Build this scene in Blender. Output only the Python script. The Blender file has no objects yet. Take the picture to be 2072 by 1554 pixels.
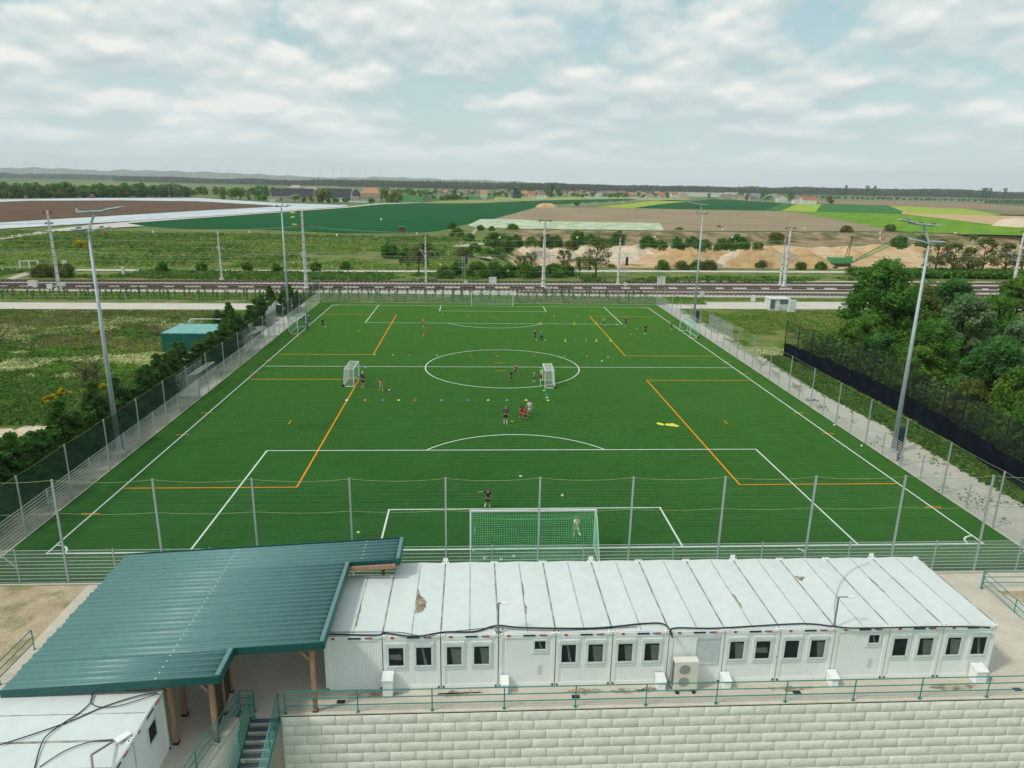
import bpy, bmesh, math, random
import numpy as np
from mathutils import Vector, Matrix
random.seed(7)
R = math.radians
SC = bpy.context.scene
COL = SC.collection

# ------------------------------------------------------------------ camera
CX, CY, CZ = -3.691, -38.321, 21.058
YAW, PITCH, ROLL, FOC = 0.059211, 0.273610, 0.018298, 1438.06
_f = Vector((math.sin(YAW)*math.cos(PITCH), math.cos(YAW)*math.cos(PITCH), -math.sin(PITCH)))
_r = _f.cross(Vector((0, 0, 1))).normalized(); _u = _r.cross(_f)
_c, _s = math.cos(ROLL), math.sin(ROLL)
RV, UV = _c*_r+_s*_u, -_s*_r+_c*_u
cam = bpy.data.cameras.new('camera'); camo = bpy.data.objects.new('camera', cam); COL.objects.link(camo)
camo.matrix_world = Matrix((( RV.x, UV.x, -_f.x, CX), (RV.y, UV.y, -_f.y, CY), (RV.z, UV.z, -_f.z, CZ), (0, 0, 0, 1)))
cam.sensor_width = 36; cam.lens = 36*FOC/2072; cam.clip_start = 0.5; cam.clip_end = 40000
SC.camera = camo

# ------------------------------------------------------------------ sky, sun, exposure
SUN_EL, SUN_AZ = R(50), R(245)          # azimuth clockwise from +y: the sun stands to the left, a little behind
SC.view_settings.view_transform = 'Standard'; SC.view_settings.look = 'None'
SC.view_settings.exposure = 0.08; SC.view_settings.gamma = 1.0
world = bpy.data.worlds.new("World"); SC.world = world; world.use_nodes = True
SKY_OFF = 9.2
def build_world():
    nt = world.node_tree; N = nt.nodes; L = nt.links; N.clear()
    out = N.new('ShaderNodeOutputWorld'); bg = N.new('ShaderNodeBackground'); L.new(bg.outputs[0], out.inputs[0])
    def math_(op, a, b=None, clamp=False):
        n = N.new('ShaderNodeMath'); n.operation = op; n.use_clamp = clamp
        for i, v in enumerate((a, b)):
            if v is None: continue
            if isinstance(v, (int, float)): n.inputs[i].default_value = v
            else: L.new(v, n.inputs[i])
        return n.outputs[0]
    def ramp(fac, pts):
        n = N.new('ShaderNodeValToRGB'); e = n.color_ramp.elements
        while len(e) < len(pts): e.new(.5)
        for k, (p, c) in enumerate(pts): e[k].position = p; e[k].color = (*c, 1) if len(c) == 3 else c
        L.new(fac, n.inputs[0]); return n.outputs[0]
    def mixc(f, a, b):
        n = N.new('ShaderNodeMix'); n.data_type = 'RGBA'; L.new(f, n.inputs[0])
        for i, v in ((6, a), (7, b)):
            if isinstance(v, tuple): n.inputs[i].default_value = (*v, 1)
            else: L.new(v, n.inputs[i])
        return n.outputs[2]
    sky = N.new('ShaderNodeTexSky'); sky.sky_type = 'NISHITA'; sky.sun_disc = False
    sky.sun_elevation = SUN_EL; sky.sun_rotation = SUN_AZ; sky.air_density = 1.0; sky.dust_density = 2.0; sky.ozone_density = 1.5
    tint = N.new('ShaderNodeMix'); tint.data_type = 'RGBA'; tint.blend_type = 'MULTIPLY'; tint.inputs[0].default_value = 1
    L.new(sky.outputs[0], tint.inputs[6]); tint.inputs[7].default_value = (0.125, 0.15, 0.125, 1)
    tc = N.new('ShaderNodeTexCoord'); sep = N.new('ShaderNodeSeparateXYZ'); L.new(tc.outputs['Generated'], sep.inputs[0])
    x, y, z = sep.outputs
    zc = math_('MAXIMUM', z, 0.0)
    def coords(dz, k, off, kz):
        zz = math_('ADD', zc, dz); inv = math_('DIVIDE', 1.0, math_('ADD', zz, k))
        c = N.new('ShaderNodeCombineXYZ')
        L.new(math_('ADD', math_('MULTIPLY', x, 4.2), .75), c.inputs[0]); L.new(math_('MULTIPLY', y, 3.0), c.inputs[1])
        L.new(math_('ADD', math_('MULTIPLY', math_('LOGARITHM', math_('ADD', zz, .07), math.e), kz), off), c.inputs[2])
        return c.outputs[0]
    def noise(v, sc, det, rough=.55):
        n = N.new('ShaderNodeTexNoise'); n.inputs['Scale'].default_value = sc; n.inputs['Detail'].default_value = det
        n.inputs['Roughness'].default_value = rough; L.new(v, n.inputs['Vector']); return n.outputs[0]
    A = coords(0, .12, SKY_OFF, 1.9); B = coords(.012, .12, SKY_OFF, 1.9)
    def puff(v, det):                                                    # cauliflower clouds: noise broken up by rounded cells
        wn = N.new('ShaderNodeTexNoise'); wn.inputs['Scale'].default_value = 6; wn.inputs['Detail'].default_value = 2; L.new(v, wn.inputs['Vector'])
        ad = N.new('ShaderNodeVectorMath'); ad.operation = 'MULTIPLY_ADD'; ad.inputs[1].default_value = (.16, .16, .16); L.new(wn.outputs['Color'], ad.inputs[0]); L.new(v, ad.inputs[2])
        r = noise(v, 1.05, det, .55)
        for sc, k in ((3.2, .19), (9.0, .085)) if det > 6 else ((3.2, .19),):
            vo = N.new('ShaderNodeTexVoronoi'); vo.feature = 'F1'; vo.inputs['Scale'].default_value = sc; L.new(ad.outputs[0], vo.inputs['Vector'])
            r = math_('ADD', r, math_('MULTIPLY', math_('SUBTRACT', .42, vo.outputs['Distance']), k))
        return r
    nA = puff(A, 8); nB = puff(B, 4); nBase = puff(A, 4)
    lit = math_('MULTIPLY', math_('SUBTRACT', nBase, nB), 4.8)           # bright upper edges of each cloud
    lit = math_('ADD', lit, math_('MULTIPLY', math_('SUBTRACT', nA, .5), .8))
    lit = math_('ADD', lit, math_('MULTIPLY', math_('SUBTRACT', noise(A, .55, 2), .5), 1.1))
    lit = math_('ADD', lit, .47, True)
    cloud = ramp(lit, [(0, (.50, .605, .62)), (.35, (.61, .695, .70)), (.7, (.73, .785, .765)), (1, (.88, .89, .84))])
    cover = ramp(nA, [(0.35, (0, 0, 0)), (.43, (.75, .75, .75)), (.51, (1, 1, 1))])
    veil = noise(coords(0, .30, 9.0, .8), 0.9, 4, .5)
    veilm = ramp(veil, [(.3, (.25, .25, .25)), (.65, (.7, .7, .7))])
    base = mixc(veilm, tint.outputs[2], (.55, .69, .71))
    col = mixc(cover, base, cloud)
    hz = ramp(zc, [(0.0, (1, 1, 1)), (.025, (.75, .75, .75)), (.06, (.28, .28, .28)), (.13, (.03, .03, .03))])
    col = mixc(hz, col, (.80, .92, .97))
    L.new(col, bg.inputs[0]); bg.inputs[1].default_value = 1.0
build_world()
sun = bpy.data.lights.new('sun', 'SUN'); suno = bpy.data.objects.new('sun', sun); COL.objects.link(suno)
sun.energy = 2.1; sun.angle = R(7); sun.color = (1, .93, .82)
_d = Vector((math.sin(SUN_AZ)*math.cos(SUN_EL), math.cos(SUN_AZ)*math.cos(SUN_EL), math.sin(SUN_EL)))
suno.rotation_euler = _d.to_track_quat('Z', 'Y').to_euler(); suno.location = (0, 0, 60)

# ------------------------------------------------------------------ helpers
def G(u, v, z=0.0):
    "point of the real ground (height z) seen at photo pixel u, v"
    d = _f+(u-1036)/FOC*RV-(v-777)/FOC*UV
    t = (z-CZ)/d.z
    return Vector((CX+t*d.x, CY+t*d.y, z))
def tag(o, label=None, cat=None, group=None, kind=None):
    if label: o['label'] = label
    if cat: o['category'] = cat
    if group: o['group'] = group
    if kind: o['kind'] = kind
    return o
def empty(name, loc=(0, 0, 0), label=None, cat=None, group=None, rz=0):
    o = bpy.data.objects.new(name, None); COL.objects.link(o); o.empty_display_size = .3
    o.location = loc; o.rotation_euler.z = rz
    return tag(o, label, cat, group)
def copy_tree(o, parent=None, label=None, group=None):
    c = o.copy(); COL.objects.link(c); c.parent = parent
    if label: c['label'] = label
    if group: c['group'] = group
    for ch in list(o.children): copy_tree(ch, c)
    return c
def npobj(name, V, F, m, parent=None, smooth=False, tint=None):
    "V (n,3) array, F (m,k) array of equal polygons -> ONE mesh object"
    V = np.asarray(V, dtype=np.float64); F = np.asarray(F, dtype=np.int32)
    root = parent
    while root is not None and root.parent is not None: root = root.parent
    if root is not None: V = V-np.array(root.location)
    me = bpy.data.meshes.new(name); k = F.shape[1]
    me.vertices.add(len(V)); me.vertices.foreach_set('co', V.ravel())
    me.loops.add(F.size); me.loops.foreach_set('vertex_index', F.ravel())
    me.polygons.add(len(F)); me.polygons.foreach_set('loop_start', np.arange(0, F.size, k, dtype=np.int32))
    me.polygons.foreach_set('loop_total', np.full(len(F), k, dtype=np.int32))
    if smooth: me.polygons.foreach_set('use_smooth', np.ones(len(F), dtype=bool))
    me.update(calc_edges=True)
    if tint is not None:
        a = me.attributes.new('tint', 'FLOAT', 'FACE'); a.data.foreach_set('value', np.asarray(tint, dtype=np.float32))
    me.materials.append(m)
    o = bpy.data.objects.new(name, me); COL.objects.link(o); o.parent = parent
    return o
class MB:
    "collects shapes, then links them as ONE mesh object"
    def __init__(s): s.v = []; s.f = []; s.t = []; s.cur = .5
    def face(s, pts):
        n = len(s.v); s.v += [tuple(p) for p in pts]; s.f.append(list(range(n, n+len(pts)))); s.t.append(s.cur)
    def box(s, x0, y0, z0, x1, y1, z1, M=None):
        n = len(s.v)
        P = [(x, y, z) for z in (z0, z1) for y in (y0, y1) for x in (x0, x1)]
        if M is not None: P = [tuple(M @ Vector(p)) for p in P]
        s.v += P
        for q in ((0, 2, 3, 1), (4, 5, 7, 6), (0, 1, 5, 4), (2, 6, 7, 3), (0, 4, 6, 2), (1, 3, 7, 5)):
            s.f.append([n+i for i in q]); s.t.append(s.cur)
        return s
    def tube(s, p, q, r, r2=None, n=8, cap=True):
        p, q = Vector(p), Vector(q); r = float(r); r2 = r if r2 is None else float(r2)
        d = (q-p).normalized(); a = d.orthogonal().normalized(); b = d.cross(a); k = len(s.v)
        for c, rr in ((p, r), (q, r2)):
            for i in range(n):
                t = 2*math.pi*i/n+.4; s.v.append(tuple(c+rr*(math.cos(t)*a+math.sin(t)*b)))
        for i in range(n):
            j = (i+1) % n; s.f.append([k+i, k+j, k+n+j, k+n+i]); s.t.append(s.cur)
        if cap: s.f.append([k+i for i in range(n)][::-1]); s.f.append([k+n+i for i in range(n)]); s.t += [s.cur]*2
        return s
    def path(s, pts, r, n=6):
        pts = [Vector(p) for p in pts]; k = len(s.v)
        for i, c in enumerate(pts):
            d = (pts[min(i+1, len(pts)-1)]-pts[max(i-1, 0)]).normalized()
            up = Vector((0, 0, 1)) if abs(d.z) < .95 else Vector((1, 0, 0))
            a = d.cross(up).normalized(); b = a.cross(d)
            for j in range(n):
                t = 2*math.pi*j/n; s.v.append(tuple(c+r*(math.cos(t)*a+math.sin(t)*b)))
        for i in range(len(pts)-1):
            for j in range(n):
                l = (j+1) % n; s.f.append([k+i*n+j, k+i*n+l, k+(i+1)*n+l, k+(i+1)*n+j]); s.t.append(s.cur)
        return s
    def bar(s, p, q, w, h):
        p, q = Vector(p), Vector(q); d = q-p; l = d.length; d.normalize()
        up = Vector((0, 0, 1)) if abs(d.z) < .9 else Vector((0, 1, 0))
        a = d.cross(up).normalized(); b = a.cross(d)
        M = Matrix(((a.x, d.x, b.x, p.x), (a.y, d.y, b.y, p.y), (a.z, d.z, b.z, p.z), (0, 0, 0, 1)))
        return s.box(-w/2, 0, -h/2, w/2, l, h/2, M)
    def lathe(s, c, prof, n=12):
        k = len(s.v); c = Vector(c)
        for r, z in prof:
            for i in range(n):
                t = 2*math.pi*i/n; s.v.append((c.x+r*math.cos(t), c.y+r*math.sin(t), c.z+z))
        for a in range(len(prof)-1):
            for i in range(n):
                j = (i+1) % n; s.f.append([k+a*n+i, k+a*n+j, k+(a+1)*n+j, k+(a+1)*n+i]); s.t.append(s.cur)
        s.f.append([k+i for i in range(n)][::-1]); s.f.append([k+(len(prof)-1)*n+i for i in range(n)]); s.t += [s.cur]*2
        return s
    def build(s, name, m, parent=None, smooth=False, bevel=0, tint=False):
        root = parent
        while root is not None and root.parent is not None: root = root.parent
        L = Vector(root.location) if root is not None else Vector((0, 0, 0))
        me = bpy.data.meshes.new(name); me.from_pydata([tuple(Vector(p)-L) for p in s.v], [], s.f); me.update()
        if smooth:
            for p in me.polygons: p.use_smooth = len(p.vertices) <= 4
        if tint:
            a = me.attributes.new('tint', 'FLOAT', 'FACE'); a.data.foreach_set('value', s.t)
        me.materials.append(m)
        o = bpy.data.objects.new(name, me); COL.objects.link(o); o.parent = parent
        if bevel:
            b = o.modifiers.new('bevel', 'BEVEL'); b.width = bevel; b.segments = 2; b.limit_method = 'ANGLE'
        return o
def mat(name, c, c2=None, scale=4.0, rough=.8, metal=0.0, bump=0.0, detail=5, lo=.35, hi=.65, stretch=None, tint=0, fine=0, fa=.24, sheen=0, bscale=None, alpha=None, coord='Object', c3=None, scale3=.3, spec=None):
    m = bpy.data.materials.new(name); m.use_nodes = True; N = m.node_tree.nodes; L = m.node_tree.links
    b = N['Principled BSDF']; b.inputs['Roughness'].default_value = rough; b.inputs['Metallic'].default_value = metal
    if spec is None and rough >= .9: spec = .06
    if spec is not None: b.inputs['Specular IOR Level'].default_value = spec
    if sheen: b.inputs['Sheen Weight'].default_value = sheen; b.inputs['Sheen Roughness'].default_value = .12; b.inputs['Sheen Tint'].default_value = (.60, .85, .16, 1)
    if c2 is None: c2 = tuple(x*.86 for x in c)
    tc = N.new('ShaderNodeTexCoord'); mp = N.new('ShaderNodeMapping'); L.new(tc.outputs[coord], mp.inputs[0])
    if stretch: mp.inputs['Scale'].default_value = stretch
    def noise(sc, det=detail):
        n = N.new('ShaderNodeTexNoise'); n.inputs['Scale'].default_value = sc; n.inputs['Detail'].default_value = det
        n.inputs['Roughness'].default_value = .62; L.new(mp.outputs[0], n.inputs['Vector']); return n.outputs[0]
    def ramp(f, a, b_, lo, hi):
        r = N.new('ShaderNodeValToRGB'); e = r.color_ramp.elements; e[0].position = lo; e[1].position = hi
        e[0].color = (*a, 1); e[1].color = (*b_, 1); L.new(f, r.inputs[0]); return r.outputs[0]
    n1 = noise(scale); col = ramp(n1, c, c2, lo, hi)
    def mix(f, a, b_, mode='MIX'):
        x = N.new('ShaderNodeMix'); x.data_type = 'RGBA'; x.blend_type = mode
        if isinstance(f, float): x.inputs[0].default_value = f
        else: L.new(f, x.inputs[0])
        for i, v in ((6, a), (7, b_)):
            if isinstance(v, tuple): x.inputs[i].default_value = (*v, 1)
            else: L.new(v, x.inputs[i])
        return x.outputs[2]
    if c3 is not None:
        f3 = ramp(noise(scale3, 6), (0, 0, 0), (1, 1, 1), .48, .60); col = mix(f3, col, c3)
    if tint:
        a = N.new('ShaderNodeAttribute'); a.attribute_name = 'tint'
        r = ramp(a.outputs['Fac'], tuple([1-tint]*3), tuple([1+tint]*3), 0, 1); col = mix(1.0, col, r, 'MULTIPLY')
    if fine:
        r = ramp(noise(fine, 3), (1-fa,)*3, (1+fa*.9,)*3, .3, .7); col = mix(1.0, col, r, 'MULTIPLY')
    L.new(col, b.inputs['Base Color'])
    if bump:
        bp = N.new('ShaderNodeBump'); bp.inputs['Strength'].default_value = bump; bp.inputs['Distance'].default_value = .05
        L.new(noise(bscale or scale*4), bp.inputs['Height']); L.new(bp.outputs[0], b.inputs['Normal'])
    if alpha is not None: b.inputs['Alpha'].default_value = alpha
    return m
def sheet(name, pts, z, m, label=None, kind='structure', cat=None, parent=None):
    mb = MB(); P = [(p[0], p[1], z) for p in pts]
    area = sum(P[i][0]*P[(i+1) % len(P)][1]-P[(i+1) % len(P)][0]*P[i][1] for i in range(len(P)))
    if area < 0: P = P[::-1]
    mb.face(P); o = mb.build(name, m, parent); 
    return tag(o, label, cat, None, kind)
def PX(*uv, z=0):
    return [tuple(G(a, b, z))[:2] for a, b in uv]

# ------------------------------------------------------------------ materials
M = {}
M['turf'] = mat('turf', (.004, .064, .012), (.007, .084, .016), 0.9, .95, fine=9, sheen=0, c3=(.008, .086, .018), scale3=.16, lo=.3, hi=.7, bump=.5, bscale=60, spec=.2, fa=0.16)
M['line'] = mat('line_white', (.68, .74, .70), (.54, .62, .57), 3, .9, fine=30, fa=0.12)
M['orange_line'] = mat('line_orange', (.78, .30, .015), (.62, .25, .02), 3, .9, fine=30)
M['meadow'] = None
M['concrete'] = mat('concrete', (.57, .53, .45), (.48, .445, .37), .9, .9, fine=9, bump=.15, c3=(.50, .46, .385), scale3=.28, fa=0.09)
M['coping'] = mat('coping', (.60, .57, .49), (.52, .49, .41), 1.2, .9, fine=14, fa=0.08)
M['gravel'] = mat('gravel', (.50, .47, .40), (.36, .33, .27), 2.5, .95, fine=30, bump=.6, bscale=40, fa=0.3)
M['gravel_white'] = mat('gravel_white', (.50, .48, .42), (.42, .40, .34), 1.2, .95, fine=14)
M['road'] = mat('pale_road', (.56, .54, .49), (.50, .47, .42), .3, .95, fine=3, fa=0.08)
M['ballast'] = mat('ballast', (.52, .49, .44), (.42, .38, .33), .5, .95, fine=5, stretch=(.15, 1, 1))
M['rail'] = mat('rail_rust', (.075, .050, .042), (.05, .035, .032), 3, .7)
M['sleeper'] = mat('sleeper', (.24, .20, .17), (.42, .38, .33), 5, .9, lo=.45, hi=.7)
M['sand'] = mat('sand', (.55, .40, .25), (.46, .31, .17), .12, .95, fine=1.2, bump=.8, bscale=.8)
M['sand_pale'] = mat('sand_pale', (.62, .53, .42), (.55, .46, .34), .3, .95, fine=2.5, bump=.6, bscale=1)
M['sand_orange'] = mat('sand_orange', (.52, .37, .20), (.40, .26, .12), .25, .95, fine=2, bump=.9, bscale=1)
M['dirt'] = mat('dirt', (.50, .42, .30), (.40, .32, .22), .8, .95, fine=10, bump=.6, bscale=12, c3=(.27, .25, .13), scale3=.5)
M['galv'] = mat('galvanised', (.44, .50, .52), (.37, .42, .45), 6, .5, .35)
M['mast'] = mat('mast_grey', (.44, .51, .54), (.36, .43, .46), 2, .55, .25, fine=25)
M['wire'] = mat('wire_mesh', (.58, .65, .64), (.50, .57, .56), 6, .5, .2)
M['net_dark'] = mat('net_dark', (.012, .055, .035), None, 6, .8)
M['net_pale'] = mat('net_pale', (.10, .20, .12), None, 6, .8)
M['rope'] = mat('rope', (.30, .36, .16), None, 6, .8)
M['goal_white'] = mat('goal_white', (.72, .77, .77), (.62, .68, .68), 5, .4)
M['goal_net'] = mat('goal_net_green', (.12, .52, .33), (.20, .60, .30), 1.5, .7)
M['goal_net_white'] = mat('goal_net_white', (.6, .66, .62), None, 5, .7)
M['black'] = mat('black', (.012, .015, .018), None, 5, .6)
M['dark_blue'] = mat('dark_blue', (.012, .03, .05), None, 5, .6)
M['con_wall'] = mat('container_white', (.83, .87, .87), (.80, .84, .84), .7, .45, fine=3, fa=0.03)
M['con_frame'] = mat('container_frame', (.80, .84, .83), (.74, .78, .77), 1.5, .45, fine=5, fa=0.04)
M['con_roof'] = mat('container_roof', (.615, .68, .67), (.58, .64, .625), .55, .55, fine=2, c3=(.58, .64, .62), scale3=.55, fa=0.04)
M['seam'] = mat('roof_seam', (.17, .16, .12), (.40, .40, .34), 1.6, .8, lo=.4, hi=.6)
M['stain'] = mat('stain', (.20, .17, .11), (.45, .43, .35), 3, .9, lo=.45, hi=.65)
M['glass'] = mat('glass_dark', (.010, .020, .026), None, 1.3, .06, spec=.6, alpha=.28)
M['reflection_shape'] = mat('reflection_interior_pale', (.50, .55, .53), (.34, .39, .38), 3, .9)  # pale tone painted in for reflections and interior shapes in the panes
M['interior'] = mat('interior_dark', (.03, .04, .045), (.07, .085, .09), 2, .9)
M['shutter'] = mat('shutter', (.58, .65, .67), None, 3, .5)
M['red'] = mat('red_plug', (.45, .03, .03), None, 5, .5)
M['blue'] = mat('blue_plug', (.03, .09, .25), None, 5, .5)
M['navy'] = mat('navy_plate', (.03, .05, .10), None, 5, .5)
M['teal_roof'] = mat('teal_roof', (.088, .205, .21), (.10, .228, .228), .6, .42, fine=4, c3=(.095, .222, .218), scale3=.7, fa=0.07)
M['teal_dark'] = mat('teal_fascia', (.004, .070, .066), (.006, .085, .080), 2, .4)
M['teal_rail'] = mat('teal_rail', (.010, .20, .185), (.014, .24, .22), 4, .45)
M['wood'] = mat('timber', (.40, .25, .16), (.28, .16, .10), 2, .8, stretch=(4, 4, .5), fine=8)
M['step'] = mat('stair_grating', (.10, .14, .165), (.07, .10, .12), 3, .6, .3, fine=40)
M['step_edge'] = mat('stair_nosing', (.42, .44, .42), None, 3, .7)
M['block'] = mat('wall_block', (.82, .81, .74), (.74, .74, .67), 1.8, .9, bump=.5, bscale=7, tint=.10, fine=12, fa=0.09)
M['joint'] = mat('wall_joint', (.14, .13, .12), (.24, .23, .20), 2, .95)
M['cable'] = mat('cable', (.010, .018, .026), None, 5, .5)
M['ac'] = mat('ac_cream', (.72, .71, .63), (.66, .65, .57), 2, .5)
M['teal_box'] = mat('green_container', (.004, .155, .125), (.006, .12, .10), .7, .5, fine=6)
M['teal_box_roof'] = mat('green_container_roof', (.16, .42, .38), (.13, .36, .33), .5, .55, fine=3)
M['tarp'] = mat('black_tarp', (.006, .010, .017), (.016, .022, .031), .8, .92, lo=.5, hi=.75)
M['con_mast'] = mat('concrete_mast', (.66, .67, .64), (.56, .57, .55), 3, .8)
M['insul'] = mat('insulator_red', (.20, .05, .045), None, 5, .6)
M['crane'] = mat('crane_green', (.04, .30, .08), (.05, .22, .07), .6, .5)
M['hut'] = mat('hut_white', (.66, .69, .67), (.56, .60, .58), 2, .6)
M['hut_dark'] = mat('hut_louvre', (.14, .17, .20), (.10, .12, .15), 1, .6, stretch=(1, 1, 12))
M['bark'] = mat('bark', (.13, .10, .07), (.08, .06, .045), 4, .95, bump=.5)
M['bark_pale'] = mat('bark_pale', (.40, .35, .26), (.28, .24, .18), 4, .95)
def leaf(name, a, b, sc=.6, tint=.5, rough=.75):
    m = mat(name, a, b, sc, rough, tint=tint, lo=.4, hi=.6, spec=.12)
    N = m.node_tree.nodes; L = m.node_tree.links; bs = N['Principled BSDF']
    tr = N.new('ShaderNodeBsdfTranslucent'); mx = N.new('ShaderNodeMixShader'); mx.inputs[0].default_value = .40
    src = bs.inputs['Base Color'].links[0].from_socket; L.new(src, tr.inputs[0])
    o = [n for n in N if n.type == 'OUTPUT_MATERIAL'][0]
    L.new(bs.outputs[0], mx.inputs[1]); L.new(tr.outputs[0], mx.inputs[2]); L.new(mx.outputs[0], o.inputs[0])
    return m
M['leaf_dark'] = leaf('leaf_dark', (.070, .19, .030), (.12, .27, .045))
M['leaf_mid'] = leaf('leaf_mid', (.115, .235, .035), (.155, .30, .05))
M['leaf_olive'] = leaf('leaf_olive', (.19, .22, .055), (.13, .185, .045))
M['leaf_silver'] = leaf('leaf_silver', (.20, .30, .15), (.12, .22, .08))
M['leaf_blue'] = leaf('leaf_bluegreen', (.06, .175, .045), (.10, .24, .06))
M['leaf_yellow'] = leaf('leaf_yellow', (.26, .25, .09), (.17, .19, .06))
M['conifer'] = leaf('conifer', (.055, .145, .034), (.10, .21, .045), 1.0)
M['broom'] = leaf('broom_yellow', (.62, .48, .01), (.42, .36, .02), 3)
M['flower'] = leaf('white_blossom', (.66, .68, .36), (.42, .50, .20), 1.0)
M['grass'] = leaf('grass_tuft', (.13, .29, .035), (.25, .30, .08), .12)
M['grass_dark'] = leaf('grass_dark', (.08, .18, .032), (.13, .23, .05), .4)
M['forest'] = leaf('forest', (.040, .095, .045), (.065, .125, .055), .02)
M['stain_floor'] = mat('stain_floor', (.23, .19, .13), (.52, .47, .38), 2.2, .9, lo=.40, hi=.62, fine=8)
M['pole_brown'] = mat('pole_brown', (.24, .21, .21), None, 4, .5)
def clear_mat(name, c, rough=.1, a=.25):
    m = mat(name, c, None, 2, rough); m.node_tree.nodes['Principled BSDF'].inputs['Alpha'].default_value = a; return m
M['acrylic'] = clear_mat('acrylic', (.62, .68, .66), .25, .40)
M['pole_green'] = mat('pole_green', (.12, .24, .20), None, 4, .6)
M['wood_red'] = mat('bench_wood', (.32, .15, .10), None, 4, .7)
M['lamp_body'] = mat('lamp_body', (.50, .56, .54), (.40, .46, .44), 3, .45, .2)
M['ball_white'] = mat('ball_white', (.78, .78, .74), None, 20, .5)
for k_, c_ in (('orange', (.75, .22, .01)), ('blue', (.03, .25, .50)), ('yellow', (.72, .68, .06)), ('cyan', (.04, .45, .48)), ('green', (.30, .70, .35)), ('red', (.65, .08, .01))):
    M['m_'+k_] = mat('marker_'+k_, c_, None, 8, .5)
M['guard'] = mat('tree_guard', (.03, .12, .09), None, 4, .7)
for n_, c_ in (('h_white', (.70, .72, .68)), ('h_yellow', (.62, .54, .36)), ('h_tan', (.44, .38, .27)), ('h_tan2', (.46, .41, .29)), ('h_beige', (.42, .36, .28)), ('h_beige2', (.52, .47, .38)), ('h_pink', (.55, .40, .32)), ('h_slate', (.030, .038, .050)), ('h_tile', (.46, .24, .14)), ('h_tile2', (.40, .13, .09)), ('h_greyroof', (.16, .15, .15)), ('h_brown', (.26, .17, .12)), ('h_greywood', (.22, .20, .17)), ('h_bluegrey', (.38, .46, .50))):
    M[n_] = mat(n_, c_, tuple(x*.85 for x in c_), .8, .85)
M['mist'] = clear_mat('water_mist', (.80, .84, .84), .6, .32)
M['hill'] = mat('hill', (.08, .13, .10), (.14, .18, .13), .0012, 1.0)
M['turbine'] = mat('turbine_white', (.75, .78, .78), None, 1, .6)
M['wire_pale'] = mat('overhead_wire', (.30, .32, .24), None, 1, .6)
def haze_mat():
    m = bpy.data.materials.new('haze_volume'); m.use_nodes = True; N = m.node_tree.nodes; N.remove(N['Principled BSDF'])
    v = N.new('ShaderNodeVolumePrincipled'); v.inputs['Density'].default_value = HAZE; v.inputs['Color'].default_value = (.93, .985, 1, 1)
    m.node_tree.links.new(v.outputs[0], [n for n in N if n.type == 'OUTPUT_MATERIAL'][0].inputs['Volume']); return m
HAZE = .00008
M['haze_vol'] = haze_mat()
M['gravel_brown'] = mat('gravel_brown', (.34, .31, .24), (.24, .22, .16), 2.0, .95, fine=14, bump=.5, bscale=20, c3=(.13, .17, .07), scale3=.5)
M['grass_dry'] = leaf('grass_dry', (.24, .23, .10), (.16, .19, .06), .15)
M['pile'] = mat('turf_pile', (.165, .38, .055), (.225, .47, .075), 1.1, .9, fine=6, fa=.3, spec=.05, c3=(.21, .43, .065), scale3=.2)
# ------------------------------------------------------------------ ground
def sst(a, b, x):
    t = np.clip((x-a)/(b-a), 0, 1); return t*t*(3-2*t)
def vnoise(x, y, s, seed=0):
    x = x*s+seed*17.3; y = y*s+seed*7.7; xi = np.floor(x); yi = np.floor(y); fx = x-xi; fy = y-yi
    h = lambda a, b: np.modf(np.abs(np.sin(a*127.1+b*311.7+seed)*43758.5453))[0]
    fx = fx*fx*(3-2*fx); fy = fy*fy*(3-2*fy)
    return (h(xi, yi)*(1-fx)+h(xi+1, yi)*fx)*(1-fy)+(h(xi, yi+1)*(1-fx)+h(xi+1, yi+1)*fx)*fy
def pit(x, y):
    yf = 151+.06*x; yb = 245+.15*x; yt = np.interp(x, [-5, 15, 107, 163, 226, 291, 400], [318, 313, 315, 327, 336, 328, 322])
    mx = sst(-2, 26, x+(vnoise(x, y, .05, 2)-.5)*14)
    z = -8*sst(yf, yf+20, y)
    z = z+4*sst(yb, yb+20, y)+4*sst(yb+34, yt, y)
    n = vnoise(x, y, .09, 3)+.5*vnoise(x, y, .23, 4)-.75
    inside = sst(yf+3, yf+25, y)*(1-sst(yt-8, yt, y))
    gul = (vnoise(x, y*.25, .22, 5)-.5)*3.0*sst(yb-4, yb+8, y)*(1-sst(yb+18, yb+26, y))
    return mx*(z+inside*n*1.3+gul), mx*sst(yf+6, yf+14, y)*(1-sst(yb+20, yb+26, y)), mx*sst(yb+22, yb+30, y)*(1-sst(yt-4, yt+6, y))+mx*sst(yf-4, yf, y)*(1-sst(yf+6, yf+14, y))*.8
xs = np.array([-13000, -6000, -2500, -1000, -400, -200, -100]+list(np.arange(-30, 480, 2.5))+[600, 1000, 2500, 6000, 13000.])
ys = np.array([-400, -60, -13.3, -13.1]+list(np.arange(0, 141, 20))+list(np.arange(148, 420, 2.5))+[500, 700, 1200, 2500, 6000, 13000.])
Xg, Yg = np.meshgrid(xs, ys)
Zg, SA, SB = pit(Xg, Yg); Zg = np.where(Yg < -13.2, -6.0, Zg-.03)
nx, ny = len(xs), len(ys)
idx = np.arange(nx*ny).reshape(ny, nx)
F = np.stack([idx[:-1, :-1], idx[:-1, 1:], idx[1:, 1:], idx[1:, :-1]], -1).reshape(-1, 4)
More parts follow.
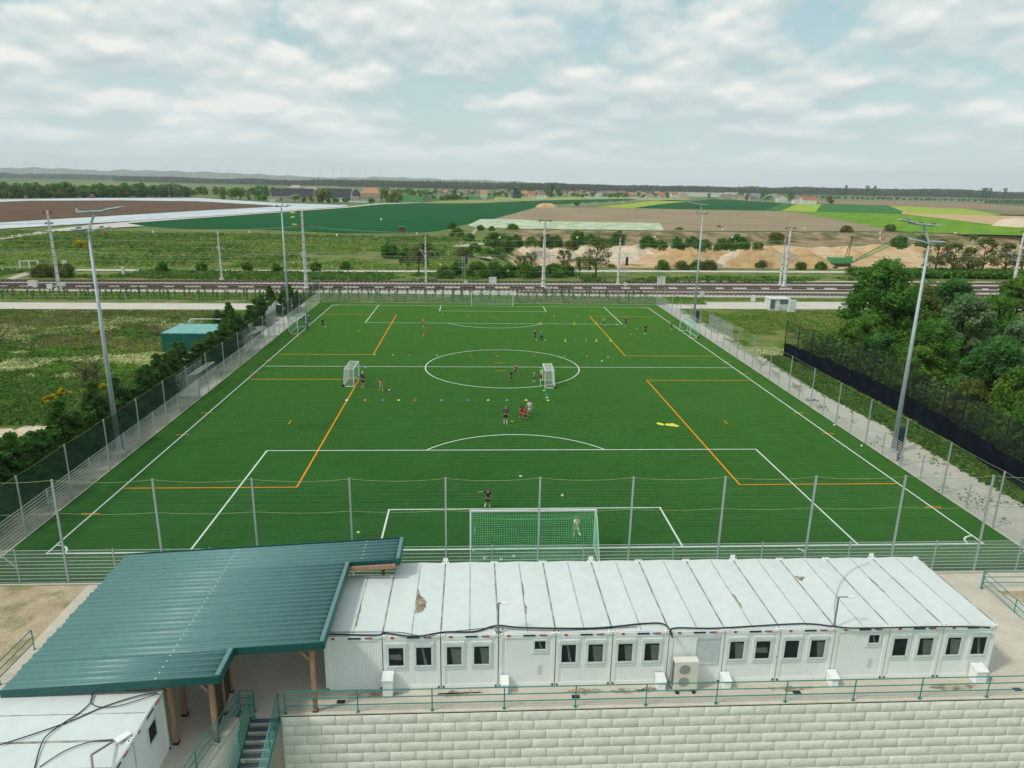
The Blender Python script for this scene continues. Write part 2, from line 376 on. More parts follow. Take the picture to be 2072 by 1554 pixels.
def ground_mat():
    m = bpy.data.materials.new('ground'); m.use_nodes = True; N = m.node_tree.nodes; L = m.node_tree.links
    b = N['Principled BSDF']; b.inputs['Roughness'].default_value = .95; b.inputs['Specular IOR Level'].default_value = .1
    tc = N.new('ShaderNodeTexCoord')
    def noise(sc, det=6, st=None):
        mp = N.new('ShaderNodeMapping'); L.new(tc.outputs['Object'], mp.inputs[0])
        if st: mp.inputs['Scale'].default_value = st
        n = N.new('ShaderNodeTexNoise'); n.inputs['Scale'].default_value = sc; n.inputs['Detail'].default_value = det
        n.inputs['Roughness'].default_value = .65; L.new(mp.outputs[0], n.inputs['Vector']); return n.outputs[0]
    def ramp(f, *pts):
        r = N.new('ShaderNodeValToRGB'); e = r.color_ramp.elements
        while len(e) < len(pts): e.new(.5)
        for k, (p, c) in enumerate(pts): e[k].position = p; e[k].color = (*(c if isinstance(c, tuple) else (c,)*3), 1)
        L.new(f, r.inputs[0]); return r.outputs[0]
    def mix(f, a, b_, mode='MIX'):
        x = N.new('ShaderNodeMix'); x.data_type = 'RGBA'; x.blend_type = mode
        if isinstance(f, float): x.inputs[0].default_value = f
        else: L.new(f, x.inputs[0])
        for i, v in ((6, a), (7, b_)):
            if isinstance(v, tuple): x.inputs[i].default_value = (*v, 1)
            else: L.new(v, x.inputs[i])
        return x.outputs[2]
    near = ramp(noise(.22, 9), (.36, (.06, .13, .022)), (.5, (.13, .19, .042)), (.62, (.22, .20, .08)), (.72, (.30, .25, .14)))
    far = ramp(noise(.004, 4, (1, 5, 1)), (.38, (.085, .15, .06)), (.5, (.13, .19, .075)), (.6, (.19, .20, .11)), (.7, (.11, .19, .07)))
    sep = N.new('ShaderNodeSeparateXYZ'); L.new(tc.outputs['Object'], sep.inputs[0])
    mr = N.new('ShaderNodeMapRange'); mr.inputs[1].default_value = 255; mr.inputs[2].default_value = 330; L.new(sep.outputs[1], mr.inputs[0])
    col = mix(mr.outputs[0], near, far)
    def attr(nm):
        a = N.new('ShaderNodeAttribute'); a.attribute_name = nm; return a.outputs['Fac']
    sandc = ramp(noise(.055, 8), (.38, (.60, .48, .34)), (.5, (.56, .40, .24)), (.62, (.46, .30, .14)))
    scrub = ramp(noise(.10, 9), (.40, (.10, .11, .04)), (.5, (.22, .17, .09)), (.60, (.36, .27, .17)), (.7, (.14, .14, .06)))
    def masked(nm, sc):
        ad = N.new('ShaderNodeMath'); ad.operation = 'ADD'; L.new(attr(nm), ad.inputs[0]); L.new(noise(sc, 5), ad.inputs[1])
        return ramp(ad.outputs[0], (.94, 0.0), (1.0, 1.0))
    col = mix(masked('scrub', .12), col, scrub); col = mix(masked('sand', .10), col, sandc)
    col = mix(1.0, col, ramp(noise(3.5, 4), (.3, .74), (.7, 1.22)), 'MULTIPLY')
    L.new(col, b.inputs['Base Color'])
    bp = N.new('ShaderNodeBump'); bp.inputs['Strength'].default_value = .7; bp.inputs['Distance'].default_value = .3
    L.new(noise(.9, 6), bp.inputs['Height']); L.new(bp.outputs[0], b.inputs['Normal'])
    return m
ground = npobj('ground', np.stack([Xg, Yg, Zg], -1).reshape(-1, 3), F, ground_mat(), smooth=True)
for nm, a in (('sand', SA), ('scrub', SB)):
    at = ground.data.attributes.new(nm, 'FLOAT', 'POINT'); at.data.foreach_set('value', a.astype(np.float32).ravel())
tag(ground, kind='structure')

# ---- fields beyond the railway
def rows_mat(name, c, c2, ang, period, str_=.12, **k):
    m = mat(name, c, c2, k.get('scale', .03), .95, fine=k.get('fine', .5), lo=.38, hi=.62)
    N = m.node_tree.nodes; L = m.node_tree.links; b = N['Principled BSDF']; src = b.inputs['Base Color'].links[0].from_socket
    tc = N.new('ShaderNodeTexCoord'); mp = N.new('ShaderNodeMapping'); mp.inputs['Rotation'].default_value = (0, 0, R(ang)); L.new(tc.outputs['Object'], mp.inputs[0])
    w = N.new('ShaderNodeTexWave'); w.inputs['Scale'].default_value = .314/period; w.inputs['Distortion'].default_value = .6; w.inputs['Detail'].default_value = 2
    L.new(mp.outputs[0], w.inputs[0])
    r = N.new('ShaderNodeValToRGB'); r.color_ramp.elements[0].color = (1-str_,)*3+(1,); r.color_ramp.elements[1].color = (1+str_,)*3+(1,); L.new(w.outputs[0], r.inputs[0])
    x = N.new('ShaderNodeMix'); x.data_type = 'RGBA'; x.blend_type = 'MULTIPLY'; x.inputs[0].default_value = 1
    L.new(src, x.inputs[6]); L.new(r.outputs[0], x.inputs[7]); L.new(x.outputs[2], b.inputs['Base Color']); return m
M['f_darkgreen'] = rows_mat('crop_dark_green', (.004, .080, .022), (.006, .100, .027), 70, 9, .06)
M['f_midgreen'] = rows_mat('crop_mid_green', (.035, .15, .035), (.055, .18, .045), 20, 12, .08)
M['f_lime'] = rows_mat('crop_lime', (.11, .25, .014), (.16, .30, .024), 35, 14, .06)
M['f_yellow'] = rows_mat('crop_yellow_green', (.27, .37, .045), (.32, .41, .07), 80, 10, .06)
M['f_tan'] = rows_mat('ploughed_tan', (.265, .21, .135), (.32, .255, .17), 62, 5, .10)
M['f_brown'] = rows_mat('ploughed_brown', (.11, .07, .045), (.135, .09, .058), 80, 6, .10)
M['f_reddish'] = rows_mat('ploughed_reddish', (.25, .17, .12), (.30, .21, .15), 10, 15, .06)
M['f_pale'] = rows_mat('pale_grass', (.26, .32, .12), (.31, .35, .15), 10, 20, .05)
M['f_tanyellow'] = rows_mat('dry_grass', (.24, .27, .09), (.28, .28, .12), 10, 20, .05)
M['f_olive'] = rows_mat('olive_crop', (.15, .19, .08), (.19, .20, .10), 10, 20, .05)
M['film'] = rows_mat('plastic_film', (.56, .62, .66), (.47, .53, .57), 80, 2.4, .2, fine=.2)
M['f_white'] = mat('pale_stubble', (.46, .56, .40), (.20, .32, .15), .12, .95, fine=.7, stretch=(.5, 1, 1), c3=(.66, .68, .56), scale3=.3)
z = .05
def field(name, m, *uv):
    global z; z += .012
    return sheet(name, PX(*uv), z, M[m])
field('far_meadow', 'f_olive', (-200, 366), (230, 367), (400, 372), (560, 377), (900, 388), (900, 392), (560, 388), (400, 386), (-200, 384))
field('far_crop_strip', 'f_midgreen', (-200, 360.5), (230, 363), (400, 369), (620, 376), (560, 377), (400, 373.5), (230, 368), (-200, 366))
field('village_meadow', 'f_midgreen', (800, 394), (1000, 397.5), (1000, 403), (892, 407.5), (812, 411), (780, 409))
field('pale_meadow', 'f_pale', (1000, 399.5), (1250, 398), (1410, 402.5), (1380, 404.5), (1160, 406), (1000, 407))
field('dry_meadow', 'f_tanyellow', (850, 411), (892, 406.5), (996, 403.5), (1100, 405), (973, 411), (900, 412.5))
field('crop_field', 'f_darkgreen', (255, 453.5), (400, 442.5), (560, 430), (700, 420.5), (800, 411.5), (960, 411.5), (1100, 405.5), (1270, 402), (1300, 405), (1085, 418.5), (1000, 442.5), (957, 450), (900, 465), (849, 472), (700, 472), (507, 463.5), (371, 463), (284, 457))
field('irrigated_field', 'f_olive', (1081, 416.5), (1170, 411.5), (1251, 407.5), (1297, 404), (1330, 405), (1227, 416), (1170, 419), (1095, 419))
field('light_crop_field', 'f_yellow', (1205, 419.5), (1322, 406.5), (1395, 407.5), (1281, 421.5))
field('crop_field', 'f_darkgreen', (1279, 421.8), (1330, 414), (1440, 403), (1500, 405.5), (1590, 412), (1545, 427), (1380, 424))
field('ploughed_field', 'f_tan', (998, 444), (1092, 419), (1281, 421.8), (1380, 423.8), (1545, 426.8), (1602, 428.5), (1662, 438.5), (1777, 460.5), (1815, 469), (1372, 468), (1045, 464))
field('stubble_strip', 'f_white', (946, 457), (972, 443.8), (1020, 443.6), (1141, 449), (1334, 451.8), (1344, 466.5), (1107, 464), (1045, 463.4), (963, 460.8))
field('crop_field', 'f_midgreen', (1545, 426.8), (1583, 412), (1612, 413), (1580, 427.5))
field('light_crop_field', 'f_yellow', (1580, 427.5), (1612, 413), (1663, 412.5), (1650, 429))
field('crop_field', 'f_midgreen', (1650, 429), (1663, 412.5), (1797, 416), (1838, 432.5), (1815, 433.5))
field('light_crop_field', 'f_yellow', (1797, 416.3), (1957, 423), (2025, 435.5), (1969, 436), (1838, 432.5))
field('lime_crop_field', 'f_lime', (1602, 428.5), (1650, 429), (1815, 433.5), (1832, 434), (1900, 441.5), (2030, 458), (2180, 468), (2180, 480), (1950, 474.5), (1811, 468.8), (1777, 460.5), (1662, 438.5))
field('sandy_ground', 'sand', (1832, 434), (1838, 432.5), (1969, 435.5), (2180, 440), (2180, 468), (2030, 458), (1900, 441.5))
field('ploughed_field', 'f_reddish', (1634, 406), (1820, 407), (1969, 411.5), (2180, 421), (2180, 431), (1957, 423), (1797, 416), (1663, 412.3))
field('crop_field', 'f_midgreen', (1980, 411.5), (2180, 416), (2180, 421), (2072, 418))
field('far_meadow', 'f_olive', (1960, 423.3), (2180, 431), (2180, 437), (2019, 434.6))
field('plastic_film_strips', 'film', (-220, 407), (0, 404.3), (200, 401), (400, 401), (574, 412), (705, 415.8), (700, 418.5), (400, 440), (0, 464.5), (-220, 478))
field('ploughed_field', 'f_brown', (-220, 412), (0, 409), (60, 406.7), (250, 406), (400, 407.8), (580, 417.8), (400, 427.5), (0, 451.6), (-220, 463))
field('farm_track', 'road', (-200, 512), (12, 480), (108, 465.5), (180, 457), (280, 448), (400, 440.8), (560, 429.4), (700, 419.2), (760, 412.5), (850, 410), (850, 411), (770, 414), (700, 421), (560, 431), (400, 442.6), (258, 453), (292, 459), (200, 464), (108, 471.5), (20, 484), (-200, 517))
field('farm_track', 'road', (0, 466), (90, 462), (180, 457), (200, 459), (110, 464), (0, 469)) if False else None
# ---- gravel paths and the road on both sides of the pitch
sheet('pit_path', PX((-300, 542), (0, 544), (700, 547.5), (1250, 547), (1500, 548), (2300, 552), (2300, 555), (1500, 551.5), (1250, 550.5), (700, 550.5), (0, 547), (-300, 545)), .04, M['road'])
sheet('pit_ramp', PX((905, 503), (925, 497), (960, 489), (1008, 487.5), (1008, 491), (962, 497), (972, 505), (1000, 525), (960, 520), (925, 512)), .05, M['gravel_white'])
sheet('dirt_track', PX((884, 536), (905, 512), (905, 505), (945, 478), (965, 460), (970, 461), (955, 480), (925, 500), (915, 515), (893, 538)), .045, M['dirt'])
sheet('access_road', [(-320, 80.5), (-80.7, 81.2), (-38, 82.4), (-33, 82.6), (-33, 88.8), (-84.6, 87.7), (-320, 86.8)], .02, M['road'])
sheet('access_road', [(32.5, 87.0), (61, 87.8), (130, 89.5), (320, 95), (320, 103), (130, 97.6), (66, 96.6), (40, 94.6), (32.5, 94.3)], .02, M['road'])
sheet('gate_track', PX((12, 564), (60, 547.5), (78, 547.5), (60, 556), (28, 566)), .03, M['gravel'])
# ---- railway
def trk(x, k): return (118.9+.055*x, 113.3+.05*x, 107.6+.040*x, 103.6+.02*x)[k]
sheet('ballast_bed', [(-320, 99.7), (-92, 100.2), (-62, 101.0), (-28, 102.3), (22, 100.4), (66, 101.6), (320, 109), (320, 140), (76, 128.4), (45, 127.0), (40, 123.6), (-60, 118.0), (-320, 105)], .03, M['ballast'])
def track(k, x0, x1):
    t = empty('railway_track', ((x0+x1)/2, trk((x0+x1)/2, k), 0), ['rusty railway track farthest from the pitch, along the scrub', 'second rusty railway track from the scrub side', 'rusty railway track just in front of the concrete catenary masts', 'rusty siding track nearest the pitch, on the right of the far goal'][k], 'railway track', 'railway tracks behind the pitch')
    s = MB(); n = int((x1-x0)/.9)
    for i in range(n):
        x = x0+i*.9; y = trk(x, k); s.box(x-.15, y-1.3, .03, x+.15, y+1.3, .16)
    s.build('sleeper', M['sleeper'], t)['kind'] = 'stuff'
    for d in (-.75, .75):
        r = MB(); xs_ = np.linspace(x0, x1, 24)
        for a, b in zip(xs_[:-1], xs_[1:]): r.bar((a, trk(a, k)+d, .26), (b, trk(b, k)+d, .26), .10, .16)
        r.build('rail', M['rail'], t)
track(0, -150, 170); track(1, -150, 170); track(2, -150, 170); track(3, 6, 170)
cov = empty('cable_trough', (0, trk(0, 1)-2.35, 0), 'row of dark cable trough lids between the two middle tracks', 'cable trough')
for i in range(46):
    x = -110+i*5.2; y = trk(x, 1)-2.35; q = MB(); q.box(x-.1, y-.2, .03, x+(1.9 if i % 2 else 3.1), y+.2, .32); q.build('lid', M['rail'], cov)

# ------------------------------------------------------------------ pitch
turf = sheet('pitch', [(-30.45, -3.25), (30.25, -3.25), (30.6, 91.2), (-31.0, 91.2)], .012, M['turf'])
def pile():
    "rows of upright fibres that make the carpet"
    rng = np.random.default_rng(2); h_ = .0125; V = []; n = 0
    def row(n_, lo, hi):
        s = lo+(hi-lo)*(np.arange(n_)+rng.random(n_)*.6)/n_; return s
    for y in row(780, -3.2, 91.1):
        x0 = -30.45-.55*(y+3.25)/94.4; x1 = 30.25+.35*(y+3.25)/94.4; V += [(x0, y, .0125), (x1, y, .0125), (x1, y, .0125+h_), (x0, y, .0125+h_)]
    for x in row(420, -30.4, 30.2): V += [(x, -3.2, .0125), (x, 91.1, .0125), (x, 91.1, .0125+h_*.8), (x, -3.2, .0125+h_*.8)]
    o = npobj('turf_pile', V, np.arange(len(V)).reshape(-1, 4), M['pile'], turf); o['kind'] = 'stuff'
pile()
kerb = MB()
for a, b in (((-30.52, -3.3), (-31.08, 91.3)), ((30.32, -3.3), (30.68, 91.3)), ((-31.08, 91.3), (30.68, 91.3)), ((-30.52, -3.32), (30.3, -3.32))):
    kerb.bar((*a, .0), (*b, .0), .1, .10)
tag(kerb.build('kerb', M['coping']), kind='structure')
W2, L2, C = 28.21, 88.02, 44.01; LW = .12
ln = MB()
def seg(a, b, w=LW, mb=None, z=.030):
    mb = mb or ln; a = Vector(a); b = Vector(b); d = (b-a).normalized(); n = Vector((-d.y, d.x))*w/2
    mb.face([(*(a-n), z), (*(b-n), z), (*(b+n), z), (*(a+n), z)])
def arc(c, r, a0, a1, n=64, w=LW):
    for i in range(n):
        t0 = a0+(a1-a0)*i/n; t1 = a0+(a1-a0)*(i+1)/n
        P = [(c[0]+(r+s*w/2)*math.cos(t), c[1]+(r+s*w/2)*math.sin(t), .0315) for t, s in ((t0, -1), (t0, 1), (t1, 1), (t1, -1))]
        ln.face(P)
h = LW/2
seg((-W2-h, 0), (W2+h, 0)); seg((-W2-h, L2), (W2+h, L2)); seg((-W2+h, C), (W2-h, C))
seg((-W2, h), (-W2, L2-h)); seg((W2, h), (W2, L2-h))
for y0, s in ((0, 1), (L2, -1)):
    for w, d in ((20.16, 16.5), (9.16, 5.5)):
        seg((-w, y0+s*h), (-w, y0+s*d)); seg((w, y0+s*h), (w, y0+s*d)); seg((-w+h, y0+s*(d-h)), (w-h, y0+s*(d-h)))
    t = math.acos(5.5/9.15); arc((0, y0+s*11), 9.15, s*math.pi/2-t, s*math.pi/2+t)
    arc((0, y0+s*11), .06, 0, 2*math.pi, 12, .12)
arc((0, C), 9.15, 0, 2*math.pi, 96)
for sx in (-1, 1):
    arc((sx*W2, 0), 1, math.pi/2 if sx > 0 else 0, math.pi if sx > 0 else math.pi/2, 16)
    arc((sx*W2, L2), 1, math.pi if sx > 0 else -math.pi/2, 1.5*math.pi if sx > 0 else 0, 16)
seg((16.2, -.35), (16.45, -.8))
o = ln.build('pitch_lines', M['line'], turf)
ol = MB()
for sx in (-1, 1):
    X = sx*16.1; e = sx*(W2-.1)
    for y0, y1 in ((9.2, 38.2), (50.1, 78.6)):
        seg((X, y0-.06), (X, y1+.06), .13, ol, .0255); seg((X+sx*.05, y0), (e, y0), .13, ol, .0255); seg((X+sx*.05, y1), (e, y1), .13, ol, .0255)
    for y in (5.2, 20.3, 26.3, 41.2, 46.8, 61, 68, 83): seg((sx*27.75, y), (sx*28.9, y), .12, ol, .0265)
    seg((sx*20.05, 23.1), (sx*20.05, 24.0), .1, ol, .0255)
for y in (42.2, 46): seg((-.9, y), (.4, y), .12, ol, .0255)
ol.build('youth_pitch_lines', M['orange_line'], turf)

# ------------------------------------------------------------------ terrace, walls
ter = MB()
def prism(mb, P, z0, z1):
    a = sum(P[i][0]*P[(i+1) % len(P)][1]-P[(i+1) % len(P)][0]*P[i][1] for i in range(len(P)))
    if a < 0: P = P[::-1]
    mb.face([(x, y, z1) for x, y in P]); mb.face([(x, y, z0) for x, y in P[::-1]])
    for i in range(len(P)):
        (x0, y0), (x1, y1) = P[i], P[(i+1) % len(P)]
        mb.face([(x0, y0, z0), (x1, y1, z0), (x1, y1, z1), (x0, y0, z1)])
prism(ter, [(-24.2, -3.42), (34, -3.42), (34, -13.5), (-13.25, -13.5), (-13.9, -17), (-14.6, -24), (-24.2, -24)], -5.9, .0)
tag(ter.build('terrace', M['concrete']), kind='structure')
sheet('dirt_ground', [(-60, -3.45), (-24.19, -3.45), (-24.19, -24), (-60, -24)], .004, M['dirt'])
sheet('gravel_strip', [(-30.6, -3.4), (-60, -3.4), (-60, 2), (-33.0, 2), (-33.2, 64), (-31.2, 64)], .004, M['gravel_brown'])
sheet('gate_slab', [(-31.0, 53), (-36.5, 53), (-37, 76), (-31.1, 76)], .01, M['coping'])
sheet('gate_slab', [(30.75, 59.5), (34.2, 59.5), (34.2, 73.5), (30.75, 73.5)], .012, M['coping'])
ge = PX((1500, 690), (1527, 708), (1570, 740), (1624, 775), (1680, 806), (1732, 832.6), (1797, 865), (1860, 900), (1912, 930), (1990, 975), (2072, 1020))
sheet('gravel_path', [(30.42, -3.4), (30.65, 91)]+[(33.5, 91), (33.5, 64)]+ge+[(34.5, -3.4)], .006, M['gravel_white'])
# sandy bare patches in the meadow left of the hedge
def blob(name, pts, m, z=.01, j=.5, n=6, seed=1):
    rn = random.Random(seed); P = [Vector((*p, 0)) for p in pts]; out = []
    for i in range(len(P)):
        a, b = P[i], P[(i+1) % len(P)]
        for k in range(n):
            q = a.lerp(b, k/n); out.append((q.x+rn.uniform(-j, j), q.y+rn.uniform(-j, j)))
    return sheet(name, out, z, m)
blob('bare_sand', PX((-40, 860), (30, 868), (110, 850), (118, 838), (125, 860), (85, 880), (95, 895), (40, 920), (0, 960), (-60, 1010)), M['sand_pale'], j=.35)
blob('bare_sand', PX((85, 822), (100, 800), (140, 785), (160, 790), (130, 812), (95, 840)), M['sand_pale'], j=.3, seed=2)
blob('bare_track', PX((200, 688), (280, 684), (330, 680), (330, 690), (280, 698), (190, 702)), M['dirt'], j=.5, seed=3)
sheet('dirt_slope', [(25.2, -5.3), (33, -5.3), (33, -13.2), (27.5, -9.5)], .006, M['dirt'])

def make_wall():
    t = empty('retaining_wall', (8, -13.5, -6), 'pale split-faced concrete block retaining wall below the containers', 'wall')
    rn = random.Random(3); V = []; F = []; T = []
    bw, bh = 1.10, .465
    def block(x0, x1, z0, z1, y):
        g = .007; x0 += g; x1 -= g; z0 += .005; z1 -= .005
        nx_, nz = 7, 4; k = len(V); sd = rn.random()*50; ty = .42+.5*rn.random()
        for j in range(nz+1):
            for i in range(nx_+1):
                u, v = (0, .012, .2, .4, .6, .8, .988, 1)[i], (0, .03, .5, .97, 1)[j]; e = min(u, 1-u) < .001 or min(v, 1-v) < .001
                yy = y-(0 if e else .002+.012*float(vnoise(np.array(i*1.3+sd), np.array(j*1.3), 1, 5)))
                V.append((x0+(x1-x0)*u, yy, z0+(z1-z0)*v))
        for j in range(nz):
            for i in range(nx_):
                a = k+j*(nx_+1)+i; F.append((a, a+1, a+nx_+2, a+nx_+1)); T.append(ty)
        c = [(x0, y), (x1, y)]; kk = len(V)
        V.extend([(x0, y, z0), (x1, y, z0), (x1, y+.28, z0), (x0, y+.28, z0), (x0, y, z1), (x1, y, z1), (x1, y+.28, z1), (x0, y+.28, z1)])
        for q in ((4, 5, 6, 7), (0, 3, 2, 1), (0, 4, 7, 3), (1, 2, 6, 5)): F.append(tuple(kk+a for a in q)); T.append(ty)
    offs = [0, .61, .12, .68, .05, .72, .3, .8, .2, .6, .1, .7, .2]
    for r in range(13):
        z1 = -.03-r*bh; z0 = z1-bh; y = -13.62-r*.003
        x = -11.42-offs[r]; 
        while x < 33:
            a = max(x, -11.42)
            if x+bw-a > .12: block(a, x+bw, z0, z1, y)
            x += bw
    o = npobj('block_face', V, F, M['block'], t, tint=T)
    b = MB(); b.box(-11.40, -13.62, -6.2, 33, -13.505, -.035); b.build('backing', M['joint'], t)
    c = MB(); c.box(-11.42, -13.60, -.02, 33, -13.3, .05); c.build('coping', M['coping'], t, bevel=.02)
    return t
make_wall()
def side_wall():
    t = empty('retaining_wall', (-13.5, -16, -6), 'short block wall with a rounded coping on the left of the stairs', 'wall')
    rn = random.Random(5); b = MB(); c = MB(); P = [(-13.10, -13.62), (-13.72, -17), (-14.4, -24)]
    def at(s):
        y = -13.62-s; f = s/3.38; return Vector((-13.10-.62*min(f, 1)-(.68*(s-3.38)/7 if s > 3.38 else 0), y, 0))
    for r in range(12):
        s = -.5*(r % 2); z1 = -.14-r*.465
        while s < 9:
            a = at(max(s, 0)); e = at(s+1.08); b.cur = rn.random()
            b.bar((a.x+.012*r-.1, a.y, z1-.23), (e.x+.012*r-.1, e.y, z1-.23), .3, .45); s += 1.1
    b.build('block_face', M['block'], t, bevel=.03, tint=True)
    s = 0
    while s < 9:
        a = at(s+.02); e = at(s+1.5); c.bar((a.x-.17, a.y, -.02), (e.x-.17, e.y, -.02), .5, .24); s += 1.52
    c.build('coping', M['coping'], t, bevel=.07)
side_wall()
# ------------------------------------------------------------------ white office containers
WR = random.Random(12); CW = 2.464; YF, YB, CH = -12.1, -6.08, 2.62
def container(x0, y0, y1, kind, label, back_bits=True, group='white containers of the long row'):
    "front (the wall towards the retaining wall) at y0, rear at y1"
    x1 = x0+CW; g = .02
    t = empty('office_container', (x0+CW/2, (y0+y1)/2, 0), label, 'container', group)
    b = MB(); xa, xb = x0+.14, x1-.14
    b.box(xa, y0+.05, .14, xb, y1-.05, 2.44)
    n = 18
    for i in range(n):                                   # lining ribs of the wall panels
        u0 = xa+(xb-xa)*(i+.06)/n; u1 = xa+(xb-xa)*(i+.94)/n; b.box(u0, y0+.032, .16, u1, y0+.05, 2.38)
    for xx, s in ((x0+.05, 1), (x1-.05, -1)):
        for i in range(24):
            v0 = y0+.2+(y1-y0-.4)*(i+.06)/24; v1 = y0+.2+(y1-y0-.4)*(i+.94)/24
            b.box(min(xx, xx+s*.02), v0, .16, max(xx, xx+s*.02), v1, 2.38)
        b.box(xx+(0.02 if s > 0 else -.1), y0+.15, .14, xx+(.1 if s > 0 else -.02), y1-.15, 2.44)
    b.build('wall', M['con_wall'], t)
    f = MB()
    for xx in (x0+g, x1-g-.15):
        for yy in (y0, y1-.15): f.box(xx, yy, .0, xx+.15, yy+.15, CH-.12)
    f.box(x0+g+.15, y0+.004, .0, x1-g-.15, y0+.14, .15); f.box(x0+g+.15, y0-.01, 2.40, x1-g-.15, y0+.13, CH-.03)
    f.box(x0+g+.15, y1-.13, 2.40, x1-g-.15, y1+.01, CH-.03); f.box(x0+g+.15, y1-.14, 0, x1-g-.15, y1-.004, .15)
    for xx in (x0+g, x1-g-.12): f.box(xx, y0+.15, 2.42, xx+.12, y1-.15, CH-.04); f.box(xx, y0+.15, 0, xx+.12, y1-.15, .15)
    f.build('frame', M['con_frame'], t)
    rf = MB(); xm = (x0+x1)/2
    for a, c, ga, gc in ((x0+.035, xm, 0, 1), (xm, x1-.035, 1, 0)):
        rf.face([(a, y0+.02, CH-.02+ga*.045), (c, y0+.02, CH-.02+gc*.045), (c, y1-.02, CH-.02+gc*.045), (a, y1-.02, CH-.02+ga*.045)])
        rf.face([(a, y0+.02, CH-.05), (c, y0+.02, CH-.05), (c, y0+.02, CH-.02+gc*.045), (a, y0+.02, CH-.02+ga*.045)])
    r = rf.build('roof', M['con_roof'], t)
    sm = MB(); sm.bar((xm, y0+.1, CH+.03), (xm, y1-.1, CH+.03), .028, .012); sm.bar((x1-.005, y0+.1, CH-.02), (x1-.005, y1-.1, CH-.02), .05, .03)
    sm.build('roof_seam', M['seam'], r)
    for xx in (x0+.01, x1-.19):
        for yy, s in ((y0-.02, -1), (y1-.16, 1)):
            cc = MB(); cc.box(xx, yy, CH-.12, xx+.18, yy+.18, CH+.035); co = cc.build('corner_casting', M['con_frame'], t, bevel=.012)
            hh = MB(); hh.box(xx+.06, yy+.06, CH+.036, xx+.12, yy+.12, CH+.040); hh.build('casting_hole', M['black'], co)
            if s < 0: hh = MB(); hh.box(xx+.05, yy-.005, .02, xx+.13, yy+.015, .09); hh.build('casting_hole', M['black'], co)
    for sx, nm, mt, w in ((.36, 'socket_plug', 'red', .13), (1.05, 'maker_plate', 'navy', .52), (1.86, 'socket_plug', 'red', .20)):
        q = MB(); q.box(x0+sx, y0-.035, CH-.115, x0+sx+w, y0-.012, CH-.035)
        pl = q.build(nm, M[mt], t)
        if sx > 1.5: q = MB(); q.box(x0+sx-.12, y0-.03, CH-.10, x0+sx-.02, y0-.012, CH-.045); q.build('socket', M['blue'], pl)
    cb = MB(); pts = [(x0+1.9+.5*k/8, y0-.03, CH-.06-.05*math.sin(k/8*math.pi)) for k in range(9)]; cb.path(pts, .010, 5); cb.build('jumper_cable', M['galv'], t)
    def window(a, c, z0, z1, ftop=.1, shutterbox=True):
        fr = MB(); e = .075; yo, yi = y0-.03, y0+.045
        fr.box(a-e, yo, z0-e, a, yi, z1+e); fr.box(c, yo, z0-e, c+e, yi, z1+e); fr.box(a, yo, z0-e, c, yi, z0); fr.box(a, yo, z1, c, yi, z1+e)
        fr.box(a-e-.05, yo+.015, z0-e-.12, c+e+.05, yi-.01, z0-e-.085)
        if shutterbox:
            fr.box(a-e-.05, yo-.02, z1+e+.002, c+e+.05, yi, z1+e+.16)
            fr.box(a-e-.055, yo+.012, z0-e-.08, a-e-.002, yi, z1+e); fr.box(c+e+.002, yo+.012, z0-e-.08, c+e+.055, yi, z1+e)
        w = fr.build('window', M['goal_white'], t)
        p = MB(); p.box(a, y0-.005, z0, c, y0+.004, z1); p.build('pane', M['glass'], w)
        q = MB(); q.box(a, y0+.008, z0, c, y0+.030, z1); q.build('interior', M['interior'], w)
        r_ = WR.random(); q = MB(); W_, H_ = c-a, z1-z0; s_ = WR.uniform(.3, .6); y_ = y0+.0065
        if r_ < .3: q.face([(a+W_*s_, y_, z0), (c, y_, z0), (c, y_, z0+H_*.85), (a+W_*(s_-.15), y_, z0+H_*.9)])
        elif r_ < .5: q.face([(a, y_, z0+H_*.35), (a+W_*.9, y_, z0+H_*.3), (a+W_*.8, y_, z0+H_*.62), (a, y_, z0+H_*.6)])
        elif r_ < .7: q.face([(a+W_*.55, y_, z0), (a+W_*.75, y_, z0), (a+W_*.45, y_, z1-.02), (a+W_*.35, y_, z1-.02)])
        elif r_ < .8: q.face([(a, y_, z0), (a+W_*.3, y_, z0), (a+W_*.3, y_, z1), (a, y_, z1)])
        if q.f: q.build('reflection_shape', M['reflection_shape'], w)  # pale slanted quad standing in for a reflection or room shape in the glass
        return w
    if kind == 'two': window(x0+.26, x0+.88, 1.16, 2.05); window(x0+1.42, x0+2.06, 1.16, 2.05)
    if kind == 'small':
        window(x0+1.55, x0+2.02, 1.85, 2.26, shutterbox=False)
        v = MB()
        for k in range(5): v.box(x0+1.70, y0+.02, .55+k*.1, x0+1.90, y0+.031, .62+k*.1)
        v.build('vent_grille', M['shutter'], t)
    if kind == 'shut':
        v = MB(); a, c = x0+1.27, x0+2.2
        v.box(a-.06, y0-.02, .98, a, y0+.04, 2.2); v.box(c, y0-.02, .98, c+.06, y0+.04, 2.2); v.box(a-.06, y0-.03, 2.2, c+.06, y0+.04, 2.34); v.box(a-.06, y0-.02, .93, c+.06, y0+.04, .98)
        for k in range(22): v.box(a, y0+.0, .98+k*.0555, c, y0+.03, .98+k*.0555+.05)
        v.build('roller_shutter', M['shutter'], t)
    return t
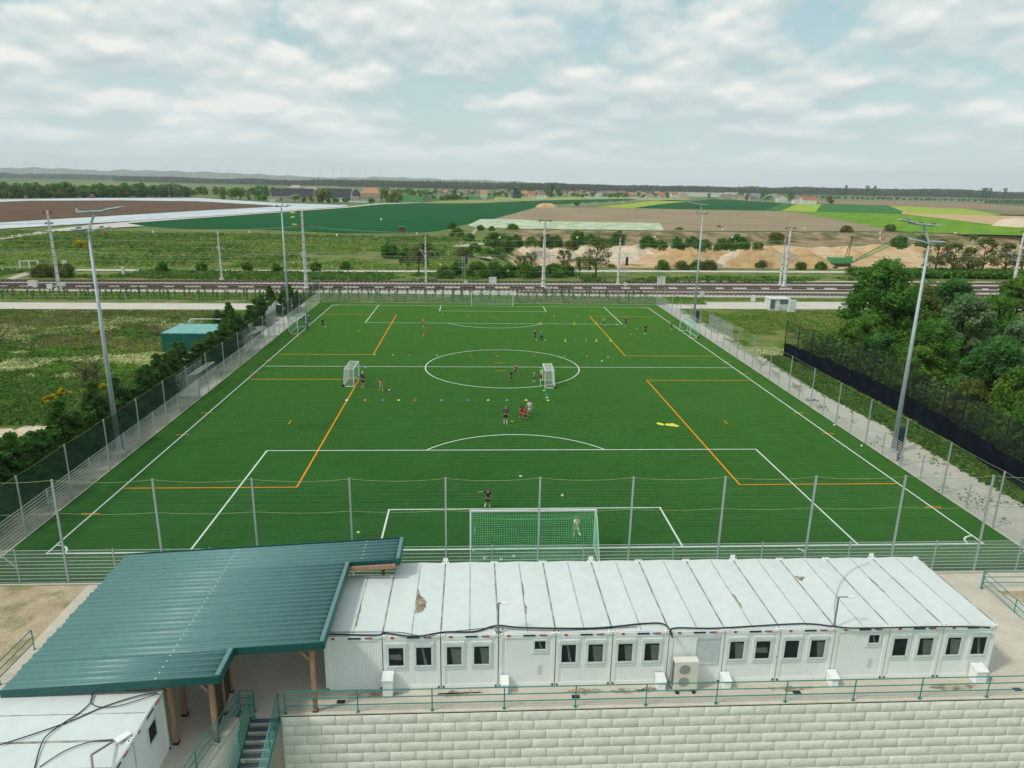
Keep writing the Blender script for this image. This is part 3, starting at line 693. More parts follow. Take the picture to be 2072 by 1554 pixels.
specs = [('blank', 'windowless white container partly under the green canopy, leftmost of the long row'),
 ('two', 'white two-window container whose roof carries the large brown puddle stain'),
 ('two', 'white two-window container directly right of the one with the puddle stain'),
 ('small', 'white container with one tiny high window, right of the left lamp post'),
 ('two', 'white two-window container directly right of the left tiny-window one'),
 ('two', 'white two-window container directly left of the outdoor air conditioner'),
 ('shut', 'white container with a closed roller shutter behind the outdoor air conditioner'),
 ('two', 'white two-window container directly right of the one with the closed roller shutter'),
 ('two', 'white two-window container directly left of the right-hand lamp post'),
 ('small', 'white container with one tiny high window right of the right-hand lamp post'),
 ('two', 'white two-window container second from the right end of the long row'),
 ('two', 'white two-window container at the right end of the long row, beside the open terrace')]
for i, (k, lb) in enumerate(specs):
    c = container(-9.9+i*CW, YF, YB if i else -7.2, k, lb)
    if i in (2, 5, 8, 11, 8):
        m_ = MB(); x = -9.9+i*CW; m_.box(x-.12, YB+.02, CH+.04, x+.12, YB+.05, CH+.22) if i != 11 else m_.box(x-.12, YB+.02, CH+.04, x+.12, YB+.05, CH+.22)
        m_.build('bracket_plate', M['con_frame'], c)
def stain(cont_i, pts, seed, m='stain'):
    par = [o for o in COL.objects if o.name.startswith('office_container') and o.type == 'EMPTY'][cont_i]
    x0 = -9.9+cont_i*CW; rn = random.Random(seed); P = []
    for i in range(len(pts)):
        a, b = Vector(pts[i]), Vector(pts[(i+1) % len(pts)])
        for k in range(5): q = a.lerp(b, k/5); P.append((q.x+rn.uniform(-.035, .035), q.y+rn.uniform(-.05, .05)))
    mb = MB(); zc = lambda x: CH-.02+.045*(1-abs(x-x0-CW/2)/(CW/2))+.006
    cx = sum(p[0] for p in P)/len(P); cy = sum(p[1] for p in P)/len(P)
    for i in range(len(P)): a, b = P[i], P[(i+1) % len(P)]; mb.face([(cx, cy, zc(cx)), (a[0], a[1], zc(a[0])), (b[0], b[1], zc(b[0]))])
    mb.build('puddle_stain', M[m], par)
xx = -7.436+CW/2
stain(1, [(xx+.03, -8.5), (xx+.12, -9.0), (xx+.48, -9.5), (xx+.5, -10.0), (xx+.3, -10.4), (xx+.03, -10.5)], 1)
stain(3, [(-2.5+CW/2-.02, -7.8), (-2.5+CW/2+.07, -8.4), (-2.5+CW/2+.04, -9.3), (-2.5+CW/2-.02, -9.6)], 2)
stain(3, [(-2.5+CW/2-.0, -9.7), (-2.5+CW/2+.08, -10.1), (-2.5+CW/2+.05, -10.7), (-2.5+CW/2-.02, -10.6)], 3)
stain(7, [(-9.9+7*CW+1.25, -9.2), (-9.9+7*CW+1.36, -9.6), (-9.9+7*CW+1.34, -10.5), (-9.9+7*CW+1.26, -10.4)], 4)
stain(9, [(-9.9+9*CW+.05, -7.8), (-9.9+9*CW+.5, -7.9), (-9.9+9*CW+.2, -8.3)], 5)
stain(10, [(-9.9+10*CW+1.2, -7.6), (-9.9+10*CW+1.3, -8.4), (-9.9+10*CW+1.27, -9.4), (-9.9+10*CW+1.2, -9.2)], 6)
stain(0, [(-9.9+1.22, -9.5), (-9.9+1.32, -10.0), (-9.9+1.28, -11.4), (-9.9+1.2, -11.3)], 7)
# the two containers at the bottom left, long side to the left
def left_container(yc, win, label):
    "built like the others, then turned so that its short wall faces right"
    t = container(0, 0, 6.06, 'none', label, group='white containers at the bottom left corner')
    if win:
        fr = MB(); a, c, z0, z1, e = 1.02, 1.62, 1.42, 2.12, .08
        fr.box(a-e, -.03, z0-e, a, .045, z1+e); fr.box(c, -.03, z0-e, c+e, .045, z1+e); fr.box(a, -.03, z0-e, c, .045, z0); fr.box(a, -.03, z1, c, .045, z1+e)
        w = fr.build('window', M['goal_white'], t); p = MB(); p.box(a, -.005, z0, c, .004, z1); p.build('pane', M['glass'], w); q = MB(); q.box(a, .008, z0, c, .03, z1); q.build('interior', M['interior'], w)
    t.location = (-18.23, yc, 0); t.rotation_euler.z = math.pi/2
left_container(-16.37, True, 'white container with a small window in its short wall under the canopy edge')
left_container(-18.86, False, 'white container at the bottom left corner, in front of the small-window one')
left_container(-21.35, False, 'white container farthest down at the bottom left edge')

# ------------------------------------------------------------------ canopy
def canopy():
    t = empty('canopy_roof', (-15, -10, 0), 'green corrugated metal canopy on timber posts between the containers', 'canopy')
    zr = lambda x: 4.0+.055*x
    yb = -5.35
    def front(x): return -15.35 if x <= -13.0 else (-13.70 if x <= -9.5 else -7.52)
    V = []; F = []; P = .335; prof = [(0, 0), (.12, 0), (.145, .052), (.225, .052), (.25, 0), (.335, 0)]
    rows = []; r = 0
    while yb-r*P > -15.35:
        for dy, dz in prof[:-1]: rows.append((yb-r*P-dy, dz))
        r += 1
    for (ya, ye, xb) in ((yb, -7.52, -7.12), (-7.52, -13.70, -9.5), (-13.70, -15.35, -13.0)):
        ys_ = [q for q in rows if ye < q[0] < ya]
        zz = lambda yy: np.interp(-yy, [-q[0] for q in rows], [q[1] for q in rows])
        pts = [(ya, float(zz(ya)))]+ys_+[(ye, float(zz(ye)))]; k = len(V)
        for i, (yy, dz) in enumerate(pts):
            xe = -20.9+.04*(((int((yb-yy)/P))*37) % 5-2)/2
            V.append((xe, yy, zr(xe)+dz)); V.append((xb, yy, zr(xb)+dz))
        for i in range(len(pts)-1): F.append((k+2*i, k+2*i+2, k+2*i+3, k+2*i+1))
    sh = npobj('roof_sheet', V, F, M['teal_roof'], t)
    sm = sh.modifiers.new('thickness', 'SOLIDIFY'); sm.thickness = .012; sm.offset = 1 if False else -1
    d = MB()
    for x in (-15.35, -8.95):
        y = yb-.17
        while y > front(x)+.05:
            d.box(x-.012, y-.07, zr(x)+.053, x+.012, y+.03, zr(x)+.057); y -= P
    d.build('overlap_strip', M['con_frame'], sh)
    sc_ = MB()
    for x in (-19.6, -18.2, -16.8, -14.2, -12.0, -10.6):
        y = yb-.17-P*(int(x*10) % 2)
        while y > front(x)+.1: sc_.box(x-.015, y-.015, zr(x)+.053, x+.015, y+.015, zr(x)+.064); y -= 2*P
    sc_.build('screw_row', M['teal_dark'], sh)
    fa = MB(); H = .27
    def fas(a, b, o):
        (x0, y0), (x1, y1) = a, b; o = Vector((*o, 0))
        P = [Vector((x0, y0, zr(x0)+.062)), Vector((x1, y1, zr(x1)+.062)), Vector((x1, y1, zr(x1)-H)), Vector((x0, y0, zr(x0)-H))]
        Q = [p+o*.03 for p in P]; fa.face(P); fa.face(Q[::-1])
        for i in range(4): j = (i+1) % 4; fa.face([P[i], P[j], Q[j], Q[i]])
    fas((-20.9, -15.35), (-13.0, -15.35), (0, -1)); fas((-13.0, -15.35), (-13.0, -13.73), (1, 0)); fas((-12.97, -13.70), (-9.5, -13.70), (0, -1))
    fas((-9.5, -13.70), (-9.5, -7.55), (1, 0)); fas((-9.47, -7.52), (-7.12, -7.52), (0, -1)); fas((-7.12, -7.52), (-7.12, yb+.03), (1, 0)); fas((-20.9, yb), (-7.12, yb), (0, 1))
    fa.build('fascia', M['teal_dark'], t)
    fl = MB()
    for (x, y0, y1) in ((-13.0, -15.33, -13.72), (-9.5, -13.68, -7.54), (-7.12, -7.5, yb-.02)): fl.bar((x-.09, y0, zr(x)+.072), (x-.09, y1, zr(x)+.072), .17, .03)
    fl.build('edge_flashing', M['teal_roof'], t)
    bm = MB()
    for xa, xb, y in ((-20.6, -13.1, -15.22), (-20.6, -13.1, -14.95), (-13.0, -9.62, -13.5), (-20.6, -7.3, -7.7), (-20.6, -9.7, -10.6), (-20.6, -7.3, -5.6)):
        bm.bar((xa, y, zr(xa)-.21), (xb, y, zr(xb)-.21), .12, .2)
    bm.build('beam', M['wood'], t)
    for x in np.arange(-20.4, -7.3, 1.45):
        q = MB(); yf = front(x); z_ = zr(x)-.17 if False else zr(x)-.12
        q.box(x-.05, yf+.06, z_-.17, x+.05, yb-.06, z_-.0); q.build('rafter', M['wood'], t)
    for (x, y) in ((-10.06, -13.4), (-13.52, -14.92), (-15.05, -14.93), (-15.3, -13.4), (-13.85, -12.1), (-13.7, -13.4), (-20.4, -14.93), (-8.15, -5.75), (-10.2, -5.75), (-15.3, -10.6), (-20.4, -10.6), (-20.4, -5.75), (-15.3, -5.75)):
        p = MB(); top = zr(x)-.30; s = .085 if (x, y) != (-13.85, -12.1) and (x, y) != (-13.7, -13.4) else .05
        p.box(x-s, y-s, .08, x+s, y+s, top); po = p.build('post', M['wood'], t)
        ft = MB(); ft.box(x-s-.02, y-s-.02, 0, x+s+.02, y+s+.02, .1); ft.build('post_foot', M['black'], po)
        if y < -13: 
            br = MB(); br.bar((x-s, y, top-.62), (x-.62, y, top-.04), .09, .12); br.build('brace', M['wood'], po)
    sl = MB()
    for i in range(21): sl.bar((-13.60, -14.6, .25+i*.135), (-13.86, -12.2, .25+i*.135), .02, .085)
    sl.build('slatted_screen', M['bark'], t)
canopy()

# ------------------------------------------------------------------ teal railings, stairs
def railing(pts, label, post_at=None, z0=0.0, hgt=1.02, rails=(.34, .68, 1.02), group='green steel railings'):
    t = empty('railing', pts[0], label, 'railing', group)
    for r in rails:
        q = MB()
        for a, b in zip(pts[:-1], pts[1:]):
            q.tube((a[0], a[1], a[2]+r), (b[0], b[1], b[2]+r), .024, n=6)
        q.build('rail', M['teal_rail'], t)
    for p in (post_at or pts):
        q = MB(); q.tube((p[0], p[1], p[2]-.08), (p[0], p[1], p[2]+hgt), .026, n=6); q.box(p[0]-.06, p[1]-.05, p[2]-.1, p[0]+.06, p[1]+.05, p[2]+.012)
        q.build('post', M['teal_rail'], t)
    return t
ry = lambda x: -13.53-.0
P_ = [(-11.25, ry(0), .08)]+[(x, ry(x), .08) for x in (-8.32, -5.28, -2.3, .68, 3.66, 6.67, 9.67, 12.65, 15.6, 18.6, 21.6, 24.6, 27.6)]
railing(P_, 'long green three-bar railing on top of the block retaining wall')
def sp(s, z=0): f = min(s/3.38, 1); return (-13.12-.62*f-(.68*(s-3.38)/7 if s > 3.38 else 0), -13.55-s, z+.1)
railing([sp(0), sp(1.5), sp(3.0), sp(5)], 'green railing along the top of the short wall left of the stairs')
railing([(-13.12, -13.3, 0), (-12.55, -13.3, 0), (-12.5, -13.62, 0)], 'small green railing return at the head of the stairs')
def stairs():
    t = empty('staircase', (-12.0, -14, -3), 'steel grating stairs with green stringers going down through the block wall', 'stairs')
    z = 0; y = -13.50; n = 17; tr, ri = .28, .175
    sx = lambda y: -.16*(-13.5-y)*.9
    for i in range(n):
        z -= ri; q = MB(); o = sx(y-.14)*.55
        q.box(-12.62+o, y-tr-.01, z-.045, -11.55+o, y, z); st = q.build('step', M['step'], t)
        e = MB(); e.box(-12.62+o, y-tr-.018, z-.05, -11.55+o, y-tr+.025, z+.006); e.build('nosing', M['step_edge'], st)
        y -= tr
    ye, ze = y, z
    for k, x in enumerate((-12.66, -11.51)):
        q = MB(); q.bar((x, -13.45, -.12), (x+sx(ye)*.55, ye, ze-.12), .03, .30); q.build('stringer', M['teal_rail'], t)
        h = MB()
        for zz in (.25, .45, .65, .85, 1.05): h.tube((x-.02, -13.5, zz-.05), (x+sx(ye)*.55, ye, ze+zz-.05), .016 if zz < 1 else .024, n=6)
        for s in np.linspace(0, 1, 5):
            a = Vector((x, -13.5, 0)).lerp(Vector((x+sx(ye)*.55, ye, ze)), s); h.tube(a, a+Vector((0, 0, 1.0)), .022, n=6)
        h.build('handrail', M['teal_rail'], t)
stairs()
railing([(24.5, -4.95, .0), (27.5, -5.0, .0), (31, -5.05, 0)], 'green railing at the right edge running away from the corner post beside the ramp', hgt=1.05)
railing([(24.5, -5.05, .0), (24.62, -7.3, -.25), (24.75, -9.6, -.6), (24.9, -12.4, -.9)], 'green sloping railing that follows the ramp down at the right edge', hgt=1.05)
railing([(-23.8, -8.9, -.0), (-23.85, -11.3, -.0), (-23.9, -13.8, -.0)], 'green railing on the dirt edge left of the canopy')

# ------------------------------------------------------------------ things at the containers
for i, (u, lb, w, hh) in enumerate(((788, 'tall white cover box at the foot of the stained-roof container', .42, .95), (1020, 'low white cover box left of the tiny-window container front', .30, .62), (1335, 'low white cover box just left of the air conditioner', .36, .58), (1468, 'low white cover box just right of the air conditioner', .34, .55), (1688, 'low white cover box under the right-hand lamp post', .34, .55), (1990, 'wide white cover box at the right end of the container row', .50, .75))):
    x = G(u, 1390).x; t = empty('cover_box', (x, -12.45, 0), lb, 'box', 'white cover boxes along the container front')
    q = MB(); q.box(x-w/2, -12.62, 0, x+w/2, -12.15, hh-.12)
    q.face([(x-w/2-.03, -12.66, hh-.16), (x+w/2+.03, -12.66, hh-.16), (x+w/2+.03, -12.66, hh-.11), (x-w/2-.03, -12.66, hh-.11)]); q.build('housing', M['con_wall'], t, bevel=.01)
    l_ = MB(); l_.face([(x-w/2-.03, -12.66, hh-.11), (x+w/2+.03, -12.66, hh-.11), (x+w/2+.03, -12.14, hh), (x-w/2-.03, -12.14, hh)]); l_.face([(x-w/2-.03, -12.66, hh-.13), (x-w/2-.03, -12.66, hh-.11), (x-w/2-.03, -12.14, hh), (x-w/2-.03, -12.14, hh-.13)]); l_.face([(x+w/2+.03, -12.14, hh-.13), (x+w/2+.03, -12.14, hh), (x+w/2+.03, -12.66, hh-.11), (x+w/2+.03, -12.66, hh-.13)]); l_.build('lid', M['con_frame'], t)
def aircon():
    t = empty('air_conditioner', (5.57, -12.55, 0), 'cream outdoor unit with two fans standing in front of the closed shutter', 'air conditioner')
    b = MB(); b.box(5.05, -12.72, .12, 6.10, -12.34, 1.52); b.build('casing', M['ac'], t, bevel=.02)
    for z in (.52, 1.14):
        r = MB()
        k = 28
        for i in range(k):
            a, c = 2*math.pi*i/k, 2*math.pi*(i+1)/k
            r.face([(5.49+ra*math.cos(an), -12.728, z+ra*math.sin(an)) for ra, an in ((.24, a), (.24, c), (.29, c), (.29, a))])
        fb = MB(); fb.face([(5.49+.24*math.cos(2*math.pi*i/k), -12.724, z+.24*math.sin(2*math.pi*i/k)) for i in range(k)]); fb.build('fan_opening', M['hut_dark'], t)
        g_ = MB()
        for i in range(-5, 6): hh = math.sqrt(max(.058-(i*.043)**2, 0)); g_.box(5.49+i*.043-.006, -12.738, z-hh, 5.49+i*.043+.006, -12.728, z+hh)
        r.build('fan_ring', M['ac'], t); g_.build('fan_grille', M['ac'], t)
    s = MB()
    for i in range(14): s.box(5.03, -12.68, .25+i*.085, 5.05, -12.40, .30+i*.085)
    s.build('side_louvre', M['hut_dark'], t)
    f = MB(); f.box(5.15, -12.85, 0, 5.27, -12.25, .12); f.box(5.88, -12.85, 0, 6.0, -12.25, .12); f.build('foot', M['black'], t)
aircon()
for i, (u, v) in enumerate(((690, 1420), (1165, 1410), (1612, 1401), (2058, 1395))):
    g_ = G(u, v); q = MB(); q.box(g_.x-.17, g_.y-.1, 0, g_.x+.17, g_.y+.1, .016)
    tag(q.build('drain_grate', M['black']), ['dark drain grate in the terrace right of the canopy post', 'dark drain grate in the terrace below the left tiny window', 'dark drain grate in the terrace right of the air conditioner', 'dark drain grate in the terrace past the right end of the containers'][i], 'drain', 'drain grates in the terrace')
for i, (u, v, w, d, s) in enumerate(((760, 1405, 2.4, .4, 1), (930, 1404, 2.0, .4, 2), (1180, 1400, 1.6, .45, 3), (1270, 1398, 1.6, .3, 4), (1600, 1393, 2.2, .35, 5), (1930, 1390, 2.4, .45, 6), (1310, 1396, 1, .3, 8))):
    c = G(u, v); blob('water_stain', [(c.x-w/2, c.y), (c.x-w/4, c.y+d*.5), (c.x+w/4, c.y+d*.45), (c.x+w/2, c.y+.05), (c.x+w/4, c.y-d*.4), (c.x-w/5, c.y-d*.45)], M['stain_floor'], .004, .07, 6, s)
def lamp(x, y, hx, hy, label, h=1.45, aim=1):
    t = empty('lamp_post', (x, y, CH), label, 'lamp', 'lamp posts on the container roofs')
    q = MB(); q.tube((x, y, CH), (x+hx*.0, y, CH+h), .04, n=8); q.box(x-.1, y-.08, CH+.04, x+.1, y+.08, CH+.08); q.build('pole', M['pole_brown'], t)
    a = MB(); a.tube((x, y, CH+h), (x+.5*aim*abs(hx), y, CH+h-.0), .028, n=6); a.build('arm', M['pole_brown'], t)
    l_ = MB(); l_.box(x+.45*aim*abs(hx) if aim > 0 else x-.9, y-.06, CH+h-.02, x+.45*aim*abs(hx)+.30, y+.06, CH+h+.02); l_.build('lamp_head', M['con_frame'], t, bevel=.01)
lamp(-2.53, -12.02, .25, 0, 'short lamp post on the roof edge above the left tiny-window container')
lamp(12.2, -12.02, .9, 0, 'lamp post with a long arm on the roof edge near the right lightning wire', 1.5)
def lean_lamp():
    a = G(231.6, 1498.7, 2.70); b = G(184.6, 1527.7, 3.3); c = G(190, 1575, 3.2)
    t = empty('lamp_post', a, 'bent lamp arm lying over the roof of the bottom left container', 'lamp', 'lamp posts on the container roofs')
    q = MB(); q.path([a, b, c], .04, 8); q.build('pole', M['pole_brown'], t)
    l_ = MB(); l_.bar(G(234, 1500, 2.72), G(262, 1482, 2.72), .26, .05); l_.build('mounting_plate', M['con_frame'], t)
lean_lamp()
def cable(pts, r, label, m='cable', z=2.64, name='cable', grp='cables on the container roofs', zs=None):
    P = [G(u, v, (zs[i] if zs else z)) for i, (u, v) in enumerate(pts)]
    out = []
    for i in range(len(P)-1):
        p0, p1, p2, p3 = P[max(i-1, 0)], P[i], P[i+1], P[min(i+2, len(P)-1)]
        for k in range(6):
            t = k/6; out.append(.5*((2*p1)+(p2-p0)*t+(2*p0-5*p1+4*p2-p3)*t*t+(3*p1-p0-3*p2+p3)*t**3))
    out.append(P[-1]); q = MB(); q.path(out, r, 6); return tag(q.build(name, M[m], smooth=True), label, 'cable', grp)
cable([(655, 1283), (760, 1285), (780, 1281), (840, 1288), (900, 1279), (960, 1278), (1005, 1266), (1060, 1270), (1200, 1271), (1300, 1262), (1340, 1262), (1357, 1276), (1360, 1290)], .035, 'thick black cable bundle along the roof edge of the left containers', z=2.69)
cable([(1358, 1285), (1364, 1271), (1450, 1271), (1620, 1262), (1690, 1268), (1740, 1271), (1900, 1268), (2003, 1269)], .032, 'thick black cable bundle along the roof edge of the right containers', z=2.69)
cable([(665, 1279), (800, 1279), (850, 1286), (895, 1280), (1000, 1270), (1050, 1274), (1150, 1275), (1290, 1268)], .014, 'thin black cable beside the bundle on the left roofs', z=2.68)
cable([(1010, 1283), (1002, 1276), (1008, 1270), (1018, 1272), (1014, 1280)], .014, 'small loop of cable at the foot of the left lamp post', z=2.69)
cable([(1690, 1262), (1688, 1230), (1692, 1205), (1700, 1180), (1718, 1157), (1740, 1145), (1760, 1138)], .013, 'thin grey wire arching across the roof to its rear corner', m='galv', z=2.70)
cable([(70, 1554), (82, 1510), (95, 1488), (130, 1462), (160, 1443), (184, 1420), (186, 1405)], .022, 'black cable winding down the roof of the bottom left containers', z=2.68)
cable([(0, 1507), (60, 1488), (140, 1460), (210, 1430), (280, 1408), (320, 1402)], .022, 'black cable crossing the bottom left roof diagonally', z=2.68)
cable([(190, 1402), (184, 1420), (200, 1430), (240, 1428), (300, 1410), (325, 1403)], .016, 'short black cable curve under the front edge of the canopy', z=2.69)
cable([(80, 1552), (130, 1520), (180, 1502), (232, 1496)], .018, 'thin cable running to the bent lamp arm at the bottom left', z=2.68)
# ------------------------------------------------------------------ perimeter fences
def mesh_of(o): return o.data
def part(name, me, parent, loc, rz=0, sc=None):
    o = bpy.data.objects.new(name, me); COL.objects.link(o); o.parent = parent
    o.location = Vector(loc)-Vector(parent.location); o.rotation_euler.z = rz
    if sc: o.scale = sc
    return o
def raw(mb, name, m):
    me = bpy.data.meshes.new(name); me.from_pydata(mb.v, [], mb.f); me.update(); me.materials.append(m); return me
def panel_me(w, h, m, dx=.05, hz=.2, t=.0045, th=.012, zt=.006):
    q = MB()
    n = int(w/dx)
    for i in range(1, n): q.box(i*dx-t/2, -t/2, .04, i*dx+t/2, t/2, h)
    k = int(h/hz)
    for i in range(k+1): z_ = .05+i*(h-.06)/k; q.box(.02, -th, z_-zt, w-.02, th, z_+zt)
    return raw(q, 'mesh_panel', m)
def post_me(h, s=.03, m=None):
    q = MB(); q.box(-s, -s, 0, s, s, h); return raw(q, 'post', m or M['galv'])
low_post = post_me(2.03, .028); tall6 = post_me(6.0, .045); tall4 = post_me(4.0, .04)
def net_me(w, z0, z1, step, t, sag=.0):
    q = MB(); n = int(w/step)
    for i in range(n+1):
        x = i*w/n; q.face([(x-t/2, 0, z0), (x+t/2, 0, z0), (x+t/2, 0, z1), (x-t/2, 0, z1)])
    k = int((z1-z0)/step)
    for i in range(k): z_ = z0+i*step; q.face([(0, 0, z_-t/2), (w, 0, z_-t/2), (w, 0, z_+t/2), (0, 0, z_+t/2)])
    return q
def rope_me(w, zz, sag):
    q = MB(); n = 6
    for z_, s in zz:
        q.path([(w*i/n, 0, z_-s*4*(i/n)*(1-i/n)) for i in range(n+1)], .011, 4)
    return raw(q, 'rope', M['rope'])
def fence(label, a, b, n, tall, tall_h, net_m, phase=0, step=.1, t=.004, ropes=()):
    a, b = Vector(a), Vector(b); d = (b-a); w = d.length/n; rz = math.atan2(d.y, d.x); d.normalize()
    T = empty('perimeter_fence', (a.x, a.y, 0), label, 'fence', 'fences around the pitch')
    pm = panel_me(w, 1.95, M['wire'], .1 if n > 26 else .05, .2, .004 if n > 26 else .0045, .012, .0075)
    for i in range(n): part('mesh_panel', pm, T, (*(a+d*w*i), 0), rz)
    for i in range(n+1): part('tall_post' if i % 2 == phase else 'post', tall if i % 2 == phase else low_post, T, (*(a+d*w*i), 0), rz)
    q = net_me(2*w, 2.0, tall_h-.15, step, t); nm = raw(q, 'ball_net', net_m)
    rm = rope_me(2*w, ropes, 0)
    for i in range(phase, n-1, 2):
        part('ball_net', nm, T, (*(a+d*w*i), 0), rz); part('rope', rm, T, (*(a+d*w*i), 0), rz)
    return T
nf = fence('long mesh fence with six-metre posts and ball net directly behind the near goal', (-27.8-2.55, -3.15), (27.8+2.55, -3.22), 24, tall6, 6.0, M['net_pale'], phase=0, step=.10, t=.0035, ropes=((5.95, .14), (4.1, .1)))
# corner braces
for sx in (-1, 1):
    q = MB(); q.bar((sx*27.9, -3.3, 1.0), (sx*30.3, -3.3, 1.9), .05, .05) if False else q.bar((sx*27.82, -3.15, .9), (sx*29.4, -3.15, 2.6), .05, .05)
    q.build('brace', M['galv'], nf)
lf = fence('left touchline fence with four-metre posts, ball net and the dark hedge behind it', (-30.5, -3.15), (-31.1, 91.3), 36, tall4, 4.0, M['net_dark'], phase=0, step=.10, t=.032, ropes=((3.98, .05),))
rf = fence('right touchline fence with four-metre posts along the pale gravel path', (30.3, -3.2), (30.66, 91.3), 36, tall4, 4.0, M['net_pale'], phase=0, step=.14, t=.004, ropes=((3.98, .05),))
ff = fence('far fence with thin green six-metre poles behind the far goal', (-31.1, 91.3), (30.66, 91.3), 24, post_me(6.2, .035, M['pole_green']), 6.0, M['net_pale'], phase=0, step=.3, t=.006, ropes=((6.0, .1),))
# tall double gate on the left, mesh returns
def mesh_thing(name, label, cat, a, b, h, n=1, group=None, fr=.035):
    a, b = Vector(a), Vector(b); d = b-a; w = d.length/n; rz = math.atan2(d.y, d.x); d.normalize()
    T = empty(name, (a.x, a.y, 0), label, cat, group); pm = panel_me(w, h, M['wire'], .1, .2, .008)
    pp = post_me(h+.1, fr)
    for i in range(n): part('mesh_panel', pm, T, (*(a+d*w*i), 0), rz)
    for i in range(n+1): part('post', pp, T, (*(a+d*w*i), 0), rz)
    q = MB(); q.bar((*a, h), (*b, h), .05, .05); q.bar((*a, h*.48), (*b, h*.48), .05, .05); q.build('rail', M['galv'], T)
    return T
mesh_thing('mesh_gate', 'tall open mesh gate leaf standing off the left fence beside the concrete slab', 'gate', (-31.4, 58.2), (-32.6, 67.6), 3.9, 2)
mesh_thing('mesh_gate', 'lower mesh gate leaf behind the tall one at the left fence', 'gate', (-33.4, 60.0), (-33.4, 56.8), 2.4, 1)
mesh_thing('mesh_screen', 'galvanised mesh return on the concrete slab at the right fence, by the light mast', 'fence', (32.9, 68.0), (33.3, 58.8), 2.4, 3)
mesh_thing('mesh_screen', 'mesh return behind the nearer dugout on the left', 'fence', (-33.1, 31.6), (-33.1, 38.6), 2.1, 2)
mesh_thing('mesh_screen', 'mesh return behind the farther dugout on the left', 'fence', (-33.3, 51.6), (-33.3, 58.2), 2.1, 2)
mesh_thing('mesh_screen', 'short mesh return at the near end of the nearer dugout', 'fence', (-30.9, 31.6), (-33.1, 31.6), 2.1, 1)

def dugout(y0, y1, x, label):
    t = empty('dugout', (x-.8, (y0+y1)/2, 0), label, 'dugout', 'team dugouts on the left touchline')
    prof = [(-1.55, 0), (-1.6, .9), (-1.5, 1.5), (-1.2, 1.88), (-.75, 2.08), (-.2, 2.14)]
    q = MB()
    for (a, za), (b, zb) in zip(prof[:-1], prof[1:]): q.face([(x+a, y0, za), (x+b, y0, zb), (x+b, y1, zb), (x+a, y1, za)])
    q.build('back_shell', M['acrylic'], t)
    for y in (y0, y1):
        s = MB(); s.face([(x+a, y, z_) for a, z_ in prof]+[(x-.2, y, 0)]); s.build('side_pane', M['acrylic'], t)
    f = MB()
    for y in np.linspace(y0, y1, 4):
        for (a, za), (b, zb) in zip(prof[:-1], prof[1:]): f.bar((x+a, y, za), (x+b, y, zb), .05, .05)
    for a, za in prof[1:]: f.bar((x+a, y0, za), (x+a, y1, za), .04, .04)
    f.bar((x-.2, y0, 2.14), (x-.2, y1, 2.14), .14, .12); f.build('frame', M['goal_white'], t)
    b = MB(); b.box(x-1.35, y0+.2, .40, x-.95, y1-.2, .46); b.build('bench', M['wood'], t)
    l = MB()
    for y in np.linspace(y0+.4, y1-.4, 4): l.box(x-1.2, y-.03, .03, x-1.1, y+.03, .4)
    l.build('bench_leg', M['galv'], t)
    return t
sheet('dugout_slab', [(-30.62, 31.9), (-33.0, 31.9), (-33.0, 37.9), (-30.66, 37.9)], .02, M['coping'])
dugout(32.3, 37.4, -31.1, 'white framed dugout with clear curved shell, the nearer one on the left touchline')
dugout(52.4, 57.4, -31.2, 'white framed dugout with clear curved shell, the farther one by the gate slab')
for i, (a, lb) in enumerate((((-31.9, 39.6), 'wooden bench between the two dugouts, nearer the camera'), ((-31.9, 49.5), 'wooden bench beside the farther dugout'))):
    t = empty('bench', (*a, 0), lb, 'bench', 'benches by the dugouts'); q = MB(); q.box(a[0]-.2, a[1], .42, a[0]+.2, a[1]+2.0, .48); q.build('seat', M['wood'], t)
    for y in (.25, 1.7): l = MB(); l.box(a[0]-.15, a[1]+y, 0, a[0]+.15, a[1]+y+.06, .42); l.build('leg', M['galv'], t)
for i, (u, v, lb) in enumerate(((1560, 760, 'small folding bench on the gravel path, farther from the camera'), (1604, 788, 'small folding bench on the gravel path, second from the near end'), (1527, 735, 'open steel frame stand on the gravel path near the white flowers'))):
    g_ = G(u, v); t = empty('bench', (g_.x+.4, g_.y, 0), lb, 'bench', 'benches on the gravel path')
    x, y = g_.x+.4, g_.y; q = MB(); q.box(x-.15, y-1, .42, x+.15, y+1, .46); q.build('seat', M['wood_red'], t)
    for s in (-.8, .8): l = MB(); l.tube((x-.14, y+s, 0), (x-.14, y+s, .42), .02, n=5); l.tube((x+.14, y+s, 0), (x+.14, y+s, .42), .02, n=5); l.build('leg', M['galv'], t)

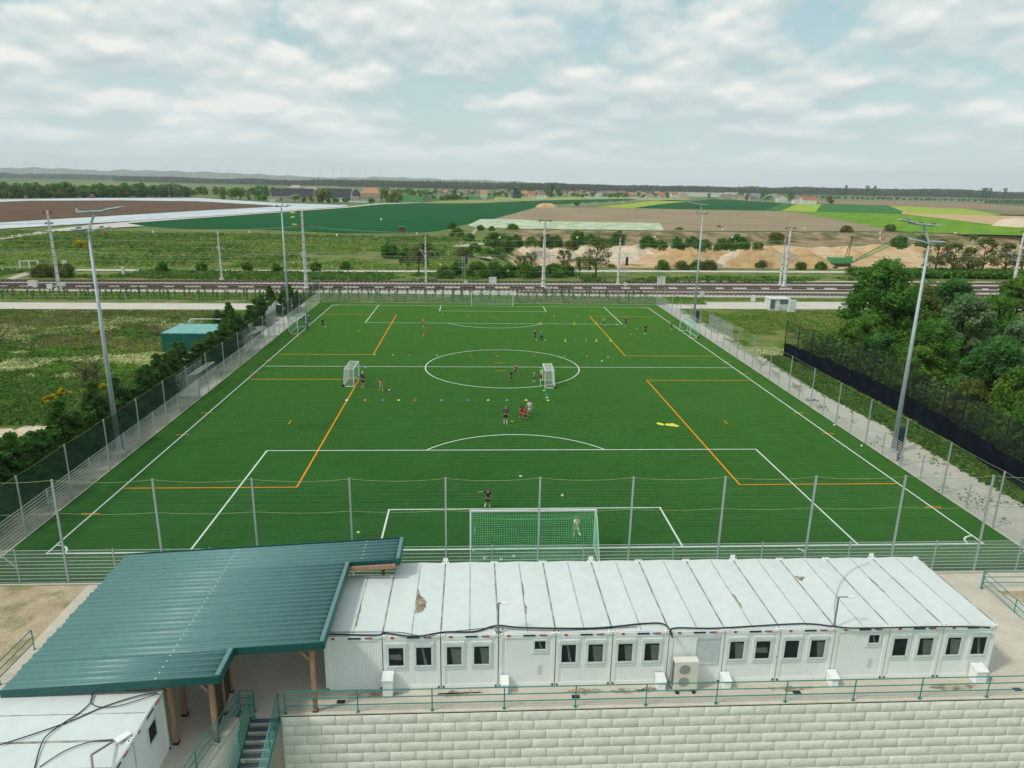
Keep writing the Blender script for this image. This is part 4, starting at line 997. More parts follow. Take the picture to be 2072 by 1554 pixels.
# ------------------------------------------------------------------ floodlight masts
def mast(x, y, side, label):
    t = empty('floodlight_mast', (x, y, 0), label, 'light mast', 'floodlight masts of the pitch')
    q = MB(); q.tube((x, y, 0), (x, y, 17.0), .21, .09, n=16); q.tube((x, y, 16.8), (x, y, 17.3), .05, n=8); q.build('pole', M['mast'], t, smooth=True)
    b = MB(); b.lathe((x, y, 0), [(.40, 0), (.40, .06), (.26, .07), (.24, .30)], 16); b.build('base_plate', M['mast'], t)
    s = side
    a = MB(); a.bar((x, y, 17.2), (x+s*.55, y+.15, 18.55), .13, .13); a.bar((x-s*.9, y-.1, 17.25), (x+s*1.0, y+.1, 17.30), .09, .09); a.bar((x-s*.1, y, 18.52), (x+s*1.8, y+.25, 18.72), .10, .10)
    a.build('bracket', M['mast'], t)
    def head(cx, cy, cz, w, l, tilt, yaw=0):
        Mx = Matrix.Translation((cx, cy, cz)) @ Matrix.Rotation(yaw, 4, 'Z') @ Matrix.Rotation(-s*tilt, 4, 'Y')
        h = MB(); h.box(-l/2, -w/2, -.05, l/2, w/2, .05, Mx); o = h.build('floodlight', M['lamp_body'], t, bevel=.02)
        g_ = MB(); g_.box(-l/2+.05, -w/2+.05, -.062, l/2-.05, w/2-.05, -.051, Mx); g_.build('lens', M['hut_dark'], o)
        k = MB(); k.box(-.12, -.14, .051, .12, .14, .16, Mx); k.build('driver', M['hut_dark'], o)
    head(x-s*.6, y-.1, 17.38, .62, .95, .02); head(x+s*.95, y+.1, 17.45, .5, 1.1, .16, s*.2)
    head(x-s*.1, y+.0, 18.62, .55, .9, .05); head(x+s*.85, y+.15, 18.68, .55, .9, .07); head(x+s*1.9, y+.25, 18.88, .5, 1.3, .18)
    c = MB(); c.box(x+s*-.15-.22, y+.35, 0, x+s*-.15+.22, y+.75, 2.1) if s > 0 else c.box(x+.38, y-.15, 0, x+.80, y+.25, 2.1)
    tag(c.build('control_cabinet', M['dark_blue'], bevel=.02), 'dark blue control cabinet at the foot of the '+label.split(',')[0], 'cabinet', 'cabinets at the masts')
mast(-31.62, 16.2, 1, 'near left floodlight mast, standing in front of the hedge')
mast(-31.99, 72.3, 1, 'far left floodlight mast, standing by the tall mesh gate')
mast(31.75, 15.9, -1, 'near right floodlight mast, standing on the gravel path')
mast(31.95, 72.7, -1, 'far right floodlight mast, standing behind the side goal')

# ------------------------------------------------------------------ goals
def quadnet(mb, P, nu, nv, r, bulge=0, bd=(0, 0, 0)):
    "net stretched over the quad P (4 corners)"
    P = [Vector(p) for p in P]; bd = Vector(bd)
    def at(u, v): return P[0].lerp(P[1], u).lerp(P[3].lerp(P[2], u), v)+bd*bulge*math.sin(math.pi*u)*math.sin(math.pi*v)
    for i in range(nu+1):
        mb.path([at(i/nu, j/8) for j in range(9)], r, 3)
    for j in range(nv+1):
        mb.path([at(i/8, j/nv) for i in range(9)], r, 3)
def full_goal(y, s, label, netr=.010, cell=.14, nm='goal_net', cx=0, hx=0, group='full-size goals', net=True, depth=2.0, top=.25):
    t = empty('goal', (cx, y, 0), label, 'goal', group)
    w, h = 3.66, 2.44; w += .06
    q = MB()
    for x in (-w, w): q.box(cx+x-.06, y-.06, 0, cx+x+.06, y+.06, h+.12)
    q.box(cx-w+.06, y-.06, h, cx+w-.06, y+.06, h+.12); q.build('goal_frame', M['goal_white'], t, bevel=.02)
    b = MB(); yb_ = y-s*depth; yt = y-s*top
    for x in (-w, w): b.tube((cx+x, y, h+.05), (cx+x, yt-s*.35, h-.25), .022, n=6); b.tube((cx+x, yt-s*.35, h-.25), (cx+x, yb_, .03), .022, n=6); b.tube((cx+x, y, .03), (cx+x, yb_, .03), .022, n=6)
    b.tube((cx-w, yb_, .03), (cx+w, yb_, .03), .022, n=6); b.build('net_support', M['goal_white'], t)
    if net:
        n = MB(); nu, nv = int(2*w/cell), int(2.7/cell)
        quadnet(n, [(cx-w, y, h), (cx+w, y, h), (cx+w, yt-s*.3, h-.25), (cx-w, yt-s*.3, h-.25)], nu, 4, netr, .18, (0, 0, -1))
        quadnet(n, [(cx-w, yt-s*.3, h-.25), (cx+w, yt-s*.3, h-.25), (cx+w, yb_, .03), (cx-w, yb_, .03)], nu, nv, netr, .35, (0, s, -.2))
        for x in (-w, w): quadnet(n, [(cx+x, y, h), (cx+x, yt-s*.3, h-.25), (cx+x, yb_, .03), (cx+x, y, .03)], 12, nv, netr)
        n.build('net', M[nm], t)
full_goal(0, 1, 'large white goal with green net in the foreground, backing onto the near fence', netr=.007, cell=.14)
full_goal(L2, -1, 'large white goal with green net at the far end of the pitch', netr=.010, cell=.3)
g1 = G(383, 645, 2.44); full_goal(60.4, 1, 'plain white goal without net behind the green storage container', cx=-38.6, nm='goal_net_white', group=None, net=False)
full_goal(G(55, 545).y, 1, 'small white goal frame beyond the railway at the far left', cx=G(58, 545).x, net=False, group=None) if False else None
def youth_goal(pf, pn, back, label, h=2.0, nm='goal_net_white', r=.010, up=.75, green=False):
    "front posts at pf (far) and pn (near); back = direction to the rear, depth"
    pf, pn, back = Vector((*pf, 0)), Vector((*pn, 0)), Vector((*back, 0)); c = (pf+pn)/2
    t = empty('youth_goal', c, label, 'goal', 'portable youth goals'); H_ = Vector((0, 0, h)); tb = back*up
    q = MB(); R_ = .05
    for p in (pf, pn): q.tube(p, p+H_, R_, n=8)
    q.tube(pf+H_, pn+H_, R_, n=8); q.build('goal_frame', M['goal_white'], t)
    b = MB()
    for p in (pf, pn): b.tube(p+H_, p+H_+tb, .03, n=6); b.tube(p+H_+tb, p+back+Vector((0, 0, .05)), .03, n=6); b.tube(p+Vector((0, 0, .04)), p+back+Vector((0, 0, .04)), .04, n=6)
    b.tube(pf+back+Vector((0, 0, .05)), pn+back+Vector((0, 0, .05)), .04, n=6); b.tube(pf+H_+tb, pn+H_+tb, .03, n=6); b.build('rear_frame', M['goal_white'], t)
    n = MB(); L_ = int((pf-pn).length/.15)
    quadnet(n, [pf+H_, pn+H_, pn+H_+tb, pf+H_+tb], L_, 6, r)
    quadnet(n, [pf+H_+tb, pn+H_+tb, pn+back, pf+back], L_, 13, r)
    for p in (pf, pn): quadnet(n, [p, p+H_, p+H_+tb, p+back], 13, 6, r)
    n.build('net', M[nm], t)
    wl = MB(); e = pn+back; d = (pn-pf).normalized(); wl.tube(e+d*.02+Vector((0, 0, .13)), e+d*.16+Vector((0, 0, .13)), .14, n=12); wl.build('wheel', M['black'], t)
youth_goal((-16.14, 38.67), (-16.17, 35.27), (-1.15, .15), 'small white wheeled goal on the left near the orange line corner', h=1.95, up=.85)
youth_goal((4.25, 38.0), (4.2, 34.85), (1.1, 0), 'small white wheeled goal in the centre circle beside the waiting children', h=1.95, up=.85)
youth_goal((-28.36, 67.7), (-28.37, 62.5), (-1.3, .1), 'white wheeled goal on the left touchline next to the children in blue', h=2.0, nm='goal_net', up=.9, r=.005)
youth_goal((28.0, 66.7), (27.97, 61.4), (1.25, .1), 'white wheeled goal on the right touchline next to the pointing coach', h=2.0, nm='goal_net', up=.9, r=.005)

# ------------------------------------------------------------------ balls, cones, markers
def make_ball():
    me = bpy.data.meshes.new('football'); b = bmesh.new(); bmesh.ops.create_icosphere(b, subdivisions=3, radius=.11); 
    for f in b.faces: f.smooth = True
    b.to_mesh(me); me.materials.append(M['ball_white']); me.materials.append(M['black'])
    ico = [Vector(v).normalized() for v in ((0, 1, 1.618), (0, -1, 1.618), (1, 1.618, 0), (-1, 1.618, 0), (1.618, 0, 1), (-1.618, 0, 1), (0, 1, -1.618), (0, -1, -1.618), (1, -1.618, 0), (-1, -1.618, 0), (1.618, 0, -1), (-1.618, 0, -1))]
    for p in me.polygons:
        n = Vector(p.center).normalized()
        if max(n.dot(i) for i in ico) > .95: p.material_index = 1
    return me
ball_me = make_ball()
for i, (u, v, lb) in enumerate(((1138, 1006, 'white football rolling in the near penalty area, right of the goalkeeper'), (788, 792, 'white football in front of the child in pink'),
    (959, 1117, 'white football against the left post of the near goal net'), (981, 1134, 'white football with dark panels behind the near goal net, leftmost at the fence'), (1014, 1136, 'yellowish football behind the near goal net, half hidden by the container roof'), (1040, 1130, 'white and red football behind the near goal net, right of the yellowish one'),
    (1743, 905, 'white football on the turf edge nearest the mother and toddler'), (1688, 863, 'white football on the right turf edge, the farther of two'), (658.7, 663, 'orange football at the feet of the child in black near the left goal'), (627.3, 658.5, 'white football beside the child in blue on the left touchline'),
    (590.7, 673, 'white football inside the left touchline goal, nearer corner'), (605, 666, 'white football inside the left touchline goal, farther corner'), (1085, 689.5, 'white football at the feet of the child in blue'), (1103.5, 690, 'white football at the feet of the child in green'), (1249, 659, 'pale football on the far penalty area line'), (1288, 667, 'white football between the child in navy and the man in black'))):
    g_ = G(u, v); o = bpy.data.objects.new('football', ball_me); COL.objects.link(o); o.location = (g_.x, g_.y, .128); o.rotation_euler = (i, i*2, i*.7)
    tag(o, lb, 'ball', 'footballs on the pitch')
def disc_me(m):
    q = MB(); q.lathe((0, 0, 0), [(.10, 0), (.12, .004), (.10, .035), (.05, .06), (.03, .055)], 14); return raw(q, 'marker_disc', m)
def cone_me(m):
    q = MB(); q.box(-.13, -.13, 0, .13, .13, .02); q.lathe((0, 0, .02), [(.10, 0), (.03, .30), (.02, .31)], 12); return raw(q, 'training_cone', m)
cols = {'orange': M['m_orange'], 'blue': M['m_blue'], 'yellow': M['m_yellow'], 'cyan': M['m_cyan'], 'green': M['m_green'], 'red': M['m_red'], 'white': M['ball_white']}
dm = {k: disc_me(m) for k, m in cols.items()}; cm = {k: cone_me(m) for k, m in cols.items()}
def put(me, name, u, v, lb, cat, grp, s=1.35):
    g_ = G(u, v); o = bpy.data.objects.new(name, me); COL.objects.link(o); o.location = (g_.x, g_.y, .024); o.scale = (s,)*3; tag(o, lb, cat, grp)
rowd = [(702, 'white'), (739, 'orange'), (775, 'blue'), (807, 'yellow'), (840, 'red'), (894, 'cyan'), (946, 'blue'), (988, 'yellow'), (1026, 'cyan'), (1065, 'yellow')]
ords = ['first', 'second', 'third', 'fourth', 'fifth', 'sixth', 'seventh', 'eighth', 'ninth', 'tenth', 'eleventh', 'twelfth', 'thirteenth']
for i, (u, c) in enumerate(rowd): put(dm[c], 'marker_disc', u, 810.5, f'{c} marker disc, {ords[i]} from the left in the long row before the small goals', 'marker', 'marker discs in the long row')
for i, (u, v, c, w) in enumerate(((1101, 791, 'green', 'just below the wheel end of the small goal'), (1105.5, 799, 'blue', 'right of the small goal in the centre circle'), (1107, 805, 'green', 'third below the small goal in the centre circle'), (1109, 811, 'yellow', 'last below the small goal in the centre circle'), (739.5, 744.5, 'cyan', 'on the halfway line by the man with the white cap'),
    (1093.5, 744.5, 'cyan', 'on the halfway line by the small goal'), (1095, 751, 'yellow', 'just under the halfway line by the small goal'), (1095.5, 755.5, 'yellow', 'second under the halfway line by the small goal'), (1037, 854, 'orange', 'to the right of the coach in the grey jacket'),
    (726, 671, 'orange', 'lying alone between the child in black and the far box'), (1277, 677, 'orange', 'lying between the orange line and the man in black'), (1218, 731, 'green', 'just above the halfway line on the right'))): put(dm[c], 'marker_disc', u, v, f'{c} marker disc {w}', 'marker', 'loose marker discs')
far_ = [(759, 'green'), (795, 'green'), (829, 'orange'), (884, 'green'), (952, 'orange'), (1007, 'orange'), (1080, 'red'), (1142, 'orange'), (1188, 'orange'), (1230, 'green')]
for i, (u, c) in enumerate(far_): put(dm[c], 'marker_disc', u, 718.5+.009*(u-759), f'{c} marker disc, {ords[i]} from the left in the row beyond the centre circle', 'marker', 'marker discs beyond the centre circle', 1.1)
for i, (u, c) in enumerate(((1144, 'yellow'), (1165, 'blue'), (1186, 'cyan'), (1207, 'yellow'), (1235, 'green'))): put(cm[c], 'training_cone', u, 691, f'{c} training cone, {ords[i]} from the left in the nearer cone row', 'cone', 'cones in the nearer row', 1.2)
for i, (u, c) in enumerate(((1094, 'yellow'), (1147, 'blue'), (1162, 'yellow'), (1185, 'cyan'), (1207, 'yellow'))): put(cm[c], 'training_cone', u, 656.5, f'{c} training cone, {ords[i]} from the left along the far penalty area line', 'cone', 'cones along the far box line', 1.2)
put(cm['orange'], 'training_cone', 857, 680, 'orange training cone beside the child in red and orange', 'cone', None, 1.2)
for i, (u, v) in enumerate(((1333, 858), (1337, 859), (1340, 860), (1350, 860), (1353, 861), (1357, 860), (1360, 862), (1364, 861), (1367, 862.5), (1370, 863), (1361, 859.5))): put(dm['yellow'], 'marker_disc', u, v, 'yellow marker disc tipped out '+('in the small heap left of the orange line' if i < 3 else 'in the long heap left of the orange line'), 'marker', 'spilled discs small heap' if i < 3 else 'spilled discs long heap', 1.7)
for i, (u, v, c) in enumerate(((895, 637, 'green'), (945, 639, 'white'), (1030, 638, 'cyan'), (1076, 639, 'orange'), (1121, 640, 'white'), (1171, 641, 'green'), (725, 1078, 'green'))): put(dm[c], 'marker_disc', u, v, f'{c} marker disc ' + ('inside the far penalty area, counted '+ords[i]+' from its left side' if i < 6 else 'alone in the near penalty area left of the goal area'), 'marker', 'marker discs in the far penalty area' if i < 6 else None, 1.0)
# ------------------------------------------------------------------ people
def skinmesh(name, pts, edges, rad, m, parent, root=0, sub=1):
    me = bpy.data.meshes.new(name); me.from_pydata([tuple(p) for p in pts], edges, []); me.update()
    o = bpy.data.objects.new(name, me); COL.objects.link(o); o.parent = parent
    s = o.modifiers.new('skin', 'SKIN'); s.use_smooth_shade = True
    for i, v in enumerate(me.skin_vertices[0].data):
        r = rad[i]; v.radius = r if isinstance(r, tuple) else (r, r); v.use_root = (i == root)
    if sub: d = o.modifiers.new('smooth', 'SUBSURF'); d.levels = sub; d.render_levels = sub
    me.materials.append(m); return o
_pm = {}
def pmat(c):
    if c not in _pm: _pm[c] = mat('cloth_%d' % len(_pm), c, tuple(x*.75 for x in c), 14, .85)
    return _pm[c]
SKIN = (.50, .30, .20); SKIN2 = (.30, .17, .11)
def person(u, v, H, face, label, shirt, shorts, socks, hair=(.05, .03, .02), shoes=(.6, .6, .6), armL=(0, .12, .2), armR=(0, .12, .2), legL=(0, 0), legR=(0, 0), sleeve='short', legs='short', longhair=False, gloves=None, lean=0, skin=SKIN, extra=None, cap=None, vest=None, gx=None):
    """arm = (forward swing, sideways lift, elbow bend), leg = (forward swing, knee bend); face = heading, 0 looks to the camera"""
    g_ = G(u, v) if gx is None else Vector(gx)
    t = empty('person', (g_.x, g_.y, .020), label, 'person', rz=face)
    s = H/1.75; kid = H < 1.6; hr = .112*(1.0 if not kid else .93/s if s < .93 else 1)
    hip, sh = .90*s, 1.43*s
    P = []; E_ = []; Rr = []
    def V(x, y, z, r, p=None):
        P.append(Vector((x, y, z))); Rr.append(r); 
        if p is not None: E_.append((p, len(P)-1))
        return len(P)-1
    def dirv(fwd, side, sgn): return Vector((sgn*math.sin(side), -math.sin(fwd)*math.cos(side), -math.cos(fwd)*math.cos(side)))
    ln_ = lambda z: -lean*(z-hip)
    pel = V(0, 0, hip, (.135*s, .10*s)); wa = V(0, ln_(1.10*s), 1.10*s, (.125*s, .09*s), pel); ch = V(0, ln_(1.30*s), 1.30*s, (.155*s, .105*s), wa)
    nk = V(0, ln_(1.46*s), 1.46*s, .055*s, ch); hd0 = V(0, ln_(1.55*s)-.01, 1.54*s, hr*.70, nk); hd1 = V(0, ln_(1.65*s)-.01, H-hr*.95, (hr*.82, hr*.95), hd0); hd2 = V(0, ln_(1.7*s), H-hr*.30, hr*.55, hd1)
    J = {}
    for sgn, arm, key in ((1, armL, 'L'), (-1, armR, 'R')):
        fw, sd, el = arm
        s0 = V(sgn*.185*s, ln_(sh), sh-.03*s, .058*s, ch)
        d1 = dirv(fw, sd, sgn); e = P[s0]+d1*.29*s; d2 = dirv(fw+el, sd, sgn); w = e+d2*.25*s
        s1 = V(*e, .040*s, s0); s2 = V(*w, .028*s, s1); hm = w+d2*.07*s; s3 = V(*hm, (.036*s, .018*s), s2)
        for k, (off, L_) in enumerate(((-.028, .062), (-.010, .075), (.010, .072), (.028, .055))):
            b = hm+Vector((0, off*s, 0)); f1 = V(*(b+d2*.035*s), .0085*s, s3); V(*(b+d2*L_*s+Vector((-sgn*.012*s, 0, 0))), .0075*s, f1)
        V(*(w+d2*.05*s+Vector((0, -.045*s, 0))), .010*s, s2)
        J[key] = (P[s0], e, w, hm, d2)
    for sgn, lg, key in ((1, legL, 'l'), (-1, legR, 'r')):
        fw, kn = lg
        h0 = V(sgn*.095*s, 0, hip-.05*s, (.090*s, .095*s), pel); d1 = dirv(fw, .05, sgn); k_ = P[h0]+d1*.40*s
        d2 = dirv(fw-kn, .03, sgn); a = k_+d2*.40*s
        k1 = V(*k_, .060*s, h0); c1 = V(*k_.lerp(a, .35), .056*s, k1); a1 = V(*a, .036*s, c1)
        fd = Vector((0, -math.cos(fw-kn), -math.sin(fw-kn)*.6)); toe = a+fd*.15*s+Vector((0, 0, -.045*s)); V(*toe, (.040*s, .028*s), a1)
        J[key] = (P[h0], k_, a, toe)
    low = min(J[k][2].z for k in 'lr')-.075*s
    for p in P: p.z -= low
    for k in J: J[k] = tuple(Vector((q[0], q[1], q[2]-(low if i < 4 else 0))) for i, q in enumerate(J[k]))if False else J[k]
    dz = Vector((0, 0, -low))
    Q = lambda k, i: J[k][i]+dz
    body = skinmesh('body', P, E_, Rr, pmat(skin), t)
    hc = P[hd1]; fm = MB()
    for sx in (-1, 1): fm.box(hc.x+sx*.036-.012, hc.y-hr*1.0, hc.z-.012, hc.x+sx*.036+.012, hc.y-hr*.82, hc.z+.010)
    fm.build('eyes', M['black'], body).location = (0, 0, 0)
    n_ = MB(); n_.face([(hc.x-.014, hc.y-hr*.9, hc.z-.035), (hc.x+.014, hc.y-hr*.9, hc.z-.035), (hc.x, hc.y-hr*.9, hc.z+.01)]); n_.face([(hc.x-.014, hc.y-hr*.9, hc.z-.035), (hc.x, hc.y-hr*1.2, hc.z-.03), (hc.x+.014, hc.y-hr*.9, hc.z-.035)]); n_.face([(hc.x-.014, hc.y-hr*.9, hc.z-.035), (hc.x, hc.y-hr*.9, hc.z+.01), (hc.x, hc.y-hr*1.2, hc.z-.03)]); n_.face([(hc.x+.014, hc.y-hr*.9, hc.z-.035), (hc.x, hc.y-hr*1.2, hc.z-.03), (hc.x, hc.y-hr*.9, hc.z+.01)])
    n_.build('nose', pmat(skin), body)
    m_ = MB(); m_.box(hc.x-.022, hc.y-hr*.98, hc.z-.060, hc.x+.022, hc.y-hr*.8, hc.z-.050); m_.build('mouth', M['red'], body)
    hp = [hc+Vector((0, .022, -.01)), hc+Vector((0, .015, hr*.35)), hc+Vector((0, .005, hr*.62))]; he = [(0, 1), (1, 2)]; hrad = [(hr*.98, hr*.86), (hr*1.02, hr*.98), (hr*.8, hr*.8)]
    if longhair: hp += [hc+Vector((0, .05, -.12)), hc+Vector((0, .06, -.22))]; he += [(0, 3), (3, 4)]; hrad += [hr*.85, hr*.55]
    skinmesh('hair' if cap is None else 'cap', hp, he, hrad, pmat(cap or hair), t)
    # shirt
    k = 1.16; sp = [P[pel]+Vector((0, 0, -.015)), P[wa], P[ch], P[nk]+Vector((0, 0, -.045*s))]; se = [(0, 1), (1, 2), (2, 3)]; sr = [(.145*s*k, .115*s*k), (.135*s*k, .105*s*k), (.158*s*k, .112*s*k), .075*s]
    for key in 'LR':
        a0, e0, w0 = Q(key, 0), Q(key, 1), Q(key, 2); n0 = len(sp); sp += [a0, a0.lerp(e0, .8)]; se += [(2, n0), (n0, n0+1)]; sr += [.072*s, .062*s]
        if sleeve == 'long': sp += [e0, w0]; se += [(n0+1, n0+2), (n0+2, n0+3)]; sr += [.054*s, .040*s]
    top = skinmesh('jacket' if sleeve == 'long' else 'shirt', sp, se, sr, pmat(shirt), t, 2)
    if vest:
        q = MB(); c0 = P[ch]; q.box(-.02*s, c0.y-.15*s, hip-low-.02*s if False else P[pel].z+.03, .02*s, c0.y-.135*s, P[ch].z+.08*s); q.build('front_stripe', pmat(vest), top)
    # shorts / trousers
    tp = [P[pel]+Vector((0, 0, .05*s)), P[pel]+Vector((0, 0, -.03*s))]; te = [(0, 1)]; tr_ = [(.148*s, .118*s), (.155*s, .125*s)]
    for key in 'lr':
        h0, k0, a0 = Q(key, 0), Q(key, 1), Q(key, 2); n0 = len(tp); tp += [h0+Vector((0, 0, -.02*s)), h0.lerp(k0, .85)]; te += [(1, n0), (n0, n0+1)]; tr_ += [.108*s, .098*s]
        if legs == 'long': tp += [k0, a0]; te += [(n0+1, n0+2), (n0+2, n0+3)]; tr_ += [.078*s, .060*s]
    skinmesh('trousers' if legs == 'long' else 'shorts', tp, te, tr_, pmat(shorts), t, 1)
    for key in 'lr':
        k0, a0, toe = Q(key, 1), Q(key, 2), Q(key, 3)
        if legs != 'long': skinmesh('sock', [k0.lerp(a0, .25), k0.lerp(a0, .5), a0], [(0, 1), (1, 2)], [.062*s, .062*s, .044*s], pmat(socks), t)
        hl = a0+(a0-toe)*.25; hl.z = a0.z-.03*s; skinmesh('shoe', [hl, a0.lerp(toe, .5)+Vector((0, 0, -.015*s)), toe], [(0, 1), (1, 2)], [.048*s, .052*s, .042*s], pmat(shoes), t)
    if gloves:
        for key in 'LR': skinmesh('glove', [Q(key, 2), Q(key, 3), Q(key, 3)+J[key][4]*.07*s], [(0, 1), (1, 2)], [.04*s, .058*s, .045*s], pmat(gloves), t)
    return t
BK, WH, RD, NV, GY = (.012, .013, .015), (.72, .74, .74), (.55, .015, .012), (.015, .03, .085), (.07, .085, .10)
HF = math.pi/2
person(1023, 858, 1.78, -.15, 'man in a dark grey zipped jacket and black shorts standing with the children in red', GY, BK, WH, shoes=WH, sleeve='long', armL=(.1, .22, .1), armR=(.1, .22, .1), legL=(.1, 0), legR=(0, 0), vest=(.6, .62, .62), skin=SKIN)
person(1055, 850, 1.42, .5, 'child with long brown hair all in red, walking beside the man in grey', RD, RD, SKIN, hair=(.10, .045, .02), longhair=True, shoes=(.3, .6, .7), armR=(.5, .7, 1.8), armL=(.3, .1, .6), legL=(.45, .1), legR=(-.35, .5))
person(1062, 853, 1.36, .1, 'child in red shirt and black shorts in front of the one in white', (.62, .03, .015), BK, BK, shoes=BK, armL=(.2, .2, .2), armR=(-.2, .2, .2), legL=(.3, .1), legR=(-.2, .3), vest=(.7, .45, .05))
person(1071, 841, 1.50, 0, 'child in an all white kit with black socks behind the two in red', WH, WH, BK, shoes=BK, armL=(.2, .25, .3), armR=(.3, .3, .9), legR=(.1, 0))
person(1043, 758, 1.50, .9, 'child in red shirt and dark shorts sprinting near the centre of the pitch', RD, BK, (.25, .01, .01), shoes=(.7, .7, .02), armL=(-.9, .3, .9), armR=(.9, .3, 1.3), legL=(.8, .5), legR=(-.7, .5), lean=.25)
person(1034, 774, 1.38, HF*.6, 'child in black and white kit standing near the centre spot', BK, BK, BK, shoes=BK, armL=(.2, .15, .3), legL=(.2, .2), vest=WH)
person(1081, 774, 1.40, HF*.8, 'child in pale grey shirt and black shorts waiting left of the small centre goal', (.45, .48, .5), BK, WH, shoes=WH, legL=(.15, 0), legR=(-.15, 0))
person(1093.5, 780, 1.38, HF, 'child in black shirt and white shorts right beside the small centre goal', BK, WH, WH, shoes=(.75, .75, .3), armL=(1.0, .2, .6), armR=(.8, .2, .6))
person(734.5, 785, 1.78, -HF*.4, 'man in navy tracksuit top, black shorts and white cap by the small left goal', NV, BK, SKIN, cap=WH, sleeve='long', shoes=WH, armL=(.5, .15, .9), armR=(.5, .15, .9))
person(771.5, 791, 1.36, HF*.5, 'child in pale pink kit kicking a ball left of the centre circle', (.62, .36, .38), (.62, .40, .42), (.6, .4, .4), hair=(.22, .10, .03), longhair=True, shoes=WH, legL=(.4, .5), legR=(-.3, .1), armL=(-.4, .3, .4), armR=(.5, .4, .4))
person(858, 662, 1.45, -HF*.5, 'child in orange shirt and black shorts walking in the far penalty area corner', (.75, .22, .01), BK, WH, shoes=WH, legL=(.5, .3), legR=(-.4, .3), armL=(-.4, .2, .5), armR=(.6, .3, 1.2))
person(864, 680, 1.42, HF, 'child in red and orange kit standing by the orange cone', (.60, .06, .01), (.50, .03, .01), (.5, .05, .02), shoes=BK)
person(1082, 689, 1.45, .3, 'child in blue kit with a ball outside the far penalty arc', (.02, .06, .17), (.02, .04, .13), (.02, .05, .15), hair=(.45, .32, .15), shoes=BK)
person(1095.5, 689, 1.48, -.1, 'child in bright green top and black trousers with a ball', (.02, .42, .20), BK, BK, legs='long', sleeve='long', shoes=BK)
person(1221, 660, 1.45, HF*.7, 'child in white shirt and black shorts running along the far box line', (.70, .55, .55), BK, (.3, .55, .65), shoes=WH, legL=(.4, .2), legR=(-.6, .5), hair=(.2, .08, .03))
person(1265.5, 662, 1.50, .2, 'child in navy shirt and shorts right of the far penalty area', (.015, .03, .10), (.015, .03, .09), SKIN, shoes=WH, armL=(.5, .1, 1.6), armR=(.5, .1, 1.6), hair=(.2, .06, .02))
person(1305, 679, 1.72, math.pi*.95, 'man in black shirt and teal shorts seen from behind near the far right corner', BK, (.0, .09, .10), WH, shoes=BK, armL=(.1, .25, .2), armR=(.1, .25, .2), legL=(0, 0), legR=(.1, 0))
person(1358.5, 670, 1.78, -HF*.8, 'man in grey top and black shorts pointing left at the right touchline goal', (.12, .14, .16), BK, SKIN, sleeve='long', shoes=(.3, .4, .7), armR=(0, 1.45, 0), armL=(.4, .1, 1.3))
person(616, 656, 1.60, 0, 'tall child in bright blue shirt standing behind the left touchline goal', (.015, .13, .35), BK, SKIN, shoes=(.5, .2, .1))
person(625, 656.5, 1.45, .2, 'fair haired child in blue shirt and black shorts with a ball by the left goal', (.02, .14, .34), BK, SKIN, hair=(.5, .36, .22), shoes=WH)
person(622.5, 669, 1.42, .3, 'child in cyan jacket and black trousers just right of the left touchline goal', (.01, .36, .42), BK, BK, legs='long', sleeve='long', shoes=BK)
person(653.5, 661.5, 1.38, HF*.5, 'child all in black with yellow shoes dribbling an orange ball at the left', BK, BK, BK, legs='long', sleeve='long', shoes=(.7, .75, .1), legL=(.35, .1), legR=(-.35, .2))
person(987, 1029, 1.45, math.pi*.92, 'goalkeeper child in black kit with orange gloves, one arm stretched out, near goal area', BK, BK, WH, hair=(.09, .04, .02), shoes=(.65, .62, .25), armL=(0, 1.45, .1), armR=(-.4, .3, 1.3), legL=(-.5, .7), legR=(.15, .1), gloves=(.85, .20, .05), lean=.08, vest=None)
person(1168, 1087, 1.42, math.pi*1.05, 'child in pale green shirt seen from behind in front of the near goal', (.74, .82, .62), (.50, .60, .34), WH, hair=(.20, .10, .05), shoes=WH, legL=(.25, .1), legR=(-.45, .9), armL=(-.5, .3, .5), armR=(.4, .3, .4), gx=G(1166, 1087))
person(1816, 935, 1.68, HF*.3, 'woman in patterned jacket and blue jeans standing outside the right fence with a toddler', (.28, .16, .13), (.07, .12, .20), WH, legs='long', sleeve='long', hair=(.18, .09, .05), longhair=True, armL=(.6, .1, 1.2), armR=(.6, .1, 1.4), shoes=WH)
person(1821.5, 942, .86, .2, 'toddler in pale clothes in front of the woman at the right fence', (.55, .6, .68), (.5, .55, .64), WH, hair=(.4, .28, .18), sleeve='long', legs='long', shoes=(.5, .5, .5))

